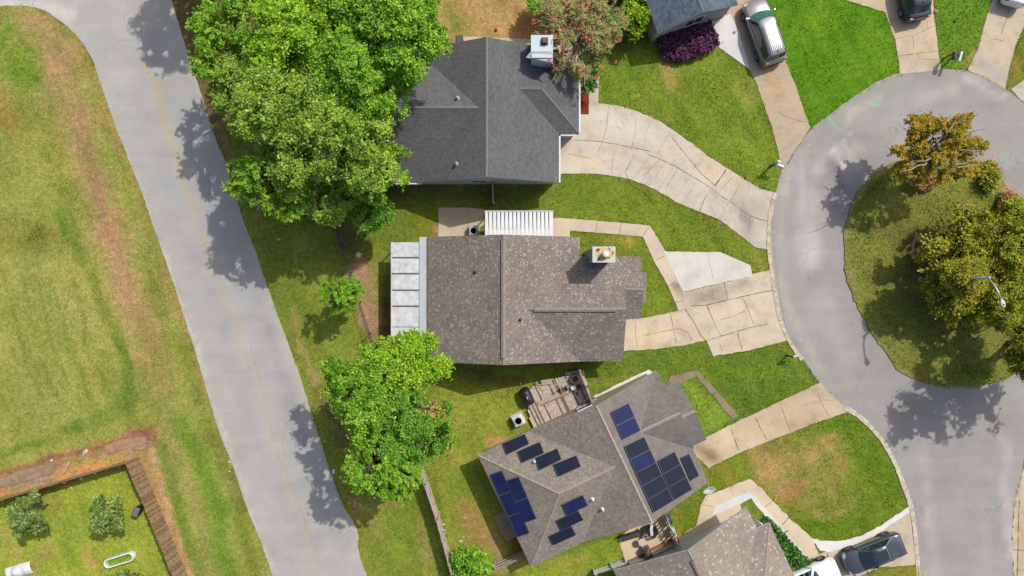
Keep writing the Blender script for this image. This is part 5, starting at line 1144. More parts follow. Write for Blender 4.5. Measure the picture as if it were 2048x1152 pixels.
tree("tree", "feathery green tree reaching over the lower left corner of the charcoal roof", "tree", 745, 345, 7.0, 72, 66, 2.4, LM_FEATH, 18, 24, .32, 44, 12, .15, .26, 'spray', group=G1)
tree("tree", "dark green tree at the bottom of the upper cluster, behind the main house garden", "tree", 665, 405, 5.5, 62, 38, 1.8, LM_OLIVE, 19, 18, .32, 40, group=G1)
tree("tree", "small bushy green tree over the back garden corner of the main house", "tree", 742, 422, 4.5, 48, 32, 1.4, LM_DEEP, 20, 16, .34, 40, ls=.14, group=G1)
tree("tree", "shaded green tree between the feathery tree and the lime tree", "tree", 500, 165, 7.0, 72, 70, 2.4, LM_OLIVE, 21, 22, .3, 44, group=G1)
tree("tree", "tall tree on the top edge by the road, its crown mostly outside the photo", "tree", 392, -235, 9.0, 104, 120, 3.4, LM_BRIGHT, 22, 34, .28, 40, group=G1)
tree("tree", "green tree on the top edge between lime tree and road", "tree", 520, -10, 6.5, 74, 60, 2.4, LM_DEEP, 23, 22, .3, 44, group=G1)
tree("tree", "small feathery sapling outside the wire fence behind the main house", "tree", 686, 586, 4.0, 40, 44, 1.5, LM_FEATH, 24, 13, .36, 34, 10, .13, .24, 'spray', trunk_r=.09)
G2 = "trees behind the solar panel house"
tree("tree", "lime green tree touching the patio cover corner of the main house", "tree", 812, 728, 6.5, 84, 66, 2.3, LM_LIME, 31, 32, .27, 52, group=G2)
tree("tree", "yellow-green tree nearest the road in the lower cluster", "tree", 725, 790, 7.5, 70, 86, 2.6, LM_FEATH, 32, 30, .29, 50, style='clump', group=G2)
def dead(t, b, cen, rad, NR, R, c):
    p = P(866, 826, 8.6); cc = np.array(p) + NR.normal(size=(260, 3)) * np.array([.28, .28, .14]); v, q = leaves(cc, .12, NR); quick("dead_leaves", v, q, LM_DRY, NR.random(260), t, b)
tree("tree", "deep green tree with a brown dead patch near its top", "tree", 835, 850, 7.0, 76, 84, 2.5, LM_DEEP, 33, 32, .27, 52, group=G2, extra=dead)
tree("tree", "feathery green tree at the bottom of the lower cluster by the fence end", "tree", 768, 930, 7.0, 82, 72, 2.4, LM_FEATH, 34, 28, .29, 46, 13, .15, .25, 'spray', group=G2)
tree("shrub", "round bright green shrub inside the fence corner below the solar panel house", "shrub", 943, 1121, 1.4, 36, 34, 1.1, LM_BRIGHT, 35, 18, .34, 40, 11, .12, .18, trunk_r=.06)
# island
def bare(t, b, cen, rad, NR, R, c):
    mb = MB(); 
    for (x, y, x2, y2) in ((1898, 262, 1915, 236), (1918, 262, 1928, 234), (1930, 250, 1945, 238), (1905, 286, 1950, 258), (1945, 262, 1978, 256), (1920, 300, 1960, 302), (1850, 330, 1800, 342), (1868, 318, 1826, 322), (1880, 300, 1872, 268), (1908, 330, 1975, 316), (1915, 335, 1965, 328), (1888, 302, 1890, 330), (1912, 300, 1912, 332), (1872, 276, 1858, 268)):
        a = P(x, y, 6.0); e = P(x2, y2, 6.4); mb.tube(limb_path(a, e, R, wob=.06, n=4), [.05, .04, .03, .02, .01], 5, cap=False)
        mb.tube([a.lerp(e, .6), a.lerp(e, .6) + Vector((R.uniform(-.5, .5), R.uniform(-.5, .5), .1))], [.018, .006], 4, cap=False)
        mb.tube([a, a.lerp(c, .6)], [.05, .07], 5, cap=False)
    mb.build("bare_branch", M_BARKL, t, b)
tree("tree", "golden-orange tree with bare pale branches on the north end of the island", "tree", 1872, 300, 4.6, 92, 74, 1.9, LM_GOLD, 41, 50, .20, 30, 13, .14, .26, 'spray', bark=M_BARKL, twig=10, extra=bare)
G3 = "olive trees on the island"
tree("tree", "dark olive and brown tree around the street lamp on the island", "tree", 1942, 515, 2.9, 98, 98, 1.5, LM_GOLDOL, 42, 52, .22, 48, 12, .14, .22, group=G3, twig=6)
tree("tree", "yellow-green tree at the right edge, above the street lamp", "tree", 2022, 478, 3.8, 86, 80, 1.8, LM_OLIVE2, 43, 34, .24, 50, 12, .15, .22, group=G3, twig=3)
tree("tree", "olive gold tree at the right edge, below the street lamp", "tree", 2022, 610, 3.6, 78, 80, 1.7, LM_OLIVE2, 44, 32, .26, 48, 12, .14, .22, group=G3, twig=6)
tree("tree", "sparse olive tree cut by the right edge, lowest on the island", "tree", 2054, 698, 3.6, 48, 64, 1.5, LM_GOLDOL, 45, 22, .28, 44, 12, .13, .22, base=(2042, 692), group=G3, twig=5)
tree("tree", "tall island tree just outside the right edge of the photo", "tree", 2185, 705, 8.0, 150, 74, 2.6, LM_OLIVE2, 46, 34, .26, 44, group=G3)
tree('tree', 'low brown-olive tree at the lower left of the island group, under the street lamp', 'tree', 1912, 585, 2.6, 66, 58, 1.3, LM_GOLDOL, 50, 36, .28, 50, 12, .14, .2, group=G3)
tree('tree', 'narrow olive tree hiding the foot of the street lamp pole', 'tree', 1926, 556, 4.9, 40, 34, 1.4, LM_GOLDOL, 56, 22, .34, 50, 12, .14, .2, group=G3)
def under(t, b, cen, rad, NR, R, c): pass
tree("shrub", "rust coloured dead palm shrub at the foot of the golden tree", "shrub", 1850, 355, .7, 24, 24, .5, LM_DRY, 47, 14, .35, 20, 8, .16, .22, 'spray', trunk_r=.05)
tree("shrub", "low tawny and green shrub at the upper right corner of the island", "shrub", 1978, 350, .5, 16, 32, .4, LM_GOLDOL, 48, 14, .35, 22, 9, .13, .2, trunk_r=.05)
tree("shrub", "brown withered shrub on the right shore of the island, above the trees", "shrub", 2016, 412, .5, 18, 34, .4, LM_DRY, 49, 14, .35, 24, 9, .12, .2, trunk_r=.05)
# crape myrtle
def flowers(t, b, cen, rad, NR, R, c):
    C_ = []
    for p, q in zip(cen, rad):
        for _ in range(1):
            if R.random() < .55:
                d = Vector((R.gauss(0, 1), R.gauss(0, 1), abs(R.gauss(0, 1)) + .5)).normalized(); o_ = p + d * q * 1.05; out = (o_ - c); 
                C_.append(np.array(o_) + NR.normal(size=(R.randint(6, 16), 3)) * .07)
    for (x, y) in ((1100, 118), (1105, 125), (1170, 33), (1146, 50), (1156, 58), (1168, 76), (1212, 88), (1203, 133), (1178, 12), (1192, 154), (1067, 43), (1165, 140), (1100, 77), (1240, 80), (1232, 124)):
        C_.append(np.array(P(x, y, 5.2)) + NR.normal(size=(16, 3)) * .08)
    for cc in C_[:90]: v, q = leaves(cc, .09, NR); quick('flower_cluster', v, q, LM_RED, NR.random(len(cc)), t, b)
tree("tree", "crape myrtle dotted with red blossom beside the charcoal roof", "tree", 1163, 68, 4.3, 94, 82, 1.7, LM_CRAPE, 51, 48, .20, 26, 12, .12, .26, 'spray', bark=M_BARKL, extra=flowers, trunk_r=.12, twig=10)
tree("shrub", "dark glossy green shrub between the charcoal roof and short walk", "shrub", 1172, 158, 1.6, 20, 32, 1.0, LM_IVY, 52, 16, .34, 36, 10, .12, .16, trunk_r=.05)
tree("shrub", "yellow-green leafy shrub left of the slate blue roof", "shrub", 1276, 32, 1.7, 34, 46, 1.3, LM_SHRUB, 53, 24, .30, 44, 11, .14, .16, trunk_r=.06)
tree("shrub", "bright green bush on the top edge right of the bare orange yard", "shrub", 1085, 6, 1.7, 34, 28, 1.2, LM_BRIGHT, 54, 16, .32, 44, 11, .12, .16, trunk_r=.06)
tree("shrub", "small green bush peeping out under the crape myrtle branches", "shrub", 1228, 52, 2.2, 18, 22, .8, LM_BRIGHT, 55, 10, .36, 30, 9, .11, .15, trunk_r=.05)
# purple bed
def bed(name, label, cat, poly, h, mat, seed, dens=150, ls=.10, cs=.10, per=6, group=None):
    NR = np.random.default_rng(seed); w = [XY(*p) for p in poly]; x = [a[0] for a in w]; y = [a[1] for a in w]; ar = (max(x) - min(x)) * (max(y) - min(y)); n = int(ar * dens)
    X = NR.uniform(min(x) - .1, max(x) + .1, n); Y = NR.uniform(min(y) - .1, max(y) + .1, n); jit = NR.normal(size=(n, 2)) * .07
    ok = poly_in(X + jit[:, 0], Y + jit[:, 1], w); X = X[ok]; Y = Y[ok]; n = len(X)
    Z = h * (.72 + .35 * fnoise(X, Y, .6, seed)) * NR.uniform(.55, 1.08, n)
    ctr = (sum(x) / len(x), sum(y) / len(y), 0)
    t = thing(name, label, cat, ctr, 0, group)
    st = MB(); R = random.Random(seed)
    for i in range(0, n, max(1, n // 60)): st.tube([(X[i] * .97 + ctr[0] * .03, Y[i] * .97 + ctr[1] * .03, 0), (X[i], Y[i], Z[i])], [.02, .008], 4, cap=False)
    st.build("stems", M_BARK, t, ctr)
    ct = np.clip(.5 + NR.normal(0, .2, n), 0, 1)
    cc = np.stack([X, Y, Z], 1)[:, None, :] + NR.normal(size=(n, per, 3)) * cs; cc = cc.reshape(-1, 3); cc[:, 2] = np.maximum(cc[:, 2], .05)
    v, q = leaves(cc, ls, NR, upb=.2, elong=2.0); quick("foliage", v, q, mat, np.clip(np.repeat(ct, per) + NR.normal(0, .12, n * per), 0, 1), t, ctr); return t
bed("hedge", "dense mass of purple loropetalum shrubs below the brick gable", "hedge", [(1308, 62), (1320, 100), (1332, 118), (1352, 124), (1384, 118), (1412, 106), (1431, 94), (1424, 66), (1405, 42), (1370, 48)], .9, LM_PURPLE, 61, 320, .10, .08, 6)
bed("hedge", "dark green ivy-like planting beside the bottom house wall", "hedge", [(1519, 1040), (1530, 1036), (1546, 1050), (1568, 1074), (1592, 1104), (1618, 1124), (1590, 1134), (1572, 1138), (1552, 1092), (1534, 1056)], .55, LM_IVY, 62, 170, .16, .12, 6)
bed("hedge", "low pale seedy groundcover at the upper left rim of the island", "hedge", [(1700, 412), (1712, 400), (1716, 412), (1706, 440), (1698, 450)], .2, LM_OLIVE2, 63, 60, .08, .08, 4) if False else None
# bottom-left yard trees
G4 = "small grey-green trees in the fenced yard"
tree("tree", "grey-green small tree standing left in the fenced yard", "tree", 58, 1030, 2.2, 32, 46, 1.3, LM_GREY, 71, 22, .28, 26, 10, .12, .16, group=G4, trunk_r=.07)
tree("tree", "sparse grey-green small tree standing right in the fenced yard, above the oval garden bed", "tree", 216, 1030, 2.0, 34, 48, 1.1, LM_GREY, 72, 17, .24, 18, 9, .12, .15, group=G4, bark=M_BARKL, trunk_r=.07)
tree("tree", "small grey-green tree cut off by the bottom edge in the fenced yard", "tree", 250, 1172, 2.0, 46, 28, 1.0, LM_GREY, 73, 18, .3, 30, 9, .12, .16, group=G4, trunk_r=.07)
# ------------------------------------------------------------------ cars
def carpaint(name, col, metal=.5, rough=.28):
    m, nt, b = newmat(name); b.inputs['Base Color'].default_value = col; b.inputs['Metallic'].default_value = metal; b.inputs['Roughness'].default_value = rough; b.inputs['Coat Weight'].default_value = .6; b.inputs['Coat Roughness'].default_value = .08
    return m
M_CARGL = plain("car_glass", (.012, .022, .026, 1), .06, var=.02, spec=.9)
M_CARGT = plain("tinted_green_glass", (.03, .12, .105, 1), .07, var=.3, scale=2.5, spec=.7)
M_LAMP = plain("headlamp_glass", A(220, 225, 230), .1, var=.02); M_TAIL = plain("tail_lamp", A(190, 30, 34), .2, var=.05)
M_RIM = plain("alloy_rim", A(190, 190, 194), .3, metal=.5, var=.05); M_CHROME = plain("chrome_trim", A(225, 225, 228), .2, metal=.6, var=.02)
def sm_(x): return x
def car(name, label, cat, px, py, hd, L, Wd, Ht, paint, group=None, hood=1.02, belt=1.05, tail=1.1, xw0=.72, xw1=1.0, cab=(-.44, -.36, .10, .26), rails=False, glass=None, sunroof=False, ribs=0, clad=None):
    """hd = heading in photo pixels; cab = (rear base, rear top, front top, front base) as fractions of length"""
    a = math.atan2(-hd[1], hd[0]); p = P(px, py, 0)
    t = thing(name, label, cat, (p.x, p.y, 0), a, group); hw = Wd / 2
    st = [(-.5, .80, .48, tail - .22), (-.492, .88, .42, tail - .06), (-.47, .95, .34, tail), (-.40, .99, .30, tail + .02), (-.30, 1.0, .26, max(tail, belt)), (-.1, 1.0, .24, belt + .02), (.12, 1.0, .24, belt), (.26, .99, .26, hood + .01), (.36, .97, .28, hood - .05), (.43, .92, .32, hood - .13), (.475, .82, .36, hood - .24), (.495, .66, .42, hood - .38), (.5, .50, .46, hood - .48)]
    vs = []; fs = []; m = 13
    for (x, w, zb, zt) in st:
        W_ = w * hw; zs = zb + (zt - zb) * .55
        ring = [(W_ * .9, zb), (W_ * .985, zb + .10), (W_, zs), (W_ * .975, zs + (zt - zs) * .55), (W_ * .92, zt - .035), (W_ * .80, zt + .005), (0, zt + .045)]
        full = ring + [(-y, z) for y, z in ring[:-1][::-1]]
        vs += [(x * L, y, z) for y, z in full]
    for i in range(len(st) - 1):
        for k in range(m - 1): fs.append((i * m + k, (i + 1) * m + k, (i + 1) * m + k + 1, i * m + k + 1))
        fs.append((i * m + m - 1, (i + 1) * m + m - 1, (i + 1) * m, i * m))
    fs.append(tuple(range(m))); fs.append(tuple(range((len(st) - 1) * m + m - 1, (len(st) - 1) * m - 1, -1)))
    fs = [tuple(reversed(f)) for f in fs]
    b = MB(); b.mesh(vs, fs, 0, True); body = b.build("body", paint, t)
    # cabin
    xr0, xr1, xf1, xf0 = [c * L for c in cab]; wb = hw * .90; wt = hw * xw0; zb = belt - .02
    def row(s, f):   # f 0..1 up the cabin; s -1..1 across, returns front/rear x
        return None
    def cabp(u, s, e):  # u 0 base, 1 roof; s: -1..1 rear->front ; returns (x, y) with y side e
        pass
    nseg = 6
    def ringat(u, grow=0.0):
        xr = xr0 + (xr1 - xr0) * u; xf = xf0 + (xf1 - xf0) * u; w = wb + (wt - wb) * u; z = zb + (Ht - .06 - zb) * u
        pts = []
        bow = .22 * (1 - .3 * u); bo2 = .10
        for k in range(nseg + 1):      # windscreen from left to right, bowed forward
            s = 1 - 2 * k / nseg; pts.append((xf - bow * s * s * 1.0 + .0 + grow, s * w * (.94 if abs(s) > .99 else 1.0), z))
        mid = [(xf + (xr - xf) * q, -w * (1.0 if .15 < q < .9 else .99), z) for q in (.12, .38, .64, .9)]; pts += mid
        for k in range(nseg + 1):
            s = -1 + 2 * k / nseg; pts.append((xr + bo2 * s * s - grow, s * w * (.92 if abs(s) > .99 else 1.0), z))
        pts += [(xr + (xf - xr) * q, w, z) for q in (.1, .36, .62, .88)]
        return pts
    r0, rm, r1 = ringat(0), ringat(.55), ringat(1.0); n = len(r0)
    c = MB(); vs = r0 + rm + r1; fs = []
    for i in range(2):
        for k in range(n): fs.append((i * n + (k + 1) % n, i * n + k, (i + 1) * n + k, (i + 1) * n + (k + 1) % n))
    # roof panel with crown
    cx = (xr1 + xf1) / 2; r2 = [(cx + (x - cx) * .93, y * .88, Ht - .012) for x, y, z in r1]; r3 = [(cx + (x - cx) * .45, y * .45, Ht + .02) for x, y, z in r1]
    vs += r2 + r3 + [(cx, 0, Ht + .025)]
    for i in (2, 3):
        for k in range(n): fs.append((i * n + (k + 1) % n, i * n + k, (i + 1) * n + k, (i + 1) * n + (k + 1) % n))
    for k in range(n): fs.append((4 * n + (k + 1) % n, 4 * n + k, 5 * n)) if False else fs.append((4 * n + 0, 4 * n + k, 4 * n + (k + 1) % n)) if False else None
    fs = [f for f in fs if f]
    for k in range(n): fs.append((4 * n + (k + 1) % n - n * 0, 4 * n + k, 5 * n)) if len(vs) > 5 * n else None
    # ring indices: r0 0,n rm, 2n r1, 3n r2, 4n r3, 5n centre
    fs = []
    for i in range(4):
        for k in range(n): fs.append((i * n + (k + 1) % n, i * n + k, (i + 1) * n + k, (i + 1) * n + (k + 1) % n))
    for k in range(n): fs.append((4 * n + (k + 1) % n, 4 * n + k, 5 * n))
    fs = [tuple(reversed(f)) for f in fs]
    c.mesh(vs, fs, 0, True); cabin = c.build("cabin", paint, t)
    gl = glass or M_CARGL
    def lerp3(p, q, u): return tuple(p[i] + (q[i] - p[i]) * u for i in range(3))
    def panel(nm, ks, u0, u1, sh0=0.06, sh1=0.06, mat=None):
        a_ = [lerp3(lerp3(r0[k], rm[k], min(1, u0 / .55)) if u0 <= .55 else lerp3(rm[k], r1[k], (u0 - .55) / .45), (0, 0, 0), 0) for k in ks]
        b_ = [lerp3(rm[k], r1[k], (u1 - .55) / .45) for k in ks]
        cxx = sum(p[0] for p in a_ + b_) / (2 * len(ks)); 
        A0 = Vector(a_[0]); A1 = Vector(a_[-1]); B0 = Vector(b_[0]); B1 = Vector(b_[-1])
        e = (A1 - A0).normalized(); a_ = [Vector(p) for p in a_]; b_ = [Vector(p) for p in b_]
        a_[0] = a_[0] + (a_[1] - a_[0]).normalized() * sh0; a_[-1] = a_[-1] + (a_[-2] - a_[-1]).normalized() * sh1
        b_[0] = b_[0] + (b_[1] - b_[0]).normalized() * sh0; b_[-1] = b_[-1] + (b_[-2] - b_[-1]).normalized() * sh1
        nn = (a_[-1] - a_[0]).cross(b_[0] - a_[0]).normalized(); ctr = Vector(((xr1 + xf1) / 2, 0, 1)); 
        if nn.dot((a_[0] + b_[-1]) / 2 - ctr) < 0: nn = -nn
        a_ = [p + nn * .02 for p in a_]; b_ = [p + nn * .02 for p in b_]; mb = MB(); kk = len(ks)
        ff = [(i, i + 1, kk + i + 1, kk + i) for i in range(kk - 1)]
        mb.mesh(a_ + b_, ff, 0, True); mb.build(nm, mat or (gl if nm == 'windscreen' else M_CARGL), cabin)
    panel("windscreen", list(range(0, nseg + 1)), .04, .97)
    panel("rear_window", list(range(nseg + 5, 2 * nseg + 6)), .25, .95, mat=M_CARGL)
    s1 = [nseg, nseg + 1, nseg + 2]; s2 = [nseg + 2, nseg + 3]; s3 = [nseg + 3, nseg + 4, nseg + 5]
    for ss, a0, a1 in ((s1, .16, .03), (s2, .03, .03), (s3, .03, .10)): panel("side_window", ss, .12, .93, a0, a1)
    o_ = 2 * nseg + 5
    for ss, a0, a1 in (([o_, o_ + 1, o_ + 2], .10, .03), ([o_ + 2, o_ + 3], .03, .03), ([o_ + 3, o_ + 4, 0], .03, .16)): panel("side_window", ss, .12, .93, a0, a1)
    # wheels
    for sx, wx in ((1, .315), (-1, -.30)):
        for sy in (1, -1):
            wr = .34; y = sy * (hw - .10); M = Matrix.Translation((wx * L, y, wr)) @ Matrix.Rotation(math.radians(90), 4, 'X')
            w = MB(); w.lathe([(wr * .62, -.115), (wr * .9, -.115), (wr, -.08), (wr, .08), (wr * .9, .115), (wr * .62, .115)], 26, M=M); wo = w.build("wheel", M_RUBBER, t)
            r_ = MB(); so_2 = -sy
            for k in range(5):
                t_ = 2 * math.pi * k / 5; c_ = (math.cos(t_), math.sin(t_)); pts = []
                r_.bar(M @ Vector((c_[0] * .04, c_[1] * .04, so_2 * .105)), M @ Vector((c_[0] * wr * .6, c_[1] * wr * .6, so_2 * .095)), .06, .03)
            r_.lathe([(wr * .66, so_2 * .10), (wr * .60, so_2 * .118), (wr * .58, so_2 * .08)], 24, M=M); r_.build("rim", M_RIM, wo)
            ar = MB(); ar.lathe([(wr * 1.16, -sy * .02), (wr * 1.2, -sy * .105), (wr * 1.08, -sy * .108), (wr * 1.06, -sy * .02)], 26, M=M)
            ar.build("wheel_arch", clad or M_BLACK, body)
    for sy in (1, -1):
        h_ = MB(); h_.mesh([(L * .445, sy * hw * .86, hood - .20), (L * .475, sy * hw * .76, hood - .28), (L * .482, sy * hw * .50, hood - .27), (L * .455, sy * hw * .54, hood - .12), (L * .42, sy * hw * .88, hood - .10), (L * .44, sy * hw * .94, hood - .3)], [(0, 1, 2, 3, 4), (0, 5, 1), (0, 4, 5)]); h_.build("headlight", M_LAMP, body)
        h_ = MB(); h_.box(-L * .496, -L * .462, sy * hw * .72 - .12, sy * hw * .72 + .15, tail - .22, tail - .02, bev=.02); h_.build("taillight", M_TAIL, body)
        h_ = MB(); mx = xf0 - .28; h_.box(mx - .08, mx + .09, min(sy * (hw + .02), sy * (hw + .20)), max(sy * (hw + .02), sy * (hw + .20)), belt, belt + .15, bev=.03); h_.bar((mx, sy * hw * .9, belt + .03), (mx, sy * (hw + .06), belt + .05), .05, .04); h_.build("wing_mirror", paint if sy == 1 else paint, body)
        if rails:
            h_ = MB(); y = sy * wt * .84; h_.tube([(xr1 + .15, y, Ht - .01), (xr1 + .3, y, Ht + .07), (xf1 - .75, y, Ht + .07), (xf1 - .6, y, Ht - .01)], .022, 6); h_.build("roof_rail", M_BLACK, cabin)
    if ribs:
        for k in range(ribs):
            y = (k - (ribs - 1) / 2) * wt * 1.15 / ribs; h_ = MB(); h_.box(xr1 + .35, xf1 - .95, y - .018, y + .018, Ht + .008, Ht + .036); h_.build("roof_rib", paint, cabin)
    if sunroof:
        h_ = MB(); h_.box(xf1 - 1.05, xf1 - .12, -wt * .66, wt * .66, Ht + .0, Ht + .036, bev=.01); h_.build("sunroof", M_CARGL, cabin)
    h_ = MB(); h_.box(-L * .507, -L * .47, -hw * .72, hw * .72, .40, .58, bev=.03); h_.build("rear_bumper", clad or paint, body)
    h_ = MB(); h_.box(L * .478, L * .503, -hw * .42, hw * .42, .40, .56, bev=.02); h_.build("grille", M_BLACK, body)
    h_ = MB(); h_.tube([(xr1 + .3, 0, Ht + .02), (xr1 + .12, 0, Ht + .11)], [.03, .012], 6); h_.build("aerial", M_BLACK, cabin)
    h_ = MB(); h_.box(-L * .44, L * .44, -hw * .86, hw * .86, .2, .34); h_.build("underbody", M_BLACK, body)
    return t
PAINT_S = carpaint("silver_paint", (.20, .195, .205, 1)); PAINT_K = carpaint("black_paint", (.025, .03, .045, 1), .3, .2); PAINT_G = carpaint("dark_grey_paint", (.075, .085, .105, 1), .5, .25); PAINT_W = carpaint("white_paint", (.68, .69, .69, 1), .0, .3)
GC = "parked cars"
car("parked_car", "silver people carrier with roof rails on the brownish driveway", "car", 1521, 70, (-.325, -.945), 5.15, 1.98, 1.78, PAINT_S, GC, rails=True, ribs=6, glass=M_CARGT, cab=(-.47, -.43, .14, .29), xw0=.70, tail=1.18, clad=M_BLACK)
car("parked_car", "black off-roader on the driveway at the top edge", "car", 1813, -10, (-.22, -.975), 4.5, 1.90, 1.66, PAINT_K, GC, cab=(-.44, -.34, .12, .28), clad=M_BLACK)
car("parked_car", "white hatchback mostly cut off by the top right corner", "car", 2028, -38, (.26, -.965), 4.4, 1.85, 1.60, PAINT_W, GC)
car("parked_car", "dark grey saloon with a glass sunroof on the lower right driveway", "car", 1737, 1101, (-.926, .377), 4.75, 1.86, 1.45, PAINT_G, GC, hood=.92, belt=.94, tail=.98, cab=(-.38, -.20, .06, .27), xw0=.66, sunroof=True)
car("parked_car", "white pickup-like car cut off by the bottom edge beside the saloon", "car", 1608, 1153, (.915, -.40), 5.0, 1.95, 1.78, PAINT_W, GC, hood=1.1, belt=1.12, tail=1.12, cab=(-.35, -.28, .06, .17), clad=M_BLACK)

# ------------------------------------------------------------------ street furniture and yard things
# street lamp on the island
lx, ly = XY(1978, 556, 7.6); t = thing("street_lamp", "grey street lamp with curved arm poking out of the island tree", "street lamp", (lx, ly, 0))
mb = MB(); mb.tube([(lx, ly, 0), (lx, ly, 4), (lx, ly, 7.6)], [.13, .11, .085], 12); mb.lathe([(.2, 0), (.2, .12), (.14, .16)], 12, (lx, ly, 0)); mb.lathe([(.11, 7.52), (.11, 7.65), (.02, 7.7)], 12, (lx, ly, 0)); mb.build("pole", M_STEEL, t, (lx, ly, 0))
ax, ay = XY(2001, 596, 8.1); hx, hy = XY(2006, 611, 8.1)
mb = MB(); mb.tube([(lx, ly, 7.45), (lx + (ax - lx) * .3, ly + (ay - ly) * .3, 7.85), (lx + (ax - lx) * .7, ly + (ay - ly) * .7, 8.05), (ax, ay, 8.1)], .055, 10); mb.build("arm", M_STEEL, t, (lx, ly, 0))
d = Vector((hx - ax, hy - ay, 0)).normalized(); s_ = Vector((-d.y, d.x, 0)); vs = []; 
prof = [(0, .07), (.12, .09), (.25, .17), (.42, .21), (.56, .17), (.64, .06)]
for (q, w) in prof:
    for (e, z) in ((1, 0), (.6, .09), (-.6, .09), (-1, 0), (0, -.07)): vs.append(Vector((ax, ay, 8.1)) + d * q + s_ * w * e + Vector((0, 0, z)))
fs = [(i * 5 + k, (i + 1) * 5 + k, (i + 1) * 5 + (k + 1) % 5, i * 5 + (k + 1) % 5) for i in range(5) for k in range(5)] + [(25, 26, 27, 28, 29), (4, 3, 2, 1, 0)]
mb = MB(); mb.mesh(vs, fs, 0, True); hd_ = mb.build("lamp_head", plain("lamp_grey", A(205, 208, 206), .4, var=.04), t, (lx, ly, 0))
mb = MB(); c_ = Vector((ax, ay, 8.1)) + d * .44; mb.lathe([(.04, .07), (.04, .13), (.01, .14)], 10, c_); mb.build("light_sensor", M_BLACK, hd_, (lx, ly, 0))

def mailbox(px, py, hd, label, boxmat, postmat=M_WOODB, h=1.15, post_px=None, lid=None, group="kerbside mailboxes", r=.095, L=.5):
    p = P(px, py, 0); a = math.atan2(-hd[1], hd[0]); t = thing("mailbox", label, "mailbox", p, a, group)
    mb = MB(); mb.box(-.30, -.21, -.045, .045, 0, h - .02); mb.box(-.34, .25, -.035, .035, h - .10, h - .03); mb.bar((-.25, 0, h - .4), (.08, 0, h - .08), .05, .05); mb.build("post", postmat, t)
    vs = []; fs = []; n = 9
    for x in (-L / 2, L / 2):
        vs += [(x, -r, h)] + [(x, -r * math.cos(math.pi * k / (n - 1)), h + r * 1.1 + r * math.sin(math.pi * k / (n - 1))) for k in range(n)] + [(x, r, h)]
    m = n + 2; fs = [(k, k + 1, m + k + 1, m + k) for k in range(m - 1)] + [(m - 1, 0, m, 2 * m - 1), tuple(range(m - 1, -1, -1)), tuple(range(m, 2 * m))]
    fs = [tuple(reversed(f)) for f in fs]
    mb = MB(); mb.mesh(vs, fs, 0); bx = mb.build("box", boxmat, t)
    mb = MB(); mb.box(L / 2 + .003, L / 2 + .018, -r * .95, r * .95, h + .01, h + r * 1.9, bev=.004); mb.build("door", lid or boxmat, bx)
    mb = MB(); mb.box(-.02, .0, -r - .02, -r - .006, h + .1, h + .28); mb.box(-.02, .09, -r - .02, -r - .006, h + .24, h + .30); mb.build("flag", plain("flag_red", A(190, 40, 40), .6), bx)
    return t
mailbox(1546, 337, (.92, .40), "white and black mailbox on a wooden post beside the garden post by the cul-de-sac", M_METALW, lid=M_BLACK, L=.62, r=.12)
p = P(1541, 331, 0); t = thing("garden_lamp", "short wooden post with white round cap beside the black and white mailbox", "post", p); mb = MB(); mb.lathe([(.05, 0), (.05, 1.5)], 10); mb.build("post", M_WOODB, t); mb = MB(); mb.lathe([(.08, 1.48), (.13, 1.52), (.13, 1.62), (.1, 1.68), (.001, 1.7)], 16); mb.build("cap", M_WHITE, t)
mailbox(1580, 709, (.97, -.25), "grey mailbox on a black post at the corner of the main house lawn", M_METALG, M_BLACK, h=1.1)
mailbox(1888, 123, (-.05, 1), "black mailbox beside a long white one at the end of the narrow lawn", M_BLACK, h=1.15, r=.13, L=.5)
mailbox(1899, 124, (-.28, .96), "long white mailbox next to the black one at the end of the narrow lawn", M_METALW, h=1.15, r=.10, L=.72, lid=M_METALW)

def ac_unit(px, py, rot, label, top=M_METALG, body=M_METALG, sz=.78, h=.75):
    p = P(px, py, 0); t = thing("air_conditioner", label, "air conditioner", p, rot, "outdoor air conditioning units"); s = sz / 2
    mb = MB(); mb.box(-s - .12, s + .12, -s - .12, s + .12, 0, .08); mb.build("base_pad", plain("pad", A(190, 180, 165), .9), t)
    mb = MB(); mb.box(-s, s, -s, s, .08, h, bev=.05)
    for k in range(9): mb.box(-s - .008, s + .008, -s - .008, s + .008, .16 + k * .055, .175 + k * .055)
    bd = mb.build("casing", body, t)
    mb = MB(); r = s * .76; mb.lathe([(r, h - .02), (r, h + .004), (.001, h + .004)], 28); mb.build("fan_well", M_DARKGAP, bd)
    mb = MB()
    for k in range(3):
        a = 2 * math.pi * k / 3 + .4; v = []
        for (rr_, da) in ((.06, -.5), (r * .9, -.62), (r * .92, .62), (.06, .5)): v.append((rr_ * math.cos(a + da), rr_ * math.sin(a + da), h + .012 + da * .02))
        mb.face(v)
    mb.lathe([(.08, h + .005), (.08, h + .04), (.001, h + .045)], 12); mb.build("fan", M_METALG, bd)
    mb = MB()
    for rr_ in (r * 1.06, r * .8, r * .55, r * .3): mb.lathe([(rr_, h + .05), (rr_ + .012, h + .05), (rr_ + .012, h + .062), (rr_, h + .062)], 28, smooth=False)
    for k in range(8):
        a = math.pi * k / 4; mb.bar((.03 * math.cos(a), .03 * math.sin(a), h + .045), (r * 1.1 * math.cos(a), r * 1.1 * math.sin(a), h + .045), .01, .01)
    mb.build("fan_grille", M_METALG, bd); return t
ac_unit(1036.5, 838, .43, "white air conditioner beside the weathered deck and grill", M_METALW, M_METALW, .8)
ac_unit(948, 463, 0, "grey air conditioner on the patio behind the main house", M_METALG, M_METALG, .72)
ac_unit(883, 107, .1, "pale air conditioner at the top left corner of the charcoal roof", M_METALG, M_METALG, .86)

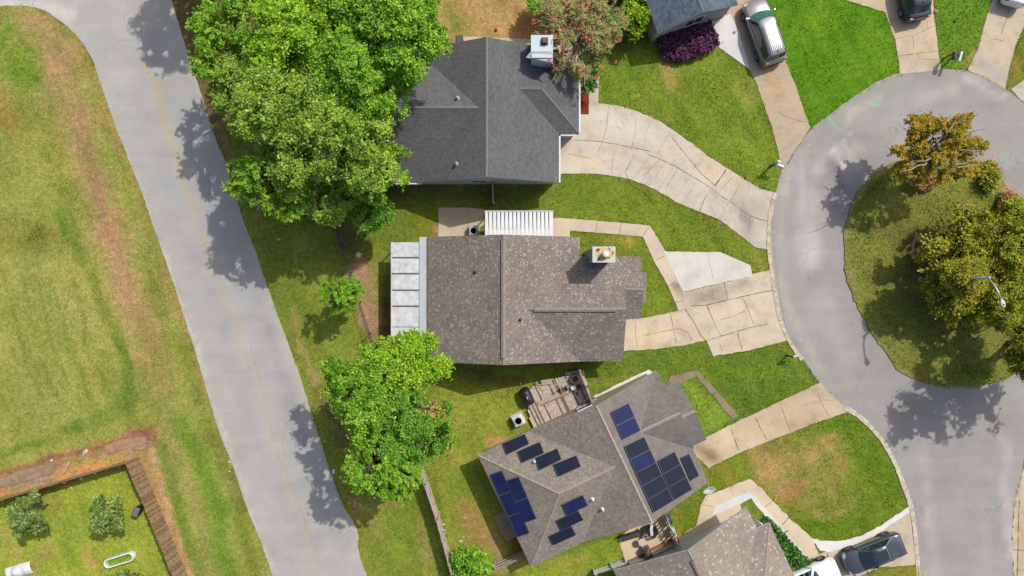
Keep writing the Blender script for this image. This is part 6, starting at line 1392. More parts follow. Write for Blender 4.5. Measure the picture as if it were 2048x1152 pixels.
def bin_(name, px, py, rot, label, cat, mat, w=.55, d=.7, h=1.05):
    p = P(px, py, 0); t = thing(name, label, cat, p, rot)
    vs = []
    for z, k in ((.05, .78), (h - .08, 1.0)): vs += [(-w / 2 * k, -d / 2 * k, z), (w / 2 * k, -d / 2 * k, z), (w / 2 * k, d / 2 * k, z), (-w / 2 * k, d / 2 * k, z)]
    mb = MB(); mb.mesh(vs, [(3, 2, 1, 0), (4, 5, 6, 7), (0, 1, 5, 4), (1, 2, 6, 5), (2, 3, 7, 6), (3, 0, 4, 7)]); mb.build("body", mat, t)
    mb = MB(); mb.box(-w / 2 - .02, w / 2 + .02, -d / 2 - .03, d / 2 + .06, h - .08, h, bev=.035); mb.box(-w / 2 + .06, w / 2 - .06, -d / 2 + .08, d / 2 - .1, h, h + .02, bev=.008); mb.build("lid", mat, t)
    mb = MB(); mb.tube([(-w / 2 + .05, d / 2 + .1, h - .05), (w / 2 - .05, d / 2 + .1, h - .05)], .02, 6); mb.build("handle", mat, t)
    for sx in (-1, 1):
        mb = MB(); M = Matrix.Translation((sx * w / 2 * .85, d / 2 * .8, .12)) @ Matrix.Rotation(math.radians(90), 4, 'Y'); mb.lathe([(.04, -.03), (.12, -.03), (.12, .03), (.04, .03)], 14, M=M); mb.build("wheel", M_RUBBER, t)
bin_("wheelie_bin", 921, 92, .05, "dark wheelie bin behind the charcoal roofed house", "wheelie bin", plain("bin_grey", A(64, 66, 70), .6, var=.1))

# covered grill on the deck edge
p = P(1054, 789, 0); t = thing("covered_grill", "barbecue grill under a black cover at the left edge of the deck", "grill", p, -1.15)
vs = []; fs = []
secs = [(0, .62, .30), (.35, .64, .33), (.72, .66, .35), (.80, .70, .36), (.98, .52, .30), (1.14, .44, .20), (1.18, .40, .10)]
R = random.Random(3)
for z, a_, b_ in secs:
    for k in range(16):
        t_ = 2 * math.pi * k / 16; cx_, sy_ = math.cos(t_), math.sin(t_); e = .45
        vs.append((a_ * abs(cx_) ** e * (1 if cx_ > 0 else -1) + R.uniform(-.025, .025), b_ * abs(sy_) ** e * (1 if sy_ > 0 else -1) + R.uniform(-.025, .025), z))
fs = [(i * 16 + k, i * 16 + (k + 1) % 16, (i + 1) * 16 + (k + 1) % 16, (i + 1) * 16 + k) for i in range(len(secs) - 1) for k in range(16)] + [tuple(range(96, 112))]
mb = MB(); mb.mesh(vs, fs, 0, True); mb.build("cover", M_BLACK, t)
mb = MB(); mb.box(-.02, .16, -.06, -.01, 1.185, 1.19); mb.build("logo_patch", M_WHITE, t)

# weathered deck
dk_ = [(1050, 790), (1066, 770), (1166, 738), (1182, 802), (1170, 812), (1072, 856), (1062, 846)]
c0_ = P(1115, 800, 0); t = thing("deck", "weathered grey wooden deck littered with old timber", "deck", c0_)
U3 = Vector((.43, -.903, 0)); V3 = Vector((.903, .43, 0)); o3 = P(1115, 800, .0)
w = [XY(*p) for p in dk_]
boards = MB(); R = random.Random(8)
v = -2.9
while v < 2.9:
    us = [u for u in np.arange(-3.2, 3.2, .08) if poly_in(np.array([(o3 + U3 * u + V3 * v).x]), np.array([(o3 + U3 * u + V3 * v).y]), w)[0]]
    if len(us) > 3:
        a, b = min(us) + R.uniform(-.04, .04), max(us) + R.uniform(-.04, .04)
        boards.bar(o3 + U3 * a + V3 * v + Vector((0, 0, .30)), o3 + U3 * b + V3 * v + Vector((0, 0, .30 + R.uniform(-.006, .006))), .125, .03, R.choice((0, 0, 1, 2)))
    v += .14
boards.build("deck_boards", [M_WOODG, plain("bleached_board", A(196, 180, 166), .9, var=.3, scale=5), plain("mossy_board", A(132, 116, 102), .9, var=.35, scale=5)], t, c0_)
mb = MB(); pr = [(o3 + U3 * u + V3 * v_) for u, v_ in ((-2.4, -2.0), (2.0, -2.4), (2.0, 2.2), (-2.4, 2.2))]
for a in pr: mb.bar(a, a + Vector((0, 0, .28)), .1, .1)
mb.build("deck_posts", M_WOODG, t, c0_)
M_TIMB = [M_WOODG, plain("dark_rotten_timber", A(96, 84, 76), .9, var=.4), plain("pale_timber", A(186, 170, 154), .9, var=.25)]
def plank(px0, py0, px1, py1, w, h, z, mat, label, rest="deck"):
    a = P(px0, py0, z); b = P(px1, py1, z); mb = MB(); mb.bar(a, b, w, h); c = (a + b) / 2
    o = mb.build("timber_plank", mat, None, c); o.location = c; tag(o, label, "plank", "old timber lying on the deck"); return o
plank(1076, 808, 1126, 786, .26, .05, .36, M_TIMB[2], "long wide pale plank lying diagonally across the deck")
plank(1082, 811, 1144, 784, .09, .06, .36, plain("reddish_timber", A(170, 120, 96), .9, var=.2), "thin reddish batten lying along the long pale plank")
plank(1087, 781, 1145, 754, .08, .08, .38, M_TIMB[0], "long grey rail running across the deck toward the fence")
plank(1104, 788, 1150, 763, .05, .06, .42, M_TIMB[1], "dark rail lying beside the long grey rail")
plank(1072, 763, 1084, 780, .09, .05, .36, M_TIMB[2], "short pale board near the left end of the deck")
plank(1105, 757, 1111, 769, .06, .06, .40, M_TIMB[2], "short pale stick near the back edge of the deck")
plank(1155, 814, 1174, 797, .05, .05, .5, M_TIMB[0], "grey stick leaning at the right end of the deck")
plank(1130, 748, 1160, 741, .12, .05, .4, M_TIMB[0], "grey board along the back edge of the deck")
plank(1144, 764, 1156, 790, .1, .05, .36, M_TIMB[1], "dark board lying near the deck fence")
def crate(px, py, rot, w, d, h, z, label):
    p = P(px, py, z); t = thing("wooden_crate", label, "crate", p, rot, "empty crates on the deck"); mb = MB()
    mb.box(-w / 2, w / 2, -d / 2, d / 2, 0, .02)
    fl_ = mb.build("bottom", M_TIMB[1], t); mb = MB()
    for x0, x1, y0, y1 in ((-w / 2, w / 2, -d / 2, -d / 2 + .03), (-w / 2, w / 2, d / 2 - .03, d / 2), (-w / 2, -w / 2 + .03, -d / 2 + .03, d / 2 - .03), (w / 2 - .03, w / 2, -d / 2 + .03, d / 2 - .03)): mb.box(x0, x1, y0, y1, .02, h)
    mb.build("sides", M_TIMB[0], t)
crate(1149, 757, .43, .55, .5, .35, .34, "open grey wooden crate near the back corner of the deck")
crate(1155, 773, .43, .6, .5, .35, .34, "open grey wooden crate in front of the back corner crate")
crate(1128, 778, .43, .55, .42, .3, .34, "dark open crate in the middle of the deck")
p = P(1093, 764, .34); mb = MB(); mb.box(-.42, .42, -.2, .2, 0, .10, bev=.02); o = mb.build("board_panel", M_TIMB[2]); o.location = p; o.rotation_euler = (0, 0, .15); tag(o, "pale broken panel lying near the back left of the deck", "panel")
p = P(1146, 775, .36); mb = MB(); mb.box(-.2, .2, -.16, .16, 0, .3, bev=.05); o = mb.build("plastic_bag", M_WHITE); o.location = p; o.rotation_euler = (0, 0, .4); tag(o, "small white bag between the crates on the deck", "bag")

# fences
def fence(name, label, pts_px, h, mat, spacing=.15, pw=.13, ph=None, z_px=0.0, gap=0.0, rail_side=1, lean=.0, cat="fence", post_mat=None, seed=0, skip=0.0, postn=2.4, pj=.03):
    P_ = [P(x, y, z_px) for x, y in pts_px]; P_ = [Vector((p.x, p.y, 0)) for p in P_]
    c = P_[0]; t = thing(name, label, cat, c); R = random.Random(seed); mb = MB(); rl_ = MB()
    for i in range(len(P_) - 1):
        a, b = P_[i], P_[i + 1]; d = (b - a).normalized(); n = Vector((-d.y, d.x, 0)); Ln = (b - a).length; k = max(1, int(Ln / spacing))
        for j in range(k):
            if R.random() < skip: continue
            q = a + d * Ln * (j + .5) / k; hh = h * (1 + R.uniform(-pj, pj)); off = n * R.uniform(-.012, .012)
            mb.bar(q + off, q + off + Vector((R.uniform(-.02, .02), R.uniform(-.02, .02), hh)) + n * lean, .022, pw, R.choice((0, 1)), up=n) if False else mb.box(-pw / 2, pw / 2, -.011, .011, 0, hh, R.choice((0, 1)), Matrix(((d.x, n.x, 0, q.x + off.x), (d.y, n.y, 0, q.y + off.y), (0, 0, 1, 0), (0, 0, 0, 1))))
        for z in (.25, h * .55, h - .22): rl_.bar(a + n * rail_side * .045 + Vector((0, 0, z)), b + n * rail_side * .045 + Vector((0, 0, z)), .04, .09)
        kk = max(1, int(Ln / postn))
        for j in range(kk + 1):
            q = a + d * Ln * j / kk + n * rail_side * .10; pm = MB(); pm.box(q.x - .045, q.x + .045, q.y - .045, q.y + .045, 0, h * .97); pm.build("post", post_mat or mat[0], t, c)
    mb.build("pickets", list(mat), t, c); rl_.build("rails", post_mat or mat[0], t, c); return t
MW = (M_WOODB, plain("grey_brown_picket", A(172, 146, 112), .9, var=.35, scale=4))
MG_ = (M_WOODG, plain("light_grey_picket", A(186, 176, 164), .9, var=.3, scale=4))
fence("wooden_fence", "tall brown picket fence around the yard at the lower left, top run and right run", [(-160, 1045), (0, 1001), (252, 926), (300, 1040), (345, 1152), (420, 1330)], 1.8, MW, z_px=1.75, rail_side=-1)
fence("wooden_fence", "grey wooden fence running down behind the solar panel house", [(838, 940), (848, 970), (872, 1040), (903, 1152), (920, 1220)], 1.8, MG_, z_px=1.75, seed=2)
fence("wooden_fence", "short grey fence at the bottom corner of the solar panel house yard", [(900, 1180), (990, 1142), (1052, 1113)], 1.5, MG_, z_px=1.45, seed=3)
fence("wooden_fence", "dark thin fence across the shade between the main and charcoal houses", [(984, 362), (985, 406)], 1.5, MG_, z_px=1.4, seed=4)
fence("wooden_fence", "orange cedar fence on the top edge above the crape myrtle", [(1120, 44), (1180, 14), (1250, -4), (1300, -20)], 1.8, (M_WOODO, plain("light_cedar", A(210, 156, 78), .85, var=.2)), z_px=0, seed=5)
fence("wooden_fence", "grey fence along the right end of the cluttered deck", [(1158, 742), (1172, 775), (1184, 806)], 1.7, MG_, z_px=1.65, seed=6)
fence("picket_fence", "gappy wooden fence casting stripes at the right end of the cream patio", [(1331, 1036), (1345, 1066), (1356, 1092)], 1.5, MG_, z_px=1.0, spacing=.24, pw=.12, seed=7)
fence("picket_fence", "low white fence along the tan house's left side", [(1190, 1150), (1225, 1138), (1253, 1126)], 1.0, (M_METALW, M_METALG), z_px=.9, spacing=.16, pw=.15, seed=8)
# wire fence behind main house
pts = [(672, 440), (688, 492), (704, 545), (722, 604), (742, 665), (757, 708)]
c = P(*pts[0], 0); t = thing("wire_fence", "thin wire fence with metal posts along the back of the main house garden", "fence", c)
mm = MB()
for i in range(len(pts) - 1):
    a = P(*pts[i]); b = P(*pts[i + 1])
    for z in (.25, .5, .75, 1.0, 1.2): mm.tube([a + Vector((0, 0, z)), b + Vector((0, 0, z))], .012 if z < 1.15 else .022, 5, cap=False)
    n = int((b - a).length / .25)
    for j in range(n): q = a.lerp(b, j / n); mm.tube([q + Vector((0, 0, .1)), q + Vector((0, 0, 1.2))], .008, 4, cap=False)
mm.build("wires", M_METALD, t, c)
for p_ in pts:
    q = P(*p_); pm = MB(); pm.tube([q, q + Vector((0, 0, 1.3))], .035, 8); pm.box(q.x - .02, q.x + .3, q.y - .02, q.y + .02, 1.1, 1.16); pm.build("post", M_METALD, t, c)

# patio set between the two rotated houses
p = P(1281, 1078, 0); t = thing("patio_table", "small pale octagonal table on the cream patio", "table", p, .4)
mb = MB(); mb.lathe([(.001, .70), (.30, .70), (.31, .715), (.30, .73), (.001, .731)], 8, smooth=False); mb.build("tabletop", plain("pale_tabletop", A(214, 198, 188), .6), t); 
for k in range(4):
    a = math.pi / 4 + k * math.pi / 2; mb = MB(); mb.tube([(.2 * math.cos(a), .2 * math.sin(a), .70), (.27 * math.cos(a), .27 * math.sin(a), 0)], .014, 6); mb.build("leg", M_METALD, t)
def wire_chair(px, py, rot, label):
    p = P(px, py, 0); t = thing("patio_chair", label, "chair", p, rot, "wire chairs round the patio table")
    mb = MB(); mb.lathe([(.19, .42), (.2, .43), (.19, .445), (.12, .44), (.12, .43), (.18, .42)], 16); mb.bar((-.18, 0, .435), (.18, 0, .435), .015, .012); mb.bar((0, -.18, .435), (0, .18, .435), .015, .012); mb.build("seat", plain("tan_wire", A(190, 160, 120), .5), t)
    mb = MB(); mb.tube([(-.17, -.12, .43), (-.24, -.13, .75), (-.26, 0, .86), (-.24, .13, .75), (-.17, .12, .43)], .014, 6); mb.tube([(-.19, 0, .43), (-.26, 0, .86)], .01, 5); mb.build("backrest", M_METALG, t)
    for k in range(4):
        a = math.pi / 4 + k * math.pi / 2; mb = MB(); mb.tube([(.14 * math.cos(a), .14 * math.sin(a), .43), (.2 * math.cos(a), .2 * math.sin(a), 0)], .012, 5); mb.build("leg", M_METALG, t)
wire_chair(1287, 1090, 2.6, "wire chair just below the small patio table"); wire_chair(1288, 1070, -2.2, "wire chair just right of the small patio table")
p = P(1298, 1060, 0); t = thing("fire_pit", "round dark fire pit partly under the eave beside the patio table", "fire pit", p, 0)
mb = MB(); mb.lathe([(.30, 0), (.55, .25), (.60, .42), (.56, .42), (.40, .25), (.001, .2)], 24); mb.build("bowl", M_BLACK, t)
mb = MB()
for k in range(6):
    a = math.pi * k / 6; mb.bar((-.5 * math.cos(a), -.5 * math.sin(a), .43), (.5 * math.cos(a), .5 * math.sin(a), .43), .02, .015)
mb.build("grate", M_METALD, t)
p = P(1303, 1061, .45); mb = MB()
for k in range(8):
    y0_, y1_ = -.42 + k * .105, -.42 + (k + 1) * .105; zz = lambda y: .02 - .25 * max(0, abs(y) - .3); mb.face([(-.11 + .02 * math.sin(k), y0_, zz(y0_)), (.11 + .02 * math.sin(k), y0_, zz(y0_) + .02), (.11 + .02 * math.sin(k + 1), y1_, zz(y1_) + .02), (-.11 + .02 * math.sin(k + 1), y1_, zz(y1_))])
o = mb.build("towel", plain("white_cloth", A(226, 220, 214), .9)); o.location = p; tag(o, "white cloth draped over the round fire pit", "towel")
def lounger(px, py, rot, label):
    p = P(px, py, 0); t = thing("bench", label, "bench", p, rot); mb = MB()
    for k in range(5): mb.box(-.75, .75, -.24 + k * .1, -.16 + k * .1, .42, .45)
    mb.build("seat", M_METALD, t); mb = MB(); mb.box(-.75, .75, .26, .29, .42, .85); mb.build("backrest", M_METALD, t)
    for sx in (-.65, .65):
        for sy in (-.2, .24): mb = MB(); mb.box(sx - .03, sx + .03, sy - .03, sy + .03, 0, .42); mb.build("leg", M_METALD, t)
lounger(1260, 1068, .30, "dark grey bench against the wall under the taupe eave")
def cold_frame(px, py, rot, w, d, label):
    p = P(px, py, 0); t = thing("cold_frame", label, "glass frame", p, rot, "glass topped frames by the tan house wall"); h = .6
    mb = MB(); mb.box(-w / 2, w / 2, -d / 2, -d / 2 + .05, 0, h); mb.box(-w / 2, w / 2, d / 2 - .05, d / 2, 0, h); mb.box(-w / 2, -w / 2 + .05, -d / 2 + .05, d / 2 - .05, 0, h); mb.box(w / 2 - .05, w / 2, -d / 2 + .05, d / 2 - .05, 0, h); mb.box(-.03, .03, -d / 2 + .05, d / 2 - .05, h - .05, h - .004); mb.build("frame", M_METALG, t)
    mb = MB(); mb.box(-w / 2 + .05, w / 2 - .05, -d / 2 + .05, d / 2 - .05, .3, .32); mb.build("base_panel", plain("grey_green_panel", A(150, 158, 136), .6, var=.2), t)
cold_frame(1327, 1104, .43, 1.7, .8, "grey metal framed box nearest the gappy fence, beside the tan house"); cold_frame(1274, 1124, .35, 1.2, .5, "grey metal framed box at the lower left of the cream patio")
lounger(1297, 1107, 2.0, "light grey slatted bench between the two metal framed boxes")
# brick edging
p = P(1275, 1116, 0); mb = MB(); R = random.Random(2)
for (a0_, a1_) in (((1253, 1125), (1290, 1108)), ((1300, 1100), (1345, 1078))):
    A_ = P(*a0_); B_ = P(*a1_); d = (B_ - A_).normalized(); n = Vector((-d.y, d.x, 0)); Ln = (B_ - A_).length
    for j in range(int(Ln / .12)):
        q = A_ + d * (j + .5) * .12; mb.box(-.052, .052, -.11, .11, 0, .09 + R.uniform(-.008, .008), 0, Matrix(((d.x, n.x, 0, q.x), (d.y, n.y, 0, q.y), (0, 0, 1, .03), (0, 0, 0, 1))))
o = mb.build("brick_edging", plain("red_brick", A(158, 110, 96), .9, var=.35, scale=8)); tag(o, "row of reddish bricks edging the cream patio", "bricks")
# boards leaning at the gappy fence
def board(px0, py0, px1, py1, col, label):
    a = P(px0, py0, 1.1); b = P(px1, py1, 1.1); c = (a + b) / 2; d = (b - a).normalized(); n = Vector((-d.y, d.x, 0)); Ln = (b - a).length; vs = []; fs = []
    m = 10
    for s in (-.03, .03):
        for k in range(m): q = k / (m - 1); w = .24 * math.sin(math.pi * min(max(q, .04), .96)) ** .45; vs += [Vector((0, 0, 0)) + d * (q - .5) * Ln + n * (s + .1) + Vector((0, 0, -.35 - w)), Vector((0, 0, 0)) + d * (q - .5) * Ln + n * (s - .05) + Vector((0, 0, -.35 + w))]
    for i in range(m - 1):
        fs += [(2 * i, 2 * i + 2, 2 * i + 3, 2 * i + 1), (2 * m + 2 * i, 2 * m + 2 * i + 1, 2 * m + 2 * i + 3, 2 * m + 2 * i + 2), (2 * i + 1, 2 * i + 3, 2 * m + 2 * i + 3, 2 * m + 2 * i + 1), (2 * i, 2 * m + 2 * i, 2 * m + 2 * i + 2, 2 * i + 2)]
    fs += [(0, 1, 2 * m + 1, 2 * m), (2 * m - 2, 4 * m - 2, 4 * m - 1, 2 * m - 1)]
    mb = MB(); mb.mesh(vs, fs); o = mb.build("float_board", plain("board_paint_%d" % px0, A(*col), .4, var=.15)); o.location = c; tag(o, label, "board", "coloured boards leaning on the gappy fence")
board(1337, 1032, 1345, 1052, (30, 50, 160), "deep blue board leaning nearest the taupe roof"); board(1347, 1058, 1354, 1076, (190, 215, 235), "pale blue board leaning in the middle of the gappy fence"); board(1354, 1078, 1360, 1090, (190, 60, 40), "red board leaning at the lower end of the gappy fence")

def pot(px, py, r, h, label, mat, plant=None, z=0.0):
    p = P(px, py, z); t = thing("plant_pot", label, "pot", p); mb = MB(); mb.lathe([(r * .7, 0), (r, h - .08), (r * 1.08, h - .08), (r * 1.08, h), (r * .92, h), (r * .9, h - .1), (.001, h - .1)], 20); mb.build("pot", mat, t)
    if plant:
        NR = np.random.default_rng(int(px)); cc = np.array([0, 0, h]) + NR.normal(size=(220, 3)) * np.array([r * .45, r * .45, .06]); v, q = leaves(cc, .10, NR); quick("plant", v, q, plant, NR.random(220), t)
pot(1441, 25, .32, .5, "round pot of dark red leaves beside the slate blue roofed house", plain("stone_pot", A(196, 176, 150), .8), leafmat("dark_red_leaf", gcol((90, 24, 34), (130, 36, 48), (150, 60, 66)), .1))
pot(1583, 1034, .01, .2, "x", M_TERRA) if False else None
pot(1474, 1034, .26, .45, "small terracotta pot at the top corner of the tan house", M_TERRA, LM_DRY)
p = P(1187, 800, 0); t = thing("water_barrel", "round grey lidded barrel at the top corner of the solar panel house", "barrel", p); mb = MB(); mb.lathe([(.24, 0), (.28, .3), (.28, .6), (.25, .85)], 20); mb.build("body", plain("barrel_grey", A(128, 126, 124), .6, var=.2), t); mb = MB(); mb.lathe([(.27, .85), (.28, .88), (.26, .93), (.1, .97), (.001, .98)], 20); mb.build("lid", plain("lid_grey", A(134, 130, 128), .6, var=.2), t)
# porch step box by purple shrubs
p = P(1398, 46, 0); mb = MB(); mb.box(-.32, .32, -.3, .3, 0, .75, bev=.02); mb.box(-.35, .35, -.33, .33, .75, .80, bev=.01); o = mb.build("utility_box", M_METALG); o.location = p; o.rotation_euler = (0, 0, .35); tag(o, "pale grey utility box standing against the brick gable above the purple shrubs", "box")
mb = MB(); mb.box(-.7, .3, -.35, .35, 0, .3); mb.box(-.7, -.1, -.35, .35, .3, .5); o = mb.build("doorstep", M_METALW); o.location = P(1519, 1052, 0); o.rotation_euler = (0, 0, -.5); tag(o, "white double step in the notch of the tan roof", "step")

# oval garden bed in the yard
p = P(243, 1117, 0); t = thing("oval_planter", "oval white metal garden bed ring on the yard grass", "garden bed", p, .30)
mb = MB(); n = 40; vs = []; a_, r_ = .82, .30
def stad(k, rr_): 
    t_ = 2 * math.pi * k / n; x, y = math.cos(t_), math.sin(t_); return ((a_ if x > 0 else -a_) + rr_ * x, rr_ * y)
for (rr_, z) in ((.36, 0), (.36, .42), (.34, .45), (.26, .45), (.25, .42), (.25, .02)): vs += [(*stad(k, rr_), z) for k in range(n)]
mb.mesh(vs, [(i * n + k, i * n + (k + 1) % n, (i + 1) * n + (k + 1) % n, (i + 1) * n + k) for i in range(5) for k in range(n)], 0, True); mb.build("rim", M_WHITE, t)
NR = np.random.default_rng(3); cc = np.stack([NR.uniform(-1.0, 1.0, 2600), NR.uniform(-.24, .24, 2600), NR.uniform(.02, .14, 2600)], 1); v, q = leaves(cc, .07, NR); o = quick("grass_fill", v, q, LM_BRIGHT, NR.random(2600) * .6 + .2, t); 
# grill box at fence
p = P(277, 1022, 0); t = thing("grill", "small grey barbecue standing against the inside of the brown fence", "grill", (P(283, 1017, 0)), -.35)
mb = MB(); mb.box(-.24, .24, -.34, .34, .7, .95, bev=.06); mb.build("lid", plain("grill_grey", A(120, 118, 124), .4, var=.1), t); mb = MB(); mb.box(-.2, .2, -.28, .28, .12, .7); mb.build("cabinet", M_BLACK, t)
for sy in (-.25, .25): mb = MB(); mb.box(-.03, .03, sy - .03, sy + .03, 0, .12); mb.build("leg", M_BLACK, t)
# white tarp bottom left
mb = MB(); R = random.Random(5); n = 14; vs = []
for i in range(n):
    for j in range(9): vs.append((i * .16 + R.uniform(-.03, .03), j * .12 + R.uniform(-.02, .02), .12 + .5 * math.sin(math.pi * j / 8) * math.sin(math.pi * min(i, 11) / 12) ** .4 * (.8 + .2 * math.sin(i * 1.3)) + R.uniform(-.02, .02)))
mb.mesh(vs, [(i * 9 + j, (i + 1) * 9 + j, (i + 1) * 9 + j + 1, i * 9 + j + 1) for i in range(n - 1) for j in range(8)], 0, True); o = mb.build("tarpaulin", M_METALW); o.location = P(18, 1160, 0); o.rotation_euler = (0, 0, .3); tag(o, "crumpled white tarpaulin heap on the bottom edge of the fenced yard", "tarpaulin")
# litter and small things
def blob(name, label, cat, px, py, sx, sy, sz, mat, rot=0.0, z=0.02, group=None, seed=1):
    R = random.Random(seed); vs = []; n = 10; rows = 5
    for i in range(rows):
        ph = math.pi / 2 * i / (rows - 1); rr_ = math.cos(ph); 
        for k in range(n): t_ = 2 * math.pi * k / n; j = R.uniform(.75, 1.2); vs.append((sx * rr_ * math.cos(t_) * j, sy * rr_ * math.sin(t_) * j, sz * math.sin(ph) * R.uniform(.85, 1.1)))
    mb = MB(); mb.mesh(vs, [(i * n + k, i * n + (k + 1) % n, (i + 1) * n + (k + 1) % n, (i + 1) * n + k) for i in range(rows - 1) for k in range(n)], 0, False); o = mb.build(name, mat); o.location = P(px, py, z); o.rotation_euler = (0, 0, rot); tag(o, label, cat, group); return o
blob("plastic_bag", "white plastic bag on the road edge beside the lower trees", "bag", 667, 943, .12, .2, .15, M_WHITE)
blob("ball", "small red ball on the bare orange yard behind the charcoal house", "ball", 992, 60, .13, .13, .24, plain("red_rubber", A(220, 60, 60), .5))
blob("ball", "white ball on the grass just inside the top run of the brown fence", "ball", 163, 957, .12, .12, .22, M_WHITE, seed=2)
blob("litter", "white litter on the dirt strip above the brown fence", "litter", 103, 921, .1, .08, .08, M_WHITE, seed=3)
blob("litter", "crumpled white sheet on the dirt strip above the brown fence, by the green tuft", "litter", 170, 905, .34, .15, .14, plain("dirty_sheet", A(200, 196, 186), .8, var=.2), .9, seed=4)
blob("litter", "upper of two white scraps on the grass verge right of the lower field", "litter", 459, 924, .07, .06, .06, M_WHITE, seed=5); blob("litter", "lower of two white scraps on the grass verge right of the lower field", "litter", 459, 943, .07, .05, .06, M_WHITE, seed=6)
blob("litter", "white scrap under the trees at the top of the road verge", "litter", 375, 27, .12, .07, .08, M_WHITE, seed=7)
for i, (x, y, s, lb) in enumerate(((887, 1049, .11, "uppermost pale stone behind the long grey fence"), (890, 1060, .1, "pale stone just below the uppermost one behind the long grey fence"), (921, 1083, .15, "largest pale stone near the round green shrub"), (927, 1074, .08, "small pale stone touching the largest one near the round shrub"), (930, 1036, .09, "thin pale stone on the bare ground left of the solar panel house"))):
    blob("stone", lb, "stone", x, y, s, s * .7, s * .6, plain("pale_stone", A(214, 196, 170), .9), seed=20 + i, group="pale stones on the bare ground")
def stick(px0, py0, px1, py1, label, w=.05, mat=None):
    a = P(px0, py0, .04); b = P(px1, py1, .06); c = (a + b) / 2; mb = MB(); mb.tube([a, a.lerp(b, .5) + Vector((.05, .03, .02)), b], [w * .6, w * .5, w * .3], 6); o = mb.build("stick", mat or M_BARKL, None, c); o.location = c; tag(o, label, "stick")
stick(922, 1102, 936, 1070, "pale stick lying beside the largest stone"); stick(1718, 476, 1745, 470, "dark thin stick lying on the island grass", .05, M_BARK)
stick(135, 968, 147, 982, "pale piece of timber lying inside the brown fence", .12, plain("pale_stick", A(214, 180, 140), .9))
# broken slabs on the dirt strip
def slab(pts, z, col, label):
    c = P(sum(p[0] for p in pts) / len(pts), sum(p[1] for p in pts) / len(pts), 0); mb = MB(); mb.prism([(P(*p).x, P(*p).y) for p in pts], -.02, z); o = mb.build("stone_slab", plain("slab_%d" % pts[0][0], A(*col), .95, var=.28, scale=2.2), None, c); o.location = c; tag(o, label, "slab", "broken slabs on the dirt strip")
slab([(0, 958), (50, 938), (100, 926), (112, 936), (104, 946), (40, 966), (0, 975)], .07, (160, 134, 110), "long grey slab at the left edge, above the brown fence")
slab([(210, 892), (240, 880), (290, 872), (296, 884), (262, 894), (232, 904), (214, 908)], .07, (172, 138, 106), "tan broken slab at the right end of the dirt strip")
slab([(262, 894), (280, 884), (296, 888), (290, 898), (266, 900)], .10, (176, 138, 106), "small tan slab overlapping the right slab")
slab([(122, 944), (138, 922), (142, 926), (130, 948)], .09, (190, 158, 128), "small upright wedge of tan slab in the middle of the dirt strip")
# manhole / round cover on narrow lawn
p = P(1909, 43, 0); mb = MB(); mb.lathe([(.11, 0), (.11, .05), (.001, .055)], 16); o = mb.build("water_meter_cover", M_BLACK); o.location = p; tag(o, "small black round cover in the narrow top right lawn", "cover")
blob("stone", "pale rock beside the black off-roader at the lawn edge", "stone", 1871, 24, .14, .18, .2, plain("pale_rock", A(200, 188, 168), .9), seed=31)
# stones and toy debris by the island
blob("stone", "pale rock on the lower right shore of the island", "stone", 2006, 708, .16, .13, .14, plain("island_rock", A(176, 160, 124), .9), seed=32)
blob("stone", "brown rock under the lowest olive tree on the island", "stone", 2012, 690, .12, .14, .16, plain("brown_rock", A(132, 110, 84), .9), seed=33)
# ------------------------------------------------------------------ turf: short tufts over the lawns, denser along paved edges
NR = np.random.default_rng(99)
LM_TUFT = None
m, nt, b = newmat("turf_blade"); at = N(nt, "ShaderNodeAttribute", attribute_name="fcol").outputs['Color']; nt.links.new(at, b.inputs['Base Color']); b.inputs['Roughness'].default_value = .8; b.inputs['Specular IOR Level'].default_value = .15
tr = nt.nodes.new("ShaderNodeBsdfTranslucent"); nt.links.new(at, tr.inputs[0]); mx = nt.nodes.new("ShaderNodeMixShader"); mx.inputs[0].default_value = .3
nt.links.new(b.outputs[0], mx.inputs[1]); nt.links.new(tr.outputs[0], mx.inputs[2]); nt.links.new(mx.outputs[0], nt.nodes["Material Output"].inputs[0]); M_TURF = m
NT = 250000
X = NR.uniform(-41, 41, NT); Y = NR.uniform(-23.5, 23.5, NT)
dens = np.clip(.6 + 1.1 * fnoise(X, Y, 1.6, 77), .12, 1); keep = NR.random(NT) < dens
hard = np.zeros(NT, bool); isle = np.zeros(NT, bool); wx, wy = [XY(*p)[0] for p in isl], [XY(*p)[1] for p in isl]
isle = poly_in(X, Y, [XY(*p) for p in isl])
for poly, z in SHEETS:
    if abs(z - .09) < 1e-6 or abs(z - .05) < 1e-6: continue
    hard |= poly_in(X, Y, poly)
hard &= ~isle
keep &= ~hard
for fp in (fpA, fpB, fpC, fpD, fpE): keep &= ~poly_in(X, Y, fp)
X = X[keep]; Y = Y[keep]; isle = isle[keep]
ex, ey = [], []
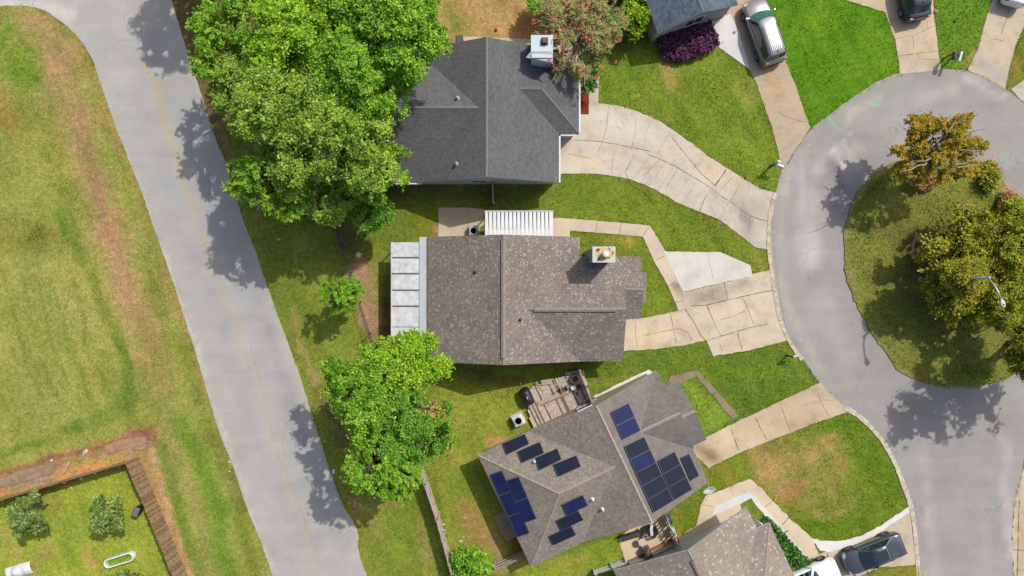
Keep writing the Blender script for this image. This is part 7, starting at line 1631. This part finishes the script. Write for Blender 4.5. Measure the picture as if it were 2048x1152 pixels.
for poly, z in SHEETS:          # grass creeping over paved edges
    if abs(z - .09) < 1e-6 or abs(z - .05) < 1e-6: continue
    pp = np.array(poly); d_ = np.hypot(*(np.roll(pp, -1, 0) - pp).T); m_ = int(d_.sum() * 26); ii = NR.choice(len(pp), m_, p=d_ / d_.sum()); t_ = NR.random(m_)[:, None]; qq = pp[ii] * (1 - t_) + np.roll(pp, -1, 0)[ii] * t_ + NR.normal(size=(m_, 2)) * .07
    oth = np.zeros(m_, bool)
    for po2, z2 in SHEETS:
        if po2 is not poly and abs(z2 - .05) > 1e-6: 
            oth |= poly_in(qq[:, 0], qq[:, 1], po2)
    kk = ~oth & (np.abs(qq[:, 0]) < 42) & (np.abs(qq[:, 1]) < 24) & (NR.random(m_) < np.clip(.5 + 1.6 * vnoise(qq[:, 0], qq[:, 1], .9, 12), .08, 1)); ex.append(qq[kk, 0]); ey.append(qq[kk, 1])
ex = np.concatenate(ex); ey = np.concatenate(ey); X = np.concatenate([X, ex]); Y = np.concatenate([Y, ey]); isle = np.concatenate([isle, np.zeros(len(ex), bool)])
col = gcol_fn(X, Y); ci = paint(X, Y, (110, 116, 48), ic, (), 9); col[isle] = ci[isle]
green = col[:, 1] / (col[:, 0] + 1e-4); k2 = NR.random(len(X)) < np.clip((green - .72) * 2.6, .05, 1); X, Y, col, isle = X[k2], Y[k2], col[k2], isle[k2]
n = len(X); hgt = NR.uniform(.025, .06, n) * (1 + 1.0 * np.clip(fnoise(X, Y, 1.2, 33), 0, 1)); wid = NR.uniform(.05, .11, n)
ang = NR.uniform(0, math.pi, n); lean = NR.normal(size=(n, 2)) * .05; zb = np.where(isle, .085, -.005)
dx = np.cos(ang) * wid / 2; dy = np.sin(ang) * wid / 2
v = np.stack([np.stack([X - dx, Y - dy, zb], 1), np.stack([X + dx, Y + dy, zb], 1), np.stack([X + lean[:, 0] + dx * .7 , Y + lean[:, 1] + dy * .7, zb + hgt], 1), np.stack([X + lean[:, 0] - dx * .5, Y + lean[:, 1] - dy * .5, zb + hgt * .9], 1)], 1).reshape(-1, 3)
q = np.arange(4 * n).reshape(-1, 4)
tuft = quick("grass", v, q, M_TURF); br = NR.uniform(.85, 1.4, n)[:, None] * np.array([1.05, 1.0, .9])
a = tuft.data.attributes.new("fcol", 'FLOAT_COLOR', 'FACE'); a.data.foreach_set("color", np.concatenate([np.clip(col * br, 0.003, .8), np.ones((n, 1))], 1).astype(np.float32).ravel())
tag(tuft, "short grass tufts over the lawns and verges", "grass", kind='stuff')
for ob in list(bpy.data.objects):
    if ob.parent is None and ob.type == 'MESH' and 'label' not in ob: ob['kind'] = ob.get('kind', 'structure')
